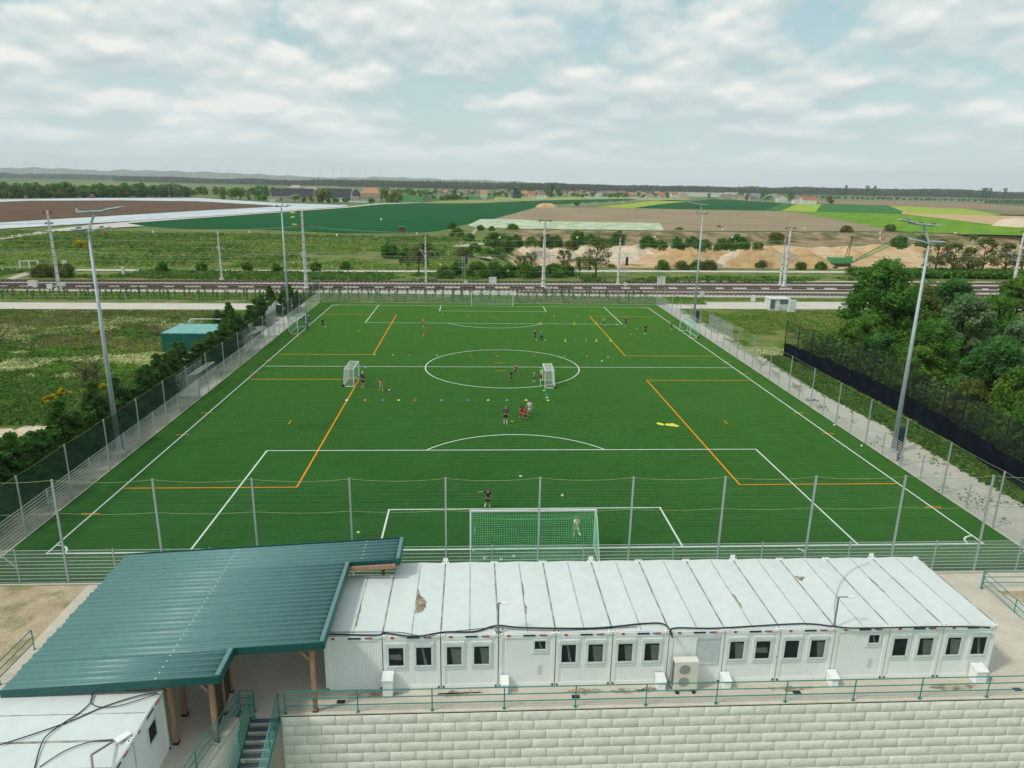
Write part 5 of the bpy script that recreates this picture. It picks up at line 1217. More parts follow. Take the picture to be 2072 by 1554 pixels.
# ------------------------------------------------------------------ containers, hut, screens
def boxcont():
    t = empty('storage_container', (-38.5, 53.4, 0), 'pair of joined dark green corrugated storage containers with a pale green roof beside the hedge', 'container')
    x0, x1, y0, y1, h = -42.1, -35.2, 50.3, 56.4, 2.6; q = MB()
    q.box(x0+.06, y0+.06, .12, x1-.06, y1-.06, h-.1)
    n = 26
    for i in range(n):
        a = x0+.08+(x1-x0-.16)*i/n; w = (x1-x0-.16)/n*.55; q.box(a, y0+.01, .15, a+w, y0+.06, h-.12)
        b = y0+.08+(y1-y0-.16)*i/n; w = (y1-y0-.16)/n*.55; q.box(x1-.06, b, .15, x1-.01, b+w, h-.12)
    q.build('wall', M['teal_box'], t); r = MB()
    r.box(x0, y0, h-.1, (x0+x1)/2-.02, y1, h); r.box((x0+x1)/2+.02, y0, h-.1, x1, y1, h); r.build('roof', M['teal_box_roof'], t, bevel=.01)
    f = MB()
    for x in (x0, (x0+x1)/2-.08, x1-.12): 
        for y in (y0-.005, y1-.12): f.box(x, y, 0, x+.12, y+.12, h-.1)
    f.build('corner_post', M['teal_box'], t)
boxcont()
def hut():
    g_ = G(1557, 628); x, y = g_.x, g_.y
    t = empty('transformer_hut', (x+1.8, y+1.3, 0), 'small flat roofed white transformer hut with grey louvred doors on the far right lawn', 'hut')
    q = MB(); q.box(x, y, 0, x+3.6, y+2.6, 2.0); q.build('wall', M['hut'], t); r = MB(); r.box(x-.12, y-.12, 2.0, x+3.72, y+2.72, 2.14); r.build('roof', M['con_roof'], t)
    d = MB(); d.box(x+1.75, y-.02, 1.15, x+3.45, y, 1.9); d.build('louvre', M['hut_dark'], t); d = MB(); d.box(x+.05, y-.025, .3, x+.9, y-.003, 1.9); d.build('door', M['hut_dark'], t)
    d = MB(); d.box(x+1.1, y-.35, 0, x+1.7, y-.03, .95); d.build('meter_box', M['hut'], t)
    g2 = G(1602, 632); o = MB(); o.box(g2.x-.62, g2.y, 0, g2.x+.62, g2.y+.5, 2.15); tag(o.build('utility_cabinet', M['goal_white'], bevel=.04), 'tall white utility cabinet right of the transformer hut', 'cabinet')
    for u, v, lb in ((1524, 612, 'small white cabinet at the road left of the transformer hut'), (1421, 603, 'pale grey board on two legs beside the siding track')):
        g3 = G(u, v); o = MB(); o.box(g3.x-.4, g3.y, .15, g3.x+.4, g3.y+.3, 1.35); tag(o.build('utility_cabinet', M['hut'], bevel=.03), lb, 'cabinet')
hut()
def screen():
    P = [(36.9, 50), (38.3, 36.5), (38.6, 26.3), (37.9, 16.8), (36.6, 7.3), (35.3, -3)]
    t = empty('privacy_screen', (38, 25, 0), 'long black tarp and net screen between the gravel path and the trees', 'fence')
    fine_ = []
    for i in range(len(P)-1):
        a, b = Vector(P[i]), Vector(P[i+1]); n = int((b-a).length/.5)
        for k in range(n): fine_.append(a.lerp(b, k/n))
    fine_.append(Vector(P[-1])); N_ = len(fine_); V = []; F = []; nz = 8
    for i, p in enumerate(fine_):
        for j in range(nz+1):
            w = .14*math.sin(i*.9+j*.5)+.09*math.sin(i*2.3+j*.2); V.append((p.x+w*(j/nz), p.y, .05+(2.0-.12*abs(math.sin(i*.31)))*j/nz))
    for i in range(N_-1):
        for j in range(nz): a = i*(nz+1)+j; F.append((a, a+nz+1, a+nz+2, a+1))
    tp = npobj('tarp', V, F, M['tarp'], t, smooth=True)
    n = MB()
    for i in range(N_-1):
        a, b = fine_[i], fine_[i+1]
        for k in range(4):
            c = a.lerp(b, k/4); n.face([(c.x, c.y, 2), (c.x, c.y-.03, 2), (c.x, c.y-.03, 4.7), (c.x, c.y, 4.7)])
        for z_ in np.arange(2.0, 4.8, .125): n.face([(a.x, a.y, z_), (b.x, b.y, z_), (b.x, b.y, z_+.028), (a.x, a.y, z_+.028)])
    n.build('net', M['black'], t)
    for i in range(0, N_, 6): p = fine_[i]; q = MB(); q.tube((p.x+.08, p.y, 0), (p.x+.08, p.y, 4.85), .05, n=8); q.build('post', M['black'], t)
screen()
# ------------------------------------------------------------------ vegetation
def leafcloud(rng, centers, radii, n_per, size, flat=.75, shell=.55, up=.3):
    "leaf-sized quads spread through a set of clumps; returns V, F, tint"
    centers = np.asarray(centers); radii = np.asarray(radii); k = len(centers); n = k*n_per
    idx = np.repeat(np.arange(k), n_per)
    d = rng.normal(size=(n, 3)); d /= np.linalg.norm(d, axis=1)[:, None]
    rr = radii[idx]*(shell+(1-shell)*rng.random(n))*(1+.18*rng.normal(size=n))
    p = centers[idx]+d*rr[:, None]*np.array([1, 1, flat])
    nrm = d*.6+rng.normal(size=(n, 3))*.7+np.array([0, 0, up]); nrm /= np.linalg.norm(nrm, axis=1)[:, None]
    a = np.cross(nrm, rng.normal(size=(n, 3))); a /= np.linalg.norm(a, axis=1)[:, None]; b = np.cross(nrm, a)
    s = size*(.6+.8*rng.random(n))[:, None]
    V = np.stack([p-a*s, p-b*s*.55, p+a*s, p+b*s*.55], 1).reshape(-1, 3)
    ct = rng.random(k); tint = np.clip(.65*ct[idx]+.35*rng.random(n), 0, 1)
    return V, np.arange(4*n).reshape(-1, 4), tint
def trunk_mb(rng, H, r, limbs, spread, base=.28):
    q = MB(); pts = [Vector((0, 0, -.1))]
    for i in range(1, 6): pts.append(Vector((rng.normal()*.03*H*i/5, rng.normal()*.03*H*i/5, H*.85*i/5)))
    for i in range(5): q.tube(pts[i], pts[i+1], r*(1-i*.17), r*(1-(i+1)*.17), n=7)
    for i in range(limbs):
        f = base+(.8-base)*rng.random(); k = f*5/.85; j = min(int(k), 4); p = pts[j].lerp(pts[j+1], k-j)
        an = rng.random()*6.28; L_ = spread*(.6+.5*rng.random())*(1.1-.5*f); m = p+Vector((math.cos(an)*L_*.5, math.sin(an)*L_*.5, L_*.35)); e = m+Vector((math.cos(an+.3)*L_*.5, math.sin(an+.3)*L_*.5, L_*.5))
        q.tube(p, m, r*.42*(1-f*.4), r*.26, n=5); q.tube(m, e, r*.26, r*.08, n=5)
    return q
def make_tree(name, label, seed, H, Wd, leaf_m,  n_clump=42, n_per=260, size=.16, base=.22, bark='bark', flat=.8, shape='round', cat='tree', group=None, sparse=0, tr=1.0):
    rng = np.random.default_rng(seed); t = empty(name, (0, 0, 0), label, cat, group)
    C = []; Rr = []
    while len(C) < n_clump:
        u = rng.random()**.8; z = H*(base+(1-base)*u)
        f = {'round': math.sqrt(max(0, 1-(2*u-1)**2))*.55+.50*(1-u)+.05, 'cone': (1-u)**.8+.06, 'column': .55+.45*math.sin(math.pi*min(u*1.1, 1)), 'vase': .35+.65*u}[shape]
        r = Wd/2*f*(.35+.60*rng.random()**.5); an = rng.random()*6.283
        C.append((r*math.cos(an), r*math.sin(an), z)); Rr.append(Wd*(.10+.09*rng.random())*(1-.30*u)*(1.25 if name == 'shrub' else 1))
    V, F_, T = leafcloud(rng, C, Rr, int(n_per*.85), size, flat)
    trunk_mb(rng, H, (.028*H+.03)*tr, 9+sparse*10, Wd*.45, base+.03).build('trunk', M[bark], t, smooth=True)
    npobj('crown', V, F_, M[leaf_m], t, tint=T)
    return t
_used = set()
def plant(proto, x, y, label, s=1.0, rz=0.0, z=0.0, group=None, sz=None):
    o = proto if proto.name not in _used else copy_tree(proto)
    _used.add(proto.name); o.location = (x, y, z); o.rotation_euler.z = rz; o.scale = (s, s, sz or s); o['label'] = label
    if group: o['group'] = group
    elif 'group' in o and proto is not o: del o['group']
    return o
rnd = random.Random(11)
TA = make_tree('broadleaf_tree', '', 1, 11.5, 9.0, 'leaf_dark', 95, 300, .17, .10)
TB = make_tree('broadleaf_tree', '', 2, 9.5, 8.0, 'leaf_mid', 64, 300, .16, .12)
TC = make_tree('poplar_tree', '', 3, 9.0, 6.5, 'leaf_silver', 56, 300, .15, .12)
TD = make_tree('broadleaf_tree', '', 4, 9.0, 8.0, 'leaf_blue', 64, 300, .17, .10)
TE = make_tree('flowering_tree', '', 5, 6.5, 6.0, 'leaf_yellow', 40, 170, .13, .15, sparse=1)
TF = make_tree('bare_tree', '', 6, 9.5, 4.5, 'leaf_olive', 14, 30, .13, .35, 'bark_pale', sparse=2)
TG = make_tree('broadleaf_tree', '', 7, 8.0, 7.0, 'leaf_olive', 54, 260, .16, .12)
G5 = 'trees behind the black screen'
near_trees = [(TA, 47.0, 46.5, 1.10, 'biggest dark green tree, at the far left end of the grove behind the black screen'),
 (TB, 43.0, 41.5, .72, 'low bushy tree in front of the big dark tree, at the far screen end'),
 (TG, 55.5, 52.5, 1.10, 'pale olive tree just right of the big dark tree'),
 (TD, 63.5, 57.0, 1.00, 'blue-green round tree standing behind the right light mast'),
 (TC, 50.5, 35.5, 1.10, 'silvery green tree right beside the shaft of the right light mast'),
 (TA, 58.0, 42.0, .80, 'dark tree behind the silvery one by the right light mast'),
 (TC, 52.5, 29.5, .95, 'smaller silvery tree lower right of the right light mast'),
 (TB, 73.0, 57.0, 1.00, 'rounded mid green tree near the railway, left of the bare pale trunks'),
 (TF, 64.0, 41.0, 1.05, 'bare tree with pale trunks rising out of the green grove, right one'),
 (TF, 60.5, 40.0, .90, 'bare tree with pale trunks rising out of the green grove, left one'),
 (TD, 68.5, 43.5, 1.15, 'tall blue-green tree at the right edge behind the bare trunks'),
 (TA, 80.0, 52.0, 1.05, 'dark tree at the far right edge near the railway'),
 (TB, 55.0, 25.0, .92, 'bright green tree below the bare pale trunks'),
 (TE, 56.0, 19.5, 1.10, 'yellowish blossoming tree at the right edge of the grove'),
 (TD, 46.0, 24.5, .85, 'dark blue-green tree leaning over the middle of the black screen'),
 (TA, 44.0, 31.5, .72, 'dark low tree behind the screen just beyond the right light mast'),
 (TG, 48.5, 14.0, .90, 'olive tree behind the near part of the screen'),
 (TD, 44.5, 7.0, .90, 'dark tree behind the screen nearest the right edge'),
 (TB, 44.0, 17.0, .80, 'mid green tree hanging over the screen near the right edge'),
 (TA, 66.0, 30.0, .95, 'dark tree at the right edge behind the blossoming tree'),
 (TC, 63.0, 24.0, .95, 'silvery tree at the right edge between dark ones'),
 (TD, 52.0, 4.0, 1.0, 'blue-green tree at the lower right edge of the grove'),
 (TG, 74.0, 38.0, 1.1, 'olive tree farther back at the right edge of the grove'),
 (TD, 41.8, 36.8, .62, 'low blue-green shrub tree pressed against the far half of the screen'),
 (TB, 41.5, 29.0, .62, 'low green tree pressed against the middle of the black screen'),
 (TA, 41.5, 12.0, .62, 'low dark tree pressed against the near end of the black screen'),
 (TG, 41.0, 20.5, .60, 'low olive tree pressed against the screen, just nearer than its middle'),
 (TB, 90.0, 64.0, 1.0, 'mid green tree near the tracks at the far right edge')]
for i, (p, x, y, s, lb) in enumerate(near_trees): plant(p, x, y, lb, s, i*1.3, group=G5)
# conifer hedge along the left fence
CA = make_tree('cypress_tree', '', 21, 3.6, 2.3, 'conifer', 64, 170, .10, .0, shape='cone', flat=.7)
CB = make_tree('cypress_tree', '', 22, 3.2, 2.5, 'conifer', 64, 170, .10, .0, shape='cone', flat=.6)
CC = make_tree('cypress_tree', '', 23, 4.0, 2.2, 'conifer', 64, 170, .10, .0, shape='cone', flat=.8)
y = -9.0; i = 0
while y < 66:
    if not (31.5 < y < 38.5) or True:
        hgt = rnd.uniform(.9, 1.22)*(1.1 if y < 20 else 1)
        lb = 'dark cypress in the dense left hedge, '+('near end below the left mast' if y < 12 else 'around the foot of the left mast' if y < 22 else 'between the left mast and the nearer dugout' if y < 32 else 'beside or past the nearer dugout')
        xo = -33.9 if not (31 < y < 39 or 51 < y < 59) else -34.9
        if y > 60: lb = 'dark green cypress at the far end of the hedge, beside the gate slab'; xo = -38.5
        elif y > 47: lb = 'dark green cypress of the hedge in front of the green storage container'
        plant((CA, CB, CC)[i % 3], xo+rnd.uniform(-.35, .35), y, lb, hgt*rnd.uniform(.95, 1.2), i*2.1, group='cypress hedge, '+lb.split(', ')[1] if 'dense left' in lb else ('cypress hedge by the gate slab' if y > 60 else 'cypress hedge by the green container'), sz=hgt)
    y += rnd.uniform(1.15, 1.6); i += 1
for k, (x, y_, s) in enumerate(((-34.9, 68.5, 1.25), (-36.5, 71.5, 1.2), (-33.2, 78.5, 1.2), (-32.9, 82, .9), (-34.6, 80.5, 1.2), (-36.6, 79.5, 1.1))): plant((CA, CB, CC)[k % 3], x, y_, 'dark cypress in the clump round the far left light mast', s, k, group='cypress clump at the far left mast')
# bushes left
BA = make_tree('shrub', '', 31, 1.7, 3.2, 'leaf_mid', 44, 110, .12, .0, cat='shrub', flat=.8)
BB = make_tree('shrub', '', 32, 1.8, 3.0, 'leaf_dark', 44, 110, .12, .0, cat='shrub', flat=.8)
BC = make_tree('shrub', '', 33, 1.8, 3.4, 'leaf_olive', 40, 100, .12, .0, cat='shrub', flat=.8)
BY = make_tree('broom_bush', '', 34, 1.0, 1.5, 'broom', 16, 110, .06, .05, cat='shrub')
for u, v, s, lb in ((125, 800, .85, 'yellow flowering broom bush, farther of the two left of the near mast'), (105, 815, 1.0, 'yellow flowering broom bush, nearer of the two left of the near mast'), (185, 795, 1.15, 'yellow flowering broom bush behind the leafless tree'), (210, 788, .8, 'yellow flowering broom bush right of the leafless tree'), (197, 677, .9, 'small yellow broom patch in the flower meadow left of the near mast'), (165, 504, 3.2, 'yellow bush far out in the green meadow at the left'), (212, 476, 2, 'tiny yellow bush near the field track at the left')):
    g_ = G(u, v); plant(BY, g_.x, g_.y, lb, s, u, sz=s*.8)
DT = make_tree('leafless_tree', '', 35, 4.2, 4.2, 'leaf_olive', 10, 14, .06, .35, 'bark', sparse=5, tr=.45)
for u, v, lb, s in ((182, 822, 'leafless brown tree in front of the yellow broom by the near left mast', 1.05), (200, 800, 'leafless brown tree just behind the first one by the near left mast', .95), (2, 735, 'thin leafless tree at the left edge of the meadow', 1.2)):
    g_ = G(u, v); plant(DT, g_.x, g_.y, lb, s, u)
# meadow plants: uncountable
def tufts(name, m, n, fn, size, h, seed, label, per=6, spread=.35):
    rng = np.random.default_rng(seed); P = fn(rng, n); n = len(P); Pz = np.repeat(P, per, axis=0)+rng.normal(size=(n*per, 3))*np.array([spread, spread, 0])
    m_ = len(Pz); Pz[:, 2] += h*(.25+.75*rng.random(m_))*.5
    nrm = rng.normal(size=(m_, 3))*.6+np.array([0, 0, .8]); nrm /= np.linalg.norm(nrm, axis=1)[:, None]
    a = np.cross(nrm, rng.normal(size=(m_, 3))); a /= np.linalg.norm(a, axis=1)[:, None]; b = np.cross(nrm, a); s = size*(.5+rng.random(m_))[:, None]
    V = np.stack([Pz-a*s, Pz-b*s*.6, Pz+a*s, Pz+b*s*.6], 1).reshape(-1, 3)
    o = npobj(name, V, np.arange(4*m_).reshape(-1, 4), M[m], tint=np.repeat(rng.random(n), per)*.7+.3*rng.random(m_)); return tag(o, label, name.replace('_', ' ').split()[-1], None, 'stuff')
def region(x0, x1, y0, y1, thr, sc, seed, excl=None):
    def fn(rng, n):
        P = np.stack([x0+(x1-x0)*rng.random(n), y0+(y1-y0)*rng.random(n), np.zeros(n)], 1)
        v = .6*vnoise(P[:, 0]*.6, P[:, 1], sc, seed)+.4*vnoise(P[:, 0], P[:, 1], sc*3, seed+1)
        k = v > thr
        if excl is not None: k &= ~excl(P[:, 0], P[:, 1])
        return P[k]
    return fn
def behind(rng, n):
    y = 0+50*rng.random(n); xs_ = np.interp(y, [-3, 7.3, 16.8, 26.3, 36.5, 50], [35.3, 36.6, 37.9, 38.6, 38.3, 36.9]); return np.stack([xs_+2.4+13*rng.random(n)**1.3, y, 2.2*rng.random(n)**2], 1)
tufts('undergrowth', 'leaf_dark', 5200, behind, .22, 3.4, 51, 'dense dark undergrowth right behind the black screen', 8, .8)
tufts('undergrowth', 'leaf_mid', 1800, behind, .20, 4.4, 52, 'lighter green undergrowth between the trees behind the black screen', 8, .7)
exL = lambda x, y: ((x > -35.5) & (y < 70)) | ((x > -43) & (y > 49.5) & (y < 57)) | ((x > -37.3) & (y > 52)) | ((x+y*.12 > -44.5) & (x+y*.12 < -35.5) & (y > 10) & (y < 23)) | (y > 80.3) & (y < 89)
tufts('meadow_grass', 'grass', 17000, region(-90, -33, 36, 81, .42, .09, 3, exL), .16, .26, 1, 'rough green grass and weeds in the left meadow', 6, .3)
tufts('meadow_weeds', 'grass_dark', 9000, region(-80, -33, 30, 78, .58, .12, 9, exL), .18, .50, 2, 'darker green weeds in the left meadow', 8, .4)
tufts('lush_weeds', 'grass_dark', 26000, region(-75, -33, -5, 41, .22, .14, 12, exL), .17, .45, 31, 'lush dark green weeds in the near part of the left meadow', 7, .35)
tufts('lush_weeds', 'leaf_mid', 6000, region(-75, -33, -5, 38, .55, .2, 15, exL), .14, .5, 32, 'brighter green weeds in the near part of the left meadow', 7, .35)
tufts('dry_grass', 'grass_dry', 12000, region(-90, -37, 54, 81, .38, .11, 18, exL), .17, .25, 33, 'dry brownish grass in the far part of the left meadow', 7, .35)
def fl_patch(rng, n):
    P = np.stack([-75+41*rng.random(n), 36+16*rng.random(n), np.zeros(n)], 1)
    v = vnoise(P[:, 0]*.7, P[:, 1], .35, 5)*.5+vnoise(P[:, 0], P[:, 1], .12, 6)*.5
    lim = np.abs(P[:, 1]-(46-.16*(P[:, 0]+50)*0)-0)/9
    k = (v-.32*lim > .34) & ~((P[:, 0] > -43) & (P[:, 1] > 49.8)) & (P[:, 0] < -35.8); return P[k]
tufts('white_flowers', 'flower', 15000, fl_patch, .13, .5, 3, 'band of creamy white flowering weeds left of the green container', 7, .3)
tufts('white_flowers', 'flower', 9000, region(-88, -37, 55, 80, .66, .10, 14, exL), .11, .4, 4, 'scattered white flower patches in the far part of the left meadow', 7, .35)
def fr(rng, n):
    P = np.stack([33+9*rng.random(n), 49+7*rng.random(n), np.zeros(n)], 1); v = vnoise(P[:, 0], P[:, 1], .5, 8); k = (v > .3) & (np.abs(P[:, 1]-52.5+.2*(P[:, 0]-36)) < 2.4); return P[k]
tufts('white_flowers', 'flower', 1400, fr, .12, .4, 5, 'white flowers at the end of the black screen', 7, .3)
exR = lambda x, y: (x < 33) | ((y > 85.5) & (y < 98)) | ((x > 49) & (x < 56) & (y > 84) & (y < 90))
tufts('lawn_grass', 'grass', 16000, region(33, 78, 50, 99, .30, .1, 5, exR), .15, .18, 6, 'green grass of the lawn beyond the screen', 5, .3)
def edge(rng, n):
    y = -4+54*rng.random(n); xg = np.interp(y, [p[1] for p in ge][::-1], [p[0] for p in ge][::-1]); return np.stack([xg+.1+(37.9-xg)*rng.random(n)**1.0, y, np.zeros(n)], 1)
tufts('verge_grass', 'grass_dark', 6000, edge, .14, .35, 7, 'grass verge between the gravel path and the black screen', 7, .25)
tufts('path_weeds', 'grass_dark', 260, region(31.2, 35.5, -3, 60, .62, .5, 6), .12, .12, 8, 'small weeds in the gravel path', 10, .3)
exP = lambda x, y: (y > 142-.0*x) & (x > 0) | ((y > 134+.05*(x+100)) & (y < 138.5+.05*(x+100))) 
tufts('railside_grass', 'grass', 9000, region(-130, 40, 92, 100, .3, .08, 7), .22, .35, 9, 'grass between the pitch and the tracks', 5, .4)
tufts('railside_grass', 'grass_dark', 6500, region(-160, 130, 121, 134, .45, .06, 8, lambda x, y: y < 122+.055*x), .35, .7, 10, 'rough growth between the tracks and the path', 6, .6)
tufts('far_meadow_weeds', 'grass_dark', 9000, region(-260, -5, 146, 255, .50, .035, 9), .42, .9, 11, 'scattered saplings and weeds in the wide meadow behind the tracks', 5, .6)
tufts('far_meadow_grass', 'grass', 22000, region(-300, 0, 142, 262, .33, .03, 10, lambda x, y: y > 262+.0*x), .40, .4, 12, 'bright green grass of the wide meadow behind the tracks', 5, .9)
tufts('far_meadow_flowers', 'flower', 2600, region(-260, -20, 150, 255, .70, .04, 21), .25, .3, 13, 'pale flower streaks in the wide meadow behind the tracks', 6, .9)
# saplings in rows between the pitch and the tracks
def sap():
    t = empty('sapling', (0, 0, 0), '', 'sapling'); q = MB(); q.tube((0, 0, 0), (0, 0, .85), .09, n=6); q.build('tree_guard', M['guard'], t)
    rng = np.random.default_rng(5); V, F_, T = leafcloud(rng, [(0, 0, 1.0), (.05, 0, 1.25)], [.22, .16], 30, .09, 1.2); npobj('crown', V, F_, M['leaf_blue'], t, tint=T); return t
SP = sap()
n_s = 0
for row, y0 in enumerate((94.6, 97.4, 99.2)):
    x = -100.0
    while x < 31:
        if rnd.random() < .8:
            side = 'left of the pitch, along the access road' if x < -33 else 'behind the far fence'
            plant(SP, x+rnd.uniform(-.3, .3), y0-(.035*(-33-x) if x < -33 else 0)+rnd.uniform(-.25, .25)-(5.5 if x < -33 else 0)*.35, ('young sapling in a green guard ' + side), rnd.uniform(.8, 1.35), x, group='saplings '+('along the access road' if x < -33 else 'behind the far fence'))
            n_s += 1
        x += 1.75
SPB = BC
# bushes and trees round the pit and the tracks: (u, v base, scale, kind, label)
BIG = [BA, BB, BC]
bushes = [(860, 520, 2.6, 0, 'bush on the green slope left of the pit, nearest its ramp'), (790, 522, 2.4, 1, 'dark bush in the meadow left of the pit'), (822, 530, 1.9, 1, 'dark bush low in the meadow beside the broken tree'), (700, 545, 1.2, 1, 'dark low bush beyond the left part of the tracks'), (640, 548, 1.2, 1, 'dark low bush behind the left catenary mast'), (560, 550, 1.1, 1, 'dark low bush on the track bank, middle left'), (500, 548, 1.2, 1, 'dark low bush left of the far left mast'), (330, 550, 1.3, 1, 'dark low bush on the track bank near the near left mast'), (410, 549, 1.1, 1, 'dark low bush on the track bank between two catenary masts'),
 (130, 560, 1.8, 2, 'olive bush behind the leftmost catenary mast'), (90, 560, 1.6, 2, 'olive bush left of the leftmost catenary mast'), (900, 562, 1.6, 0, 'green bush left of the ladder signal'), (930, 557, 1.9, 1, 'dark bush behind the ladder signal'), (965, 560, 2.1, 0, 'green bush right of the ladder signal'), (1000, 562, 1.9, 1, 'dark bush above the silver cabinet'), (1030, 560, 1.8, 1, 'dark bush right of the silver cabinet'), (1062, 561, 1.9, 0, 'green bush left of the central catenary mast'), (1090, 560, 1.5, 1, 'dark bush behind the central catenary mast'), (1120, 560, 1.6, 0, 'green bush right of the central catenary mast'), (1150, 558, 1.4, 1, 'dark bush between the central mast and the round scrub tree'),
 (1410, 545, 1.4, 0, 'green bush at the pit edge left of the far right mast'), (1435, 546, 1.5, 2, 'olive bush at the pit edge right of the far right mast'), (1380, 545, 1.3, 2, 'small bush at the pit edge'), (1340, 546, 1.4, 0, 'green bush at the pit edge above the right signals'), (1540, 541, 1.1, 2, 'small bush under the tall sand cone'), (1620, 545, 1.1, 2, 'small bush right of the twin masts'), (1660, 545, 1.2, 0, 'small bush left of the green crane')]
for i, (u, v, s, k, lb) in enumerate(bushes): g_ = G(u, v); plant(BIG[k], g_.x, g_.y, lb, s*rnd.uniform(.8, 1.0), i*1.7, group='bushes along the far side of the tracks')
inpit = [(1000, 500, 3.2, 0), (1020, 505, 3.4, 1), (1045, 498, 2.8, 1), (1075, 497, 2.6, 0), (1105, 499, 3.0, 1), (1125, 500, 2.7, 1), (1155, 503, 2.2, 2), (1170, 492, 3.2, 1), (1195, 494, 2.5, 1), (1225, 500, 2.2, 0), (1250, 495, 3.0, 1), (1310, 500, 3.0, 1), (1335, 503, 2.8, 0), (1370, 502, 2.6, 1), (1400, 500, 2.4, 1), (1425, 505, 2.5, 0), (1460, 505, 2.6, 1), (1490, 503, 3.2, 1), (1505, 502, 2.4, 0), (1533, 503, 1.9, 2), (960, 512, 2.6, 0), (985, 522, 2.5, 0), (1010, 522, 2.4, 0), (940, 520, 2.2, 2), (1455, 476, 3.6, 1), (1037, 470, 3.4, 0), (972, 466, 1.7, 1), (995, 466, 1.5, 0), (915, 463, 2.4, 1), (1820, 500, 3.4, 1), (1865, 498, 3.2, 1), (1970, 484, 1.8, 1), (1480, 478, 2.0, 1), (1570, 490, 2.6, 2), (1375, 472, 2.0, 2), (1712, 470, 2.5, 2), (1800, 468, 2.5, 2), (925, 480, 2.8, 0), (950, 488, 2.0, 0), (1690, 545, 1.0, 2), (1240, 545, 1.3, 2)]
for i, (u, v, s, k) in enumerate(inpit):
    zz = -2.0
    for _ in range(12): g_ = G(u, v, zz); zz = float(pit(np.array(g_.x), np.array(g_.y))[0])
    g_ = G(u, v, zz)
    plant(BIG[k], g_.x, g_.y, ['mid green', 'dark green', 'olive'][k]+' bush '+('on the bank above the quarry road' if v < 486 else 'along the quarry road above the sand heaps' if u > 1030 else 'on the green slope beside the quarry ramp'), s*rnd.uniform(.62, .85), i*1.1, z=zz-.2, group='bushes in the quarry, '+['mid green', 'dark green', 'olive'][k]+(' upper' if v < 486 else ' lower' if u > 1030 else ' slope'))
ST = make_tree('scrub_tree', '', 41, 8.5, 8.0, 'leaf_olive', 34, 90, .2, .18, sparse=2)
ST2 = make_tree('scrub_tree', '', 42, 6.5, 5.5, 'leaf_olive', 20, 60, .2, .3, sparse=3)
for u, v, s, p, lb in ((1205, 562, 1.12, ST, 'large round scrub tree at the quarry edge left of the right signal'), (1075, 556, .9, ST2, 'thin scrub tree left of the central catenary mast'), (1140, 556, 1.0, ST2, 'dead-topped scrub tree right of the central catenary mast'), (1052, 557, .8, ST2, 'small scrub tree over the silver cabinet'), (847, 556, 1.15, ST2, 'broken dead tree left of the rear catenary mast'), (1172, 557, .75, ST2, 'small scrub tree left of the large round one'),
  (1890, 556, 1.1, ST, 'scrub tree beyond the tracks behind the near right mast'), (1925, 556, 1.0, ST, 'scrub tree beyond the tracks right of the near right mast'), (1985, 556, 1.15, ST, 'scrub tree beyond the tracks right of the far right catenary mast'), (2030, 556, 1.0, ST, 'scrub tree beyond the tracks near the right edge'), (2065, 555, 1.15, ST, 'scrub tree beyond the tracks at the right edge'), (1955, 560, .9, ST, 'scrub tree beyond the tracks behind the lattice mast')): g_ = G(u, v); plant(p, g_.x, g_.y, lb, s*.95, u, group=None)
tufts('undergrowth', 'leaf_dark', 2400, lambda rng, n: np.stack([95+60*rng.random(n), 137+8*rng.random(n), np.zeros(n)], 1), .5, 3.2, 41, 'dark undergrowth beneath the scrub trees beyond the tracks', 8, .9)

# ------------------------------------------------------------------ sand heaps and crane in the quarry
def pz(u, v, z0=-8):
    zz = z0
    for _ in range(15): g_ = G(u, v, zz); zz = float(pit(np.array(g_.x), np.array(g_.y))[0])
    return G(u, v, zz)
def heap(u, v, w, h, m, lb, seed, d=None):
    g_ = G(u, v, -8); rng = np.random.default_rng(seed); n, k = 28, 9; V = [(g_.x, g_.y, g_.z+h)]; F = []
    d = d or w*.8
    for j in range(1, k+1):
        f = j/k
        for i in range(n):
            a = 2*math.pi*i/n; rr = f*(1+.16*math.sin(3*a+seed)+.08*math.sin(7*a+seed*2)); r_ = 1-f; z_ = h*(r_**1.05)+h*(.05*math.sin(9*a+seed+f*3)-.09*abs(math.sin(6.5*a+seed*3)))*f*(1-f)*4-(.8 if j == k else 0)
            V.append((g_.x+w/2*rr*math.cos(a), g_.y+d/2*rr*math.sin(a), g_.z+z_))
    q = MB(); q.v = [tuple(p) for p in V]
    for i in range(n): q.f.append([0, 1+i, 1+(i+1) % n]); q.t.append(0)
    for j in range(k-1):
        for i in range(n): a = 1+j*n+i; b = 1+j*n+(i+1) % n; q.f.append([a, a+n, b+n, b]); q.t.append(0)
    tag(q.build('sand_heap', M[m], smooth=True), lb, 'sand heap', 'sand heaps in the quarry')
xs_h = list(range(1062, 1290, 17))
for i, u in enumerate(xs_h): heap(u, 524+(i % 3), 22, 5.4+.8*math.sin(i*2.1), 'sand_pale', ('pale sand heap, ' + ords[min(i, 12)] + ' from the left in the even ridge behind the central mast') if i < 13 else 'pale sand heap at the right end of the even ridge', i)
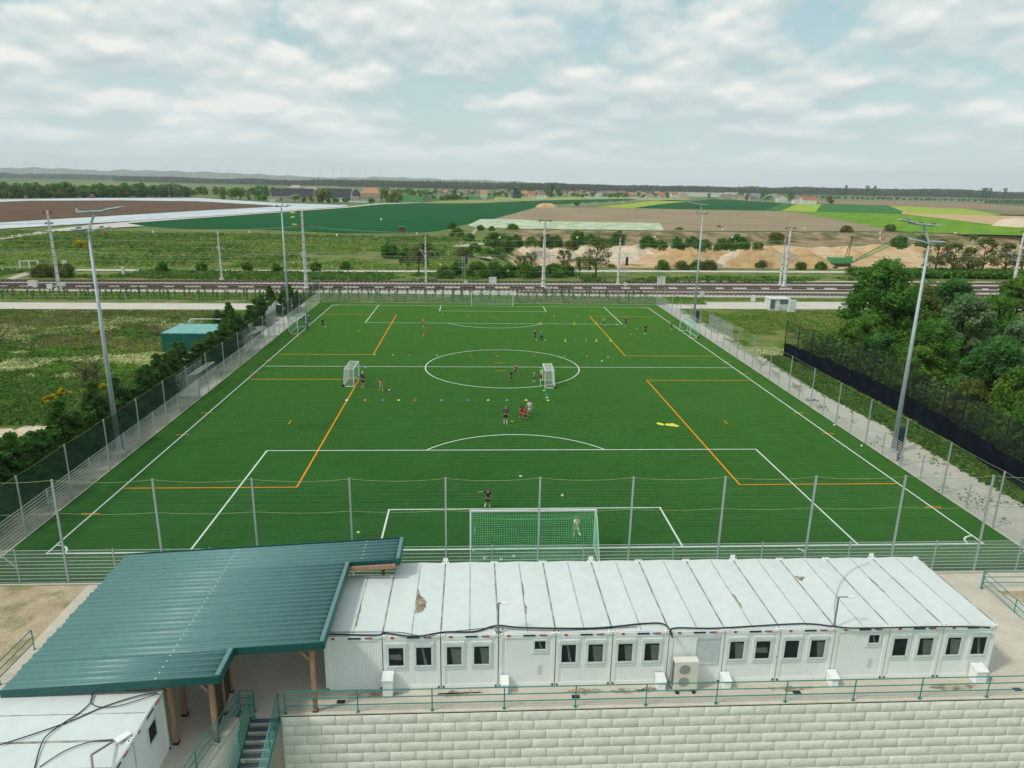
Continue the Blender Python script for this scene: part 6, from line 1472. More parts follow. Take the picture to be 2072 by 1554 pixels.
for i, (u, v, w, h, m, lb) in enumerate(((1310, 525, 22, 5.0, 'sand_pale', 'pale sand heap behind the thin right signal mast'), (1385, 533, 34, 8.0, 'sand_orange', 'orange sand heap left of the far right mast, leftmost'), (1410, 534, 30, 7.6, 'sand_orange', 'orange sand heap directly left of the far right light mast'), (1440, 533, 34, 7.6, 'sand_orange', 'orange sand heap directly right of the far right light mast'), (1484, 536, 30, 6.6, 'sand_pale', 'pale gullied sand heap left of the tall orange cone'), (1526, 537, 36, 9.4, 'sand_orange', 'tall pointed orange sand cone left of the twin masts'), (1556, 537, 32, 8.6, 'sand_orange', 'orange sand heap between the tall cone and the twin masts'), (1620, 534, 36, 7.6, 'sand_orange', 'dark orange sand heap right of the twin masts'), (1345, 530, 34, 5.0, 'sand', 'low sand heap left of the orange ones'), (1595, 536, 26, 6.0, 'sand_orange', 'orange sand heap behind the twin masts'))): heap(u, v, w*.92, h*.86, m, lb, 30+i)
sl = G(1105, 419); 
def lump(name, g_, w, d, h, m, lb, cat, seed=1):
    q = MB(); n = 22; k = len(q.v); q.v.append((g_.x, g_.y, g_.z+h))
    for j in range(1, 6):
        for i in range(n):
            a = 6.283*i/n; f = j/5; q.v.append((g_.x+w/2*f*math.cos(a)*(1+.1*math.sin(5*a)), g_.y+d/2*f*math.sin(a), g_.z+h*math.sqrt(max(0, 1-f*f))*(1+.12*math.sin(4*a+j))-.1))
    for i in range(n): q.f.append([0, 1+i, 1+(i+1) % n])
    for j in range(4):
        for i in range(n): a = 1+j*n+i; b = 1+j*n+(i+1) % n; q.f.append([a, a+n, b+n, b])
    q.t = [0]*len(q.f); tag(q.build(name, M[m], smooth=True), lb, cat)
lump('straw_heap', G(1107, 420), 22, 12, 4.0, 'sand', 'brown straw heap at the corner of the ploughed field', 'heap')
lump('soil_heap', G(1833, 433), 9, 8, 2.4, 'sand_orange', 'small reddish soil heap at the corner of the yellow field', 'heap')
lump('gravel_heap', G(2066, 459), 34, 30, 5.5, 'sand_pale', 'pale gravel heap at the right edge beyond the lime field', 'heap')
lump('brushwood_heap', G(806, 497), 7, 5, 1.2, 'bark', 'grey brushwood heap in the meadow left of the quarry', 'heap')
def crane():
    b = pz(1700, 539); t = empty('dragline_crane', b, 'green dragline crane with a long lattice boom working in the quarry', 'crane')
    x, y, z_ = b; q = MB(); q.box(x-5, y-2, z_+1.2, x+3.2, y+2, z_+3.6); q.box(x+1.6, y-2.1, z_+1.4, x+3.6, y-.5, z_+4.2); q.build('cab', M['crane'], t, bevel=.1)
    k = MB(); k.box(x-4, y-2.6, z_, x+3, y-1.4, z_+1.2); k.box(x-4, y+1.4, z_, x+3, y+2.6, z_+1.2); k.build('crawler', M['black'], t, bevel=.2)
    a = Vector((x+4.5, y, z_+1.6)); top = G(1806, 492, 0); 
    dir_ = (G(1806, 492, 4.0)-a); L_ = 33; e = Vector((a.x+25.5, y+2, z_+14.0))
    lt = MB(); n = 15; up = Vector((-.45, 0, .9)); side = Vector((0, 1, 0))
    def cs(i): f = i/n; c = a.lerp(e, f); w = .25+1.1*math.sin(math.pi*min(max(f, .04), .97)); return [c+up*w*.55*sz_+side*w*.55*sy for sz_, sy in ((1, 1), (1, -1), (-1, -1), (-1, 1))]
    for i in range(n):
        A, B_ = cs(i), cs(i+1)
        for j in range(4): lt.tube(A[j], B_[j], .10, n=4); lt.tube(A[j], B_[(j+1) % 4], .06, n=4)
    lt.build('lattice_boom', M['crane'], t)
    g_ = MB(); m0 = Vector((x+1.5, y, z_+3.6)); m1 = Vector((x+3.2, y, z_+12)); g_.tube(m0, m1, .14, n=4); g_.tube(m0+Vector((1.4, 0, 0)), m1+Vector((.3, 0, 0)), .14, n=4)
    for i in range(7): f = i/7; g_.tube(m0.lerp(m1, f), (m0+Vector((1.4, 0, 0))).lerp(m1+Vector((.3, 0, 0)), min(1, f+.14)), .06, n=4)
    g_.tube(m1, m1+Vector((2.6, 0, .2)), .07, n=4); g_.build('gantry_mast', M['bark'], t)
    r = MB(); r.tube(m1, (x-3, y, z_+3.6), .04, n=3); r.tube(m1, e, .04, n=3); r.build('rope', M['black'], t)
crane()
# ------------------------------------------------------------------ railway masts, wires, signals
def catenary(u, v, top, label, arms, boxy=False, w=.55, lean=None):
    g_ = G(u, v); x, y = g_.x, g_.y
    t = empty('catenary_mast', (x, y, 0), label, 'railway mast', 'catenary masts')
    q = MB(); q.tube((x, y, 0), (x, y, top), w*.75, w*.42, n=4, cap=True); q.build('pole', M['con_mast'], t)
    f = MB(); f.box(x-w, y-w, 0, x+w, y+w, .35); f.build('footing', M['con_mast'], t)
    k = MB()
    for z_ in np.arange(1.6, top-.5, 1.55): k.tube((x, y, z_), (x, y, z_+.10), w*.80*(1-.42*z_/top)+.02, n=4)
    k.build('band', M['hut_dark'], t)
    for z_, L_ in arms:
        a = MB(); a.bar((x-L_, y-.2, z_), (x+L_, y+.2, z_), .22, .16); a.build('crossarm', M['insul'], t)
        for s in (-1, 1): i_ = MB(); i_.lathe((x+s*L_*.8, y+s*.16, z_-.35), [(.10, 0), (.13, .08), (.08, .15), (.13, .22), (.09, .32)], 8); i_.build('insulator', M['insul'], t)
    c = MB(); zc_ = 6.6
    c.tube((x, y, zc_), (x+1.6, y-2.6, zc_+.6), .05, n=5); c.tube((x, y, zc_-1.2), (x+1.6, y-2.6, zc_+.6), .04, n=5); c.tube((x+1.6, y-2.6, zc_+.6), (x+2.4, y-3.0, zc_-.4), .04, n=5)
    c.tube((x, y, zc_), (x-1.4, y+2.6, zc_+.4), .05, n=5); c.tube((x, y, zc_-1.2), (x-1.4, y+2.6, zc_+.4), .04, n=5)
    c.build('cantilever', M['galv'], t)
    if boxy:
        b = MB()
        for s in (-1, 1):
            for r_ in (-1, 1): b.tube((x+s*1.1, y+r_*1.1, zc_-1.3), (x+s*1.1, y+r_*1.1, zc_+.9), .04, n=4)
            b.tube((x+s*1.1, y-1.1, zc_-1.3), (x+s*1.1, y+1.1, zc_-1.3), .04, n=4); b.tube((x-1.1, y+s*1.1, zc_-1.3), (x+1.1, y+s*1.1, zc_-1.3), .04, n=4); b.tube((x-1.1, y+s*1.1, zc_+.9), (x+1.1, y+s*1.1, zc_+.9), .04, n=4); b.tube((x+s*1.1, y-1.1, zc_+.9), (x+s*1.1, y+1.1, zc_+.9), .04, n=4)
        b.build('cage', M['galv'], t)
    return (x, y)
front = [catenary(120, 586, 14.9, 'leftmost tall concrete catenary mast in front of the rear tracks', [(14.6, .8), (12.6, .6)]),
 catenary(620, 585, 15.4, 'tall concrete catenary mast with three red crossarms left of the pitch corner', [(15.3, .9), (12.6, 1.0), (10.4, 1.0)]),
 catenary(1099, 583, 14.0, 'central catenary mast with a steel cage behind the far goal', [(14.0, 1.4), (10.6, .9)], True),
 catenary(1586, 582, 13.0, 'right-hand catenary mast of the leaning pair, nearer the camera', [(13.0, 1.3), (10.2, .9)], True),
 catenary(2052, 570, 12.4, 'catenary mast with a cage at the right edge', [(12.3, 1.2)], True)]
rear = [catenary(449, 566, 10.3, 'slim catenary mast behind the tracks, left of the far left light mast', [], w=.42),
 catenary(862, 572, 10.3, 'slim catenary mast on the far side of the tracks left of the ladder signal', [(10.2, .8)], w=.32),
 catenary(1250, 575, 10.3, 'slim catenary mast on the far side of the tracks next to the right signal', [(10.2, .5)], w=.36),
 catenary(1578, 578, 10.6, 'slimmer left-hand catenary mast of the pair, behind the other', [(10.5, .6), (9.6, .5)], w=.40),
 catenary(1955, 556, 9.4, 'slim catenary mast beyond the tracks right of the near right light mast', [(9.3, 1.0)], w=.42)]
def wire(pts, z_, dx, label, sag=.7, r=.022):
    q = MB(); out = []
    P = [(pts[0][0]-130, pts[0][1]-5)]+list(pts)+[(pts[-1][0]+160, pts[-1][1]+9)]
    for i in range(len(P)-1):
        for k in range(8): f = k/8; out.append((P[i][0]+(P[i+1][0]-P[i][0])*f+dx*0, P[i][1]+(P[i+1][1]-P[i][1])*f+dx, z_-sag*4*f*(1-f)))
    q.path(out, r, 3); tag(q.build('overhead_wire', M['wire_pale']), label, 'wire', 'overhead railway wires')
for z_, dx, lb, s in ((12.5, -.6, 'highest overhead wire along the taller mast row', 1.1), (12.4, .6, 'twin of the highest overhead wire, slightly farther away', 1.2), (10.3, -.5, 'middle overhead wire on the taller mast row', 1.0), (7.3, -2.8, 'carrying wire over the front track', .9), (6.0, -2.9, 'contact wire over the front track', .1), (7.2, 2.8, 'carrying wire over the track behind the taller masts', .9)): wire(front, z_, dx, lb, s)
for z_, dx, lb, s in ((10.2, 0, 'top wire of the slim mast row', .9), (8.6, 0, 'second wire of the slim mast row', .8), (7.1, -2.2, 'carrying wire over the rear track', .8), (5.9, -2.3, 'contact wire over the rear track', .1)): wire(rear, z_, dx, lb, s)
for i, (u, v, c) in enumerate(((155, 424, 0), (310, 469, 0), (505, 469, 0), (682, 475, 0), (771, 443, 0), (844, 472, 0), (965, 452, 0), (1011, 480, 0), (1138, 449, 0), (1168, 480, 0), (1325, 479, 0), (1462, 464, 0), (1482, 479, 0), (1628, 462, 0), (1781, 470, 0), (1933, 471, 0), (1781, 482, 0), (592, 430, 1), (592, 439, 1), (596, 454, 1))):
    f = _f+(u-1036)/FOC*RV-(v-777)/FOC*UV; t_ = (111+.05*(u-1036)*.09-CY)/f.y; p = Vector((CX, CY, CZ))+f*t_
    q = MB(); q.lathe((p.x, p.y, p.z-.3), [(.04, 0), (.16, .1), (.16, .38), (.04, .48)], 8) if not c else q.bar((p.x-.4, p.y, p.z), (p.x+.4, p.y, p.z), .2, .25)
    tag(q.build('wire_marker', M['ball_white' if not c else 'm_yellow']), 'small white bird marker on an overhead wire' if not c else 'yellow tag on an overhead wire left of the three-arm mast', 'marker', 'white wire markers' if not c else 'yellow wire tags')
def signal(u, v, h, label):
    g_ = G(u, v); x, y = g_.x, g_.y; t = empty('railway_signal', (x, y, 0), label, 'signal', 'railway signals'); q = MB()
    for s in (-.28, .28): q.bar((x+s, y, 0), (x+s, y, h), .07, .07)
    for z_ in np.arange(.4, h, .45): q.bar((x-.28, y, z_), (x+.28, y, z_), .05, .05)
    q.bar((x-1, y, h*.62), (x+1, y, h*.62), .1, .1); q.build('ladder', M['galv'], t)
    k = MB(); k.box(x+.35, y-.2, h-1.6, x+.85, y+.15, h+.2); k.build('signal_head', M['black'], t); b = MB(); b.box(x-.1+.3, y-.6, 0, x+.8, y, .9); b.build('control_box', M['con_mast'], t)
signal(938, 577, 6.2, 'ladder signal mast with black head left of the far goal'); signal(1260, 580, 6.2, 'ladder signal mast with black head beside the slim right mast')
signal(1940, 556, 6.0, 'lattice signal mast beyond the tracks behind the grove')
for u, v, w, h, lb in ((997, 574, 1.6, 1.3, 'silver cabinet beside the far track above the far goal'), (1334, 577, .8, 1.7, 'left one of two pale cabinets right of the signal'), (1342, 577, .8, 1.7, 'right one of two pale cabinets right of the signal'), (66, 583, 1.6, 1.3, 'pale cabinet on the ballast left of the leftmost mast'), (100, 586, .9, .9, 'small pale box left of the leftmost mast'), (126, 583, .9, .9, 'small pale box right of the leftmost mast foot'), (131, 546, .8, 2.0, 'white marker board by the path behind the leftmost mast'), (249, 558, .5, 1.8, 'slim white post on the bank behind the near left mast')):
    g_ = G(u, v); q = MB(); q.box(g_.x-w/2, g_.y, 0, g_.x+w/2, g_.y+.6, h); q.box(g_.x-w/2-.06, g_.y-.06, h, g_.x+w/2+.06, g_.y+.66, h+.08); tag(q.build('trackside_cabinet', M['con_mast']), lb, 'cabinet', 'trackside cabinets')
def gate_goal():
    a, b = G(42, 547), G(79, 546); t = empty('field_gate', (a+b)/2, 'white barrier frame across the track at the far left', 'gate'); q = MB()
    for p in (a, (a+b)/2, b): q.bar(p, p+Vector((0, 0, 2.2)), .25, .25)
    q.bar(a+Vector((0, 0, 2.1)), b+Vector((0, 0, 2.1)), .22, .22); q.bar(a+Vector((0, 0, .4)), b+Vector((0, 0, .4)), .15, .15); q.build('frame', M['goal_white'], t)
gate_goal()
def hide():
    g_ = G(814, 480); x, y = g_.x, g_.y; t = empty('hunting_hide', (x, y, 0), 'dark wooden hunting hide on legs at the edge of the dark green field', 'hide'); q = MB()
    q.box(x-1.1, y-1.1, 1.8, x+1.1, y+1.1, 4.0); q.build('cabin', M['bark'], t); r = MB(); r.box(x-1.3, y-1.3, 4.0, x+1.3, y+1.3, 4.15); r.build('roof', M['hut_dark'], t)
    for sx in (-1, 1):
        for sy in (-1, 1): l = MB(); l.bar((x+sx*1.3, y+sy*1.3, 0), (x+sx*.9, y+sy*.9, 1.8), .14, .14); l.build('leg', M['wood'], t)
hide()
# posts of the low fence along the access road
for side, xs0, yy, n in (('left of the pitch', -120, 89.3, 22), ('right of the pitch', 36, 99.0, 14)):
    t = empty('road_fence', (xs0, yy, 0), 'thin wire fence along the access road '+side, 'fence'); w_ = MB()
    for i in range(n):
        x = xs0+i*4.0; y_ = yy+(.02*(x+33) if side[0] == 'l' else .03*(x-36)); p = MB(); p.tube((x, y_, 0), (x, y_, 1.6), .03, n=5); p.build('post', M['galv'], t)
    for z_ in (.5, 1.0, 1.5): w_.path([(xs0+i*4.0, yy+(.02*(xs0+i*4+33) if side[0] == 'l' else .03*(xs0+i*4-36)), z_) for i in range(n)], .008, 3)
    w_.build('wire', M['galv'], t)

# ------------------------------------------------------------------ farm, village
def house(u0, u1, v, dep, wh, rh, wall, roof, label, name='house', windows=0, hip=0.0, chim=False, group=None, cat='house', zf=0, ridge='x', flat=False, overhang=.4):
    a, b = G(u0, v), G(u1, v); x0, x1, y0 = a.x, b.x, (a.y+b.y)/2; y1 = y0+dep
    t = empty(name, ((x0+x1)/2, (y0+y1)/2, 0), label, cat, group)
    q = MB(); q.box(x0, y0, 0, x1, y1, wh); 
    if ridge == 'y' and not flat:
        for y in (y0, y1): q.face([(x0, y, wh), (x1, y, wh), ((x0+x1)/2, y, wh+rh)])
    elif not flat and hip == 0:
        for x in (x0, x1): q.face([(x, y0, wh), (x, y1, wh), (x, (y0+y1)/2, wh+rh)])
    q.build('wall', wall, t); o = overhang; r = MB()
    if flat: r.box(x0-o, y0-o, wh, x1+o, y1+o, wh+.3)
    elif ridge == 'x':
        ym = (y0+y1)/2; h_ = hip*(x1-x0); T0, T1 = (x0-o+h_, ym, wh+rh), (x1+o-h_, ym, wh+rh); A, B_, C_, D = (x0-o, y0-o, wh-.1), (x1+o, y0-o, wh-.1), (x1+o, y1+o, wh-.1), (x0-o, y1+o, wh-.1)
        r.face([A, B_, T1, T0]); r.face([C_, D, T0, T1])
        if hip: r.face([B_, C_, T1]); r.face([D, A, T0])
    else:
        xm = (x0+x1)/2; T0, T1 = (xm, y0-o, wh+rh), (xm, y1+o, wh+rh); r.face([(x0-o, y0-o, wh-.1), T0, T1, (x0-o, y1+o, wh-.1)]); r.face([(x1+o, y1+o, wh-.1), T1, T0, (x1+o, y0-o, wh-.1)])
    ro = r.build('roof', roof, t)
    if chim: c = MB(); cx = x0+(x1-x0)*.3; c.box(cx, (y0+y1)/2-.4, wh+rh*.5, cx+.8, (y0+y1)/2+.4, wh+rh+1.0); c.build('chimney', M['h_tile2'], ro)
    for k in range(windows):
        xc = x0+(x1-x0)*(k+.5)/windows; w = MB(); w.box(xc-.6, y0-.06, wh*.45, xc+.6, y0-.01, wh*.45+1.5); w.build('window', M['hut_dark'], t)
    return t
FG = 'farm buildings'
house(549, 568, 405.5, 16, 5, 7.5, M['h_tan'], M['h_slate'], 'left wing of the long dark-roofed barn', 'barn', cat='barn', group=FG)
house(565, 637, 406.5, 18, 5.0, 8.0, M['h_tan'], M['h_slate'], 'long tan barn with a black roof, left half of the farm', 'barn', 7, cat='barn', group=FG)
house(637, 645, 408, 16, 5.5, 6.5, M['h_white'], M['h_slate'], 'white gable link between the two dark-roofed barns', 'barn', cat='barn', group=FG)
house(645, 712, 408.5, 20, 4.6, 9.0, M['h_white'], M['h_slate'], 'white-walled barn with a black roof in the middle of the farm', 'barn', 9, cat='barn', group=FG)
house(709, 728, 407, 18, 5.5, 7, M['h_white'], M['h_slate'], 'dark hipped barn end left of the big tan house', 'barn', 3, hip=.35, cat='barn', group=FG)
house(727, 772, 407.5, 15, 8.5, 6.0, M['h_tan2'], M['h_tile'], 'big two-storey tan farmhouse with a hipped orange roof', 'farmhouse', 9, hip=.22, chim=True, group=FG)
house(706, 744, 410, 6, 4.2, .8, M['h_white'], M['h_tile2'], 'low white annex with a red edge in front of the tan farmhouse', 'annex', 8, cat='house', group=FG, flat=True)
house(583, 612, 392, 14, 9, 5, M['h_yellow'], M['h_beige'], 'pale yellow barn behind the long black roof, left', 'barn', hip=.2, cat='barn', group=FG)
house(614, 642, 393, 14, 7, 4, M['h_beige2'], M['h_beige'], 'beige barn behind the long black roof, right', 'barn', cat='barn', group=FG)
house(668, 708, 394, 10, 6, 3, M['h_beige2'], M['h_beige'], 'grey-beige shed behind the middle black roof', 'barn', cat='barn', group=FG)
house(856, 871, 408.3, 10, 3, 4.8, M['h_greywood'], M['h_greyroof'], 'lone grey wooden shed in the fields right of the farm', 'shed', ridge='y', cat='shed')
house(544, 558, 408, 3, 2.2, .3, M['h_white'], M['h_white'], 'low white wall left of the long tan barn', 'garden_wall', flat=True, cat='wall')
walls = ['h_white', 'h_yellow', 'h_tan', 'h_beige2', 'h_pink']; roofs = ['h_tile', 'h_tile2', 'h_greyroof', 'h_brown']
wn = dict(h_white='white', h_yellow='cream', h_tan='tan', h_beige2='beige', h_pink='pinkish'); rn_ = dict(h_tile='orange', h_tile2='red', h_greyroof='grey', h_brown='brown')
hs = [(884, 893, 399), (897, 904, 395), (906, 914, 397), (916, 922, 393), (924, 931, 398), (936, 946, 396), (951, 958, 393), (963, 970, 396), (972, 986, 398), (990, 1000, 393), (1003, 1010, 396), (1008, 1021, 390), (1030, 1039, 397), (1056, 1068, 396), (1070, 1083, 398), (1084, 1100, 394), (1088, 1102, 400), (1105, 1112, 395), (1118, 1124, 392), (1131, 1138, 395), (1142, 1150, 393), (1152, 1160, 396), (1164, 1172, 394), (1174, 1182, 392), (1184, 1193, 397), (1196, 1204, 394), (1207, 1214, 398), (1216, 1225, 395), (1229, 1238, 393), (1240, 1249, 397), (1252, 1262, 394), (1264, 1273, 398), (1275, 1287, 396), (1290, 1297, 393), (1300, 1308, 396), (1310, 1322, 399), (1325, 1334, 395), (1337, 1346, 398), (1349, 1357, 394), (1360, 1370, 399), (1377, 1392, 401), (1335, 1345, 400), (1460, 1468, 402), (1472, 1480, 400), (1488, 1497, 402), (1498, 1506, 403), (1519, 1529, 406), (1576, 1590, 408), (1612, 1634, 411.5), (1627, 1648, 412)]
rh_ = random.Random(4)
for i, (a, b, v) in enumerate(hs):
    w, r = rh_.choice(walls), rh_.choice(roofs)
    if i == 8: r = 'h_tile'
    if i >= 48: w, r = 'h_white', 'h_tile2'
    if i == 11: w = 'h_beige2'
    pos = ['in the left part of the village', 'in the middle of the village', 'in the right part of the village', 'east of the village near the warehouses'][0 if a < 1040 else 1 if a < 1200 else 2 if a < 1400 else 3]
    lb = f'{wn[w]} house with {rn_[r]} roof {pos}' if i < 48 else ['long white farmhouse with a red roof beside the big irrigation fan', 'low red-roofed wing of the right-hand farmhouse'][i-48]
    house(a, b, v+1.2, rh_.uniform(9, 13), rh_.uniform(4.2, 6.8), rh_.uniform(3.6, 5.4), M[w], M[r], lb, 'house', rh_.choice((2, 3)), ridge=rh_.choice('xxy'), chim=rh_.random() < .4, group='village houses')
house(1088, 1106, 402, 14, 6, 1, M['h_white'], M['h_greyroof'], 'white block with flat roof in the middle of the village', 'house', 4, flat=True, group='village houses')
house(1038, 1054, 401.5, 10, 4, 1, M['teal_dark'], M['h_greyroof'], 'low dark green shed at the front of the village', 'shed', flat=True, cat='shed')
house(1377, 1450, 398, 30, 10, 1, M['h_white'], M['h_white'], 'long white warehouse right of the village', 'warehouse', flat=True, cat='warehouse')
house(1525, 1563, 399, 30, 9, 1, M['h_bluegrey'], M['h_white'], 'pale blue-grey warehouse behind the dark trees at the right', 'warehouse', flat=True, cat='warehouse')
house(1475, 1488, 394, 20, 8, 1, M['h_white'], M['h_white'], 'small white hall far behind the village', 'warehouse', flat=True, cat='warehouse')
house(1585, 1611, 411, 1.0, 2, .2, M['h_white'], M['h_white'], 'white garden wall left of the red-roofed farmhouse', 'garden_wall', flat=True, cat='wall')
house(1190, 1230, 401.5, 1.0, 2, .2, M['h_white'], M['h_white'], 'white garden wall in front of the right part of the village', 'garden_wall', flat=True, cat='wall')
house(1284, 1326, 403, 1.0, 2, .2, M['h_white'], M['h_white'], 'long white garden wall at the front right of the village', 'garden_wall', flat=True, cat='wall')
g_ = G(1043, 400); t_ = empty('silo_tower', (g_.x, g_.y, 0), 'tall dark silo tower rising above the village', 'tower'); q = MB(); q.box(g_.x-3.2, g_.y-3.2, 0, g_.x+3.2, g_.y+3.2, 21); q.build('tower', M['dark_blue'], t_); q = MB(); q.box(g_.x-2.4, g_.y-3.5, 16, g_.x+2.4, g_.y-3.25, 20); q.build('upper_panel', M['hut_dark'], t_)
house(975, 983, 402.8, 6, 2.5, 1, M['h_white'], M['h_greyroof'], 'small white trailer between the village and the crops', 'trailer', flat=True, cat='trailer')
# tractors on the film strips
for u, v, lb in ((171, 399.5, 'red tractor on the far edge of the brown field, left one'), (202, 399.5, 'red tractor on the far edge of the brown field, right one'), (188, 401.5, 'dark machine between the two red tractors')):
    g_ = G(u, v); x, y = g_.x, g_.y; t_ = empty('tractor', (x, y, 0), lb, 'tractor', 'tractors on the field'); m_ = 'red' if 'red tractor' in lb else 'black'
    q = MB(); q.box(x-2.2, y-1, .9, x+2.4, y+1, 2.1); q.build('body', M[m_], t_, bevel=.1); q = MB(); q.box(x-1.6, y-.9, 2.1, x+.4, y+.9, 3.4); q.build('cab', M['glass'], t_)
    for dx, r in ((-1.3, .9), (1.7, .6)): 
        for s in (-1, 1): k = MB(); k.tube((x+dx, y+s*1.0, r), (x+dx, y+s*1.4, r), r, n=12); k.build('wheel', M['black'], t_)
    q = MB(); q.box(x-1.8, y-1, 3.4, x+.6, y+1, 3.6); q.build('cab_roof', M['con_frame'], t_)
# trees among the far fields (low detail copies)
def far_tree(seed, m, H, W_, shape='round', n=14, per=34, lb=''):
    rng = np.random.default_rng(seed); t = empty('distant_tree', (0, 0, 0), lb, 'tree'); C = []; Rr = []
    for _ in range(n):
        u = rng.random(); f = {'round': math.sqrt(max(0, 1-(2*u-1)**2))*.6+.4, 'column': .5}[shape]; r = W_/2*f*rng.random()**.5*.8; an = rng.random()*6.28
        C.append((r*math.cos(an), r*math.sin(an), H*(.18+.70*u))); Rr.append(W_*(.16+.1*rng.random()))
    V, F_, T = leafcloud(rng, C, Rr, per, .75, .85, .6); q = MB(); q.tube((0, 0, 0), (0, 0, H*.5), .3, .15, n=5); q.build('trunk', M['bark'], t); npobj('crown', V, F_, M[m], t, tint=T); return t
FT = {'dark': far_tree(51, 'leaf_dark', 11, 10), 'mid': far_tree(52, 'leaf_mid', 10, 10), 'silver': far_tree(53, 'leaf_silver', 9, 9), 'olive': far_tree(54, 'leaf_olive', 9, 10), 'tall': far_tree(55, 'leaf_blue', 22, 8, 'column', 16), 'low': far_tree(56, 'leaf_dark', 6, 9)}
def ft(kind, u, v, s, where, grp=None): g_ = G(u, v); plant(FT[kind], g_.x, g_.y, where, s, u*.7, group=grp)
nm_ = {'dark': 'dark green', 'mid': 'mid green', 'silver': 'silvery', 'olive': 'olive', 'tall': 'tall slim', 'low': 'low dark'}
rt = random.Random(8)
u = -30
while u < 375:
    k = rt.choice(['dark', 'dark', 'mid', 'silver', 'olive', 'dark'])
    g_ = G(u, 401.5-.006*abs(u)); plant(FT[k], g_.x, g_.y+rt.uniform(3, 30), nm_[k]+' tree in the hedgerow behind the plastic film strips', rt.uniform(1.05, 1.5), u, group=nm_[k]+' trees of the left hedgerow'); u += rt.uniform(3.4, 5.2)
while u < 548:
    k = rt.choice(['dark', 'silver', 'olive', 'low']); g_ = G(u, 395); plant(FT[k], g_.x, g_.y+rt.uniform(0, 60), nm_[k]+' tree in the thinner hedgerow left of the farm', rt.uniform(.9, 1.3), u, group=nm_[k]+' trees left of the farm'); u += rt.uniform(6, 9)
for kk, u, v, s, w in (('mid', 470, 404, 1.5, 'mid green tree standing alone left of the farm'), ('mid', 486, 404, 1.6, 'taller mid green tree next to the lone one left of the farm'), ('dark', 449, 404, .9, 'low dark tree at the film strips left of the farm'), ('olive', 504, 405, .6, 'small olive tree before the farm track'), ('dark', 521, 406, .95, 'dark tree at the left corner of the farm'), ('dark', 538, 398, 1.3, 'dark tree behind the left corner of the farm'), ('low', 533, 407, 1.0, 'low dark tree at the left corner of the farm'),
   ('mid', 597, 408, 1.05, 'round tree in front of the long tan barn'), ('olive', 616, 409, .7, 'small olive tree before the long tan barn'), ('olive', 630, 409, .7, 'small olive tree before the white gable'), ('olive', 652, 411, 1.6, 'large olive tree in front of the middle black roof'), ('dark', 669, 411, 1.05, 'dark tree in front of the white annex'), ('low', 680, 411, .8, 'low dark tree before the white annex'), ('low', 701, 411, .9, 'low tree beside the white tank at the farm'), ('low', 752, 412, .9, 'low tree before the tan farmhouse'),
   ('olive', 783, 408, 1.7, 'big olive tree right of the tan farmhouse'), ('olive', 796, 409, 1.5, 'second big olive tree right of the tan farmhouse'), ('olive', 806, 410, 1.1, 'smaller olive tree at the right end of the farm'), ('mid', 877, 404, .7, 'small round tree right of the grey shed'), ('low', 895, 406.5, 1.0, 'first of the dark round bushes below the village'), ('low', 906, 406, 1.2, 'second of the dark round bushes below the village'), ('low', 917, 405.5, 1.2, 'third of the dark round bushes below the village'), ('low', 923, 405.2, 1.3, 'fourth of the dark round bushes below the village'), ('low', 933, 404.5, .7, 'tiny bush right of the dark round bushes'), ('low', 945, 404, .7, 'second tiny bush right of the dark round bushes'), ('low', 1168, 417.5, .8, 'dark bush at the end of the irrigation line'),
   ('tall', 1116, 400, 1.35, 'tall dark poplar in the village'), ('tall', 925, 396, .8, 'small dark spruce at the left of the village'), ('mid', 1048, 400, 1.5, 'pale round tree below the dark silo tower'), ('dark', 1073, 396, 1.9, 'dark round tree in the village right of the silo'), ('dark', 1105, 398, 1.5, 'dark tree left of the tall poplar'), ('dark', 1130, 398, 1.5, 'dark tree right of the tall poplar'),
   ('dark', 1434, 401, 1.0, 'dark tree in front of the white warehouse'), ('dark', 1513, 405.5, 1.2, 'dark tree left of the irrigation fan'), ('dark', 1548, 406, 2.0, 'big dark tree behind the irrigation fan'), ('dark', 1556, 405, 1.7, 'second big dark tree behind the irrigation fan'), ('dark', 1598, 406, 1.5, 'dark tree left of the red-roofed farmhouse'), ('mid', 1600, 408, 1.0, 'mid green tree left of the red-roofed farmhouse'), ('olive', 1679, 413, 1.5, 'lone olive tree right of the red-roofed farmhouse'), ('low', 1646, 411.5, .9, 'low tree at the right end of the red-roofed farmhouse'), ('low', 1411, 421, .45, 'tiny dark bush in the dark green field')):
    ft(kk, u, v, s, w)
u = 800
while u < 1400:
    k = rt.choice(['dark', 'mid', 'olive', 'low', 'dark']); v = rt.uniform(391, 399.5)+(u-1000)*.006
    g_ = G(u, v); plant(FT[k], g_.x, g_.y, nm_[k]+' tree among the houses of the village', rt.uniform(.7, 1.15), u, group=nm_[k]+' trees in the village'); u += rt.uniform(3.2, 6)
u = 1560
while u < 1990:
    g_ = G(u, 400.5+(u-1560)*.018); plant(FT['low'], g_.x, g_.y, 'low dark bush in the thin hedge across the right fields', rt.uniform(.8, 1.3), u, group='bushes of the thin right hedge'); u += rt.uniform(7, 16) if u < 1720 or u > 1760 else 10
u = 1995
while u < 2110:
    g_ = G(u, 411.5+(u-1995)*.02); plant(FT['dark'], g_.x, g_.y, 'dark tree of the thick hedge at the right edge', rt.uniform(.7, .9), u, group='trees of the thick right hedge'); u += rt.uniform(5, 7)
for u in (1709, 1752, 1768, 1986, 1993, 2001, 2030): ft('tall', u, 400+(u-1700)*.018, 2.0, 'tall poplar standing above the distant wood at the right', 'poplars above the distant wood')
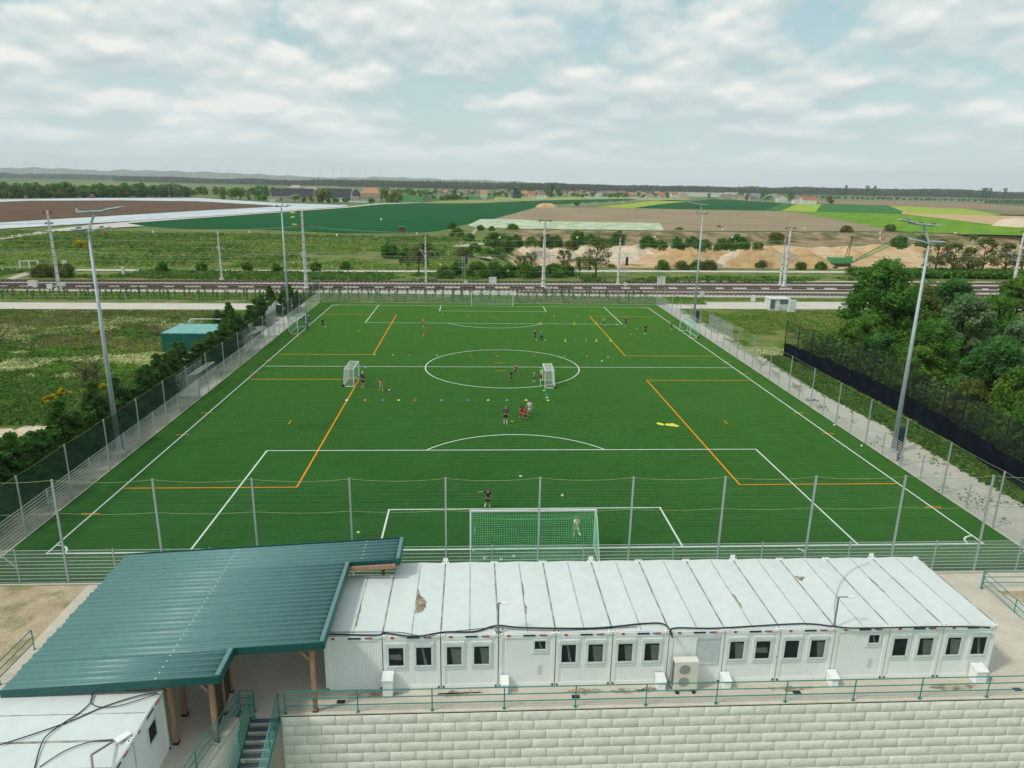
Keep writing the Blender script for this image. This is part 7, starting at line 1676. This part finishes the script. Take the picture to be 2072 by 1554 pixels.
# irrigation sprays
def spray(u, v, w, h, label, n=900, seed=1, fan=True):
    g_ = G(u, v); rng = np.random.default_rng(seed); t_ = rng.random(n)
    if fan: a = np.pi*(.02+.9*rng.random(n)); r = (.80+.2*rng.random(n)); X = g_.x+w/2*np.cos(a)*r; Z = .3+h*np.sin(a)*r
    else: X = g_.x+(t_-.5)*w; Z = h*(1-np.abs(2*t_-1))*rng.random(n)
    P = np.stack([X, g_.y+rng.normal(size=n)*w*.08, Z], 1); s = .16+.3*rng.random(n)[:, None]; s *= w/30 if fan else .9
    a1 = rng.normal(size=(n, 3)); a1 /= np.linalg.norm(a1, axis=1)[:, None]; b1 = np.cross(a1, rng.normal(size=(n, 3))); b1 /= np.linalg.norm(b1, axis=1)[:, None]
    V = np.stack([P-a1*s, P-b1*s, P+a1*s, P+b1*s], 1).reshape(-1, 3); o = npobj('water_spray', V, np.arange(4*n).reshape(-1, 4), M['mist']); tag(o, label, 'water spray', None, 'stuff')
spray(1558, 409, 30, 13, 'large white fan of irrigation water right of the village', 1500, 1)
spray(746, 386, 20, 18, 'white irrigation jet behind the orange roofed farmhouse', 500, 2)
for i, (u, v) in enumerate(((1160, 417), (1178, 416.5), (1205, 414.5), (1235, 413), (1260, 411), (1290, 408), (1302, 406.5), (1330, 405.5))): spray(u, v, 9 if i > 1 else 7, 6.0, 'irrigation spray number %d of the sprinkler line'.replace('number %d', ['first', 'second', 'third', 'fourth', 'fifth', 'sixth', 'seventh', 'eighth'][i]+' from the left'), 160, 5+i, False)

# ------------------------------------------------------------------ distant woods, hills, wind turbines, haze
def wood(name, line, depth, H, n, seed, label, size=4.0):
    rng = np.random.default_rng(seed); L_ = np.array(line); d = np.r_[0, np.cumsum(np.linalg.norm(np.diff(L_, axis=0), axis=1))]; s = rng.random(n)*d[-1]
    X = np.interp(s, d, L_[:, 0]); Y = np.interp(s, d, L_[:, 1])+depth*rng.random(n)**1.5; hh = H*(.62+.5*vnoise(X, Y, .006, seed)+.22*rng.random(n))
    per = 9; Xr = np.repeat(X, per); Yr = np.repeat(Y, per); Hr = np.repeat(hh, per); m = n*per; u = rng.random(m); rad = np.repeat(5+4*rng.random(n), per)
    P = np.stack([Xr+rng.normal(size=m)*rad*.5, Yr+rng.normal(size=m)*rad*.5, Hr*(.08+.92*u**.8)], 1)
    nr = rng.normal(size=(m, 3))+np.array([0, -.5, .5]); nr /= np.linalg.norm(nr, axis=1)[:, None]; a = np.cross(nr, rng.normal(size=(m, 3))); a /= np.linalg.norm(a, axis=1)[:, None]; b = np.cross(nr, a); sz = size*(.5+.7*rng.random(m))[:, None]
    V = np.stack([P-a*sz, P-b*sz*.8, P+a*sz, P+b*sz*.8], 1).reshape(-1, 3); tag(npobj(name, V, np.arange(4*m).reshape(-1, 4), M['forest'], tint=np.repeat(rng.random(n), per)), label, 'forest', None, 'stuff')
def LN(*uv): return [tuple(G(a, b))[:2] for a, b in uv]
wood('distant_forest', LN((230, 366.5), (400, 370.5), (560, 374.5), (700, 376.5)), 260, 22, 5200, 1, 'grey-green wood along the fields at the far left', 4.5)
wood('distant_forest', LN((-120, 359.5), (0, 360.8), (230, 364.5)), 400, 30, 3000, 2, 'dark wood on the horizon at the left edge', 6)
wood('distant_forest', LN((680, 377), (880, 381.5), (1036, 384.5), (1300, 388), (1500, 391)), 420, 24, 7000, 3, 'dark wood behind the village', 5)
wood('distant_forest', LN((1480, 392), (1640, 394.5), (1800, 397.5), (1950, 400.5), (2200, 405.5)), 300, 27, 6500, 4, 'long dark wood behind the right fields', 4.5)
def hills():
    prof = [(-260, 344), (-60, 341.5), (40, 339), (120, 340.5), (190, 344.5), (230, 345), (250, 343.5), (330, 345.5), (400, 347.5), (480, 350.5), (560, 354), (640, 358.5), (700, 359.5), (760, 358.0), (840, 360), (900, 363), (960, 363.5), (1040, 367), (1100, 370.5), (1160, 373), (1240, 377)]
    D = 11000; V = []; F = []
    us = np.arange(-260, 1241, 10); rng = np.random.default_rng(3); n = len(us)
    for i, u in enumerate(us):
        u = float(u)
        v = float(np.interp(u, [p[0] for p in prof], [p[1] for p in prof]))+.35*math.sin(u*.07)+.25*math.sin(u*.19)
        d = _f+(u-1036)/FOC*RV-(v-777)/FOC*UV; t_ = D/d.y; p = Vector((CX, CY, CZ))+d*t_; hgt = max(p.z, 8)
        for dy, f in ((-1900, 0), (-1300, .25), (-700, .62), (0, 1.0), (800, .7), (1700, -.02)): V.append((p.x, p.y+dy, hgt*f*(1+.06*math.sin(u*.11+dy))-.5))
    for i in range(n-1):
        for j in range(5): a = i*6+j; F.append((a, a+6, a+7, a+1))
    tag(npobj('hills', V, F, M['hill'], smooth=True), kind='structure')
hills()
def turbine(u, vtop, vb, lb, ph):
    D = 7600; d = _f+(u-1036)/FOC*RV-(vtop-777)/FOC*UV; p = Vector((CX, CY, CZ))+d*(D/d.y); h = p.z; x, y = p.x, p.y
    t = empty('wind_turbine', (x, y, 0), lb, 'wind turbine', 'wind turbines on the horizon'); q = MB(); q.tube((x, y, 0), (x, y, h), 2.6, 1.4, n=8); q.build('tower', M['turbine'], t)
    q = MB(); q.box(x-2, y-5, h, x+2, y+5, h+4); q.build('nacelle', M['turbine'], t)
    for k in range(3): a = ph+k*2.094; b = MB(); b.tube((x, y-6, h+2), (x+48*math.sin(a), y-6, h+2+48*math.cos(a)), 1.8, .5, n=5); b.build('blade', M['turbine'], t)
for i, (u, v) in enumerate(((52, 331), (68, 333), (117, 333), (155, 334), (216, 342), (335, 340), (393, 341), (439, 343), (464, 345), (553, 347), (582, 347), (649, 346), (674, 341), (691, 344), (711, 345), (720, 346), (727, 345), (771, 351))):
    turbine(u, v, 0, 'tiny pale wind turbine on the horizon'+(' above the left woods' if u < 300 else ' left of the farm' if u < 600 else ' in the cluster above the farm' if u < 730 else ', rightmost'), i*.7)
hz = MB(); hz.box(-13600, -450, -9.5, 13600, 13400, 330)
tag(hz.build('haze', M['haze_vol']), 'thin pale haze that fades the far fields', 'haze', None, 'stuff')
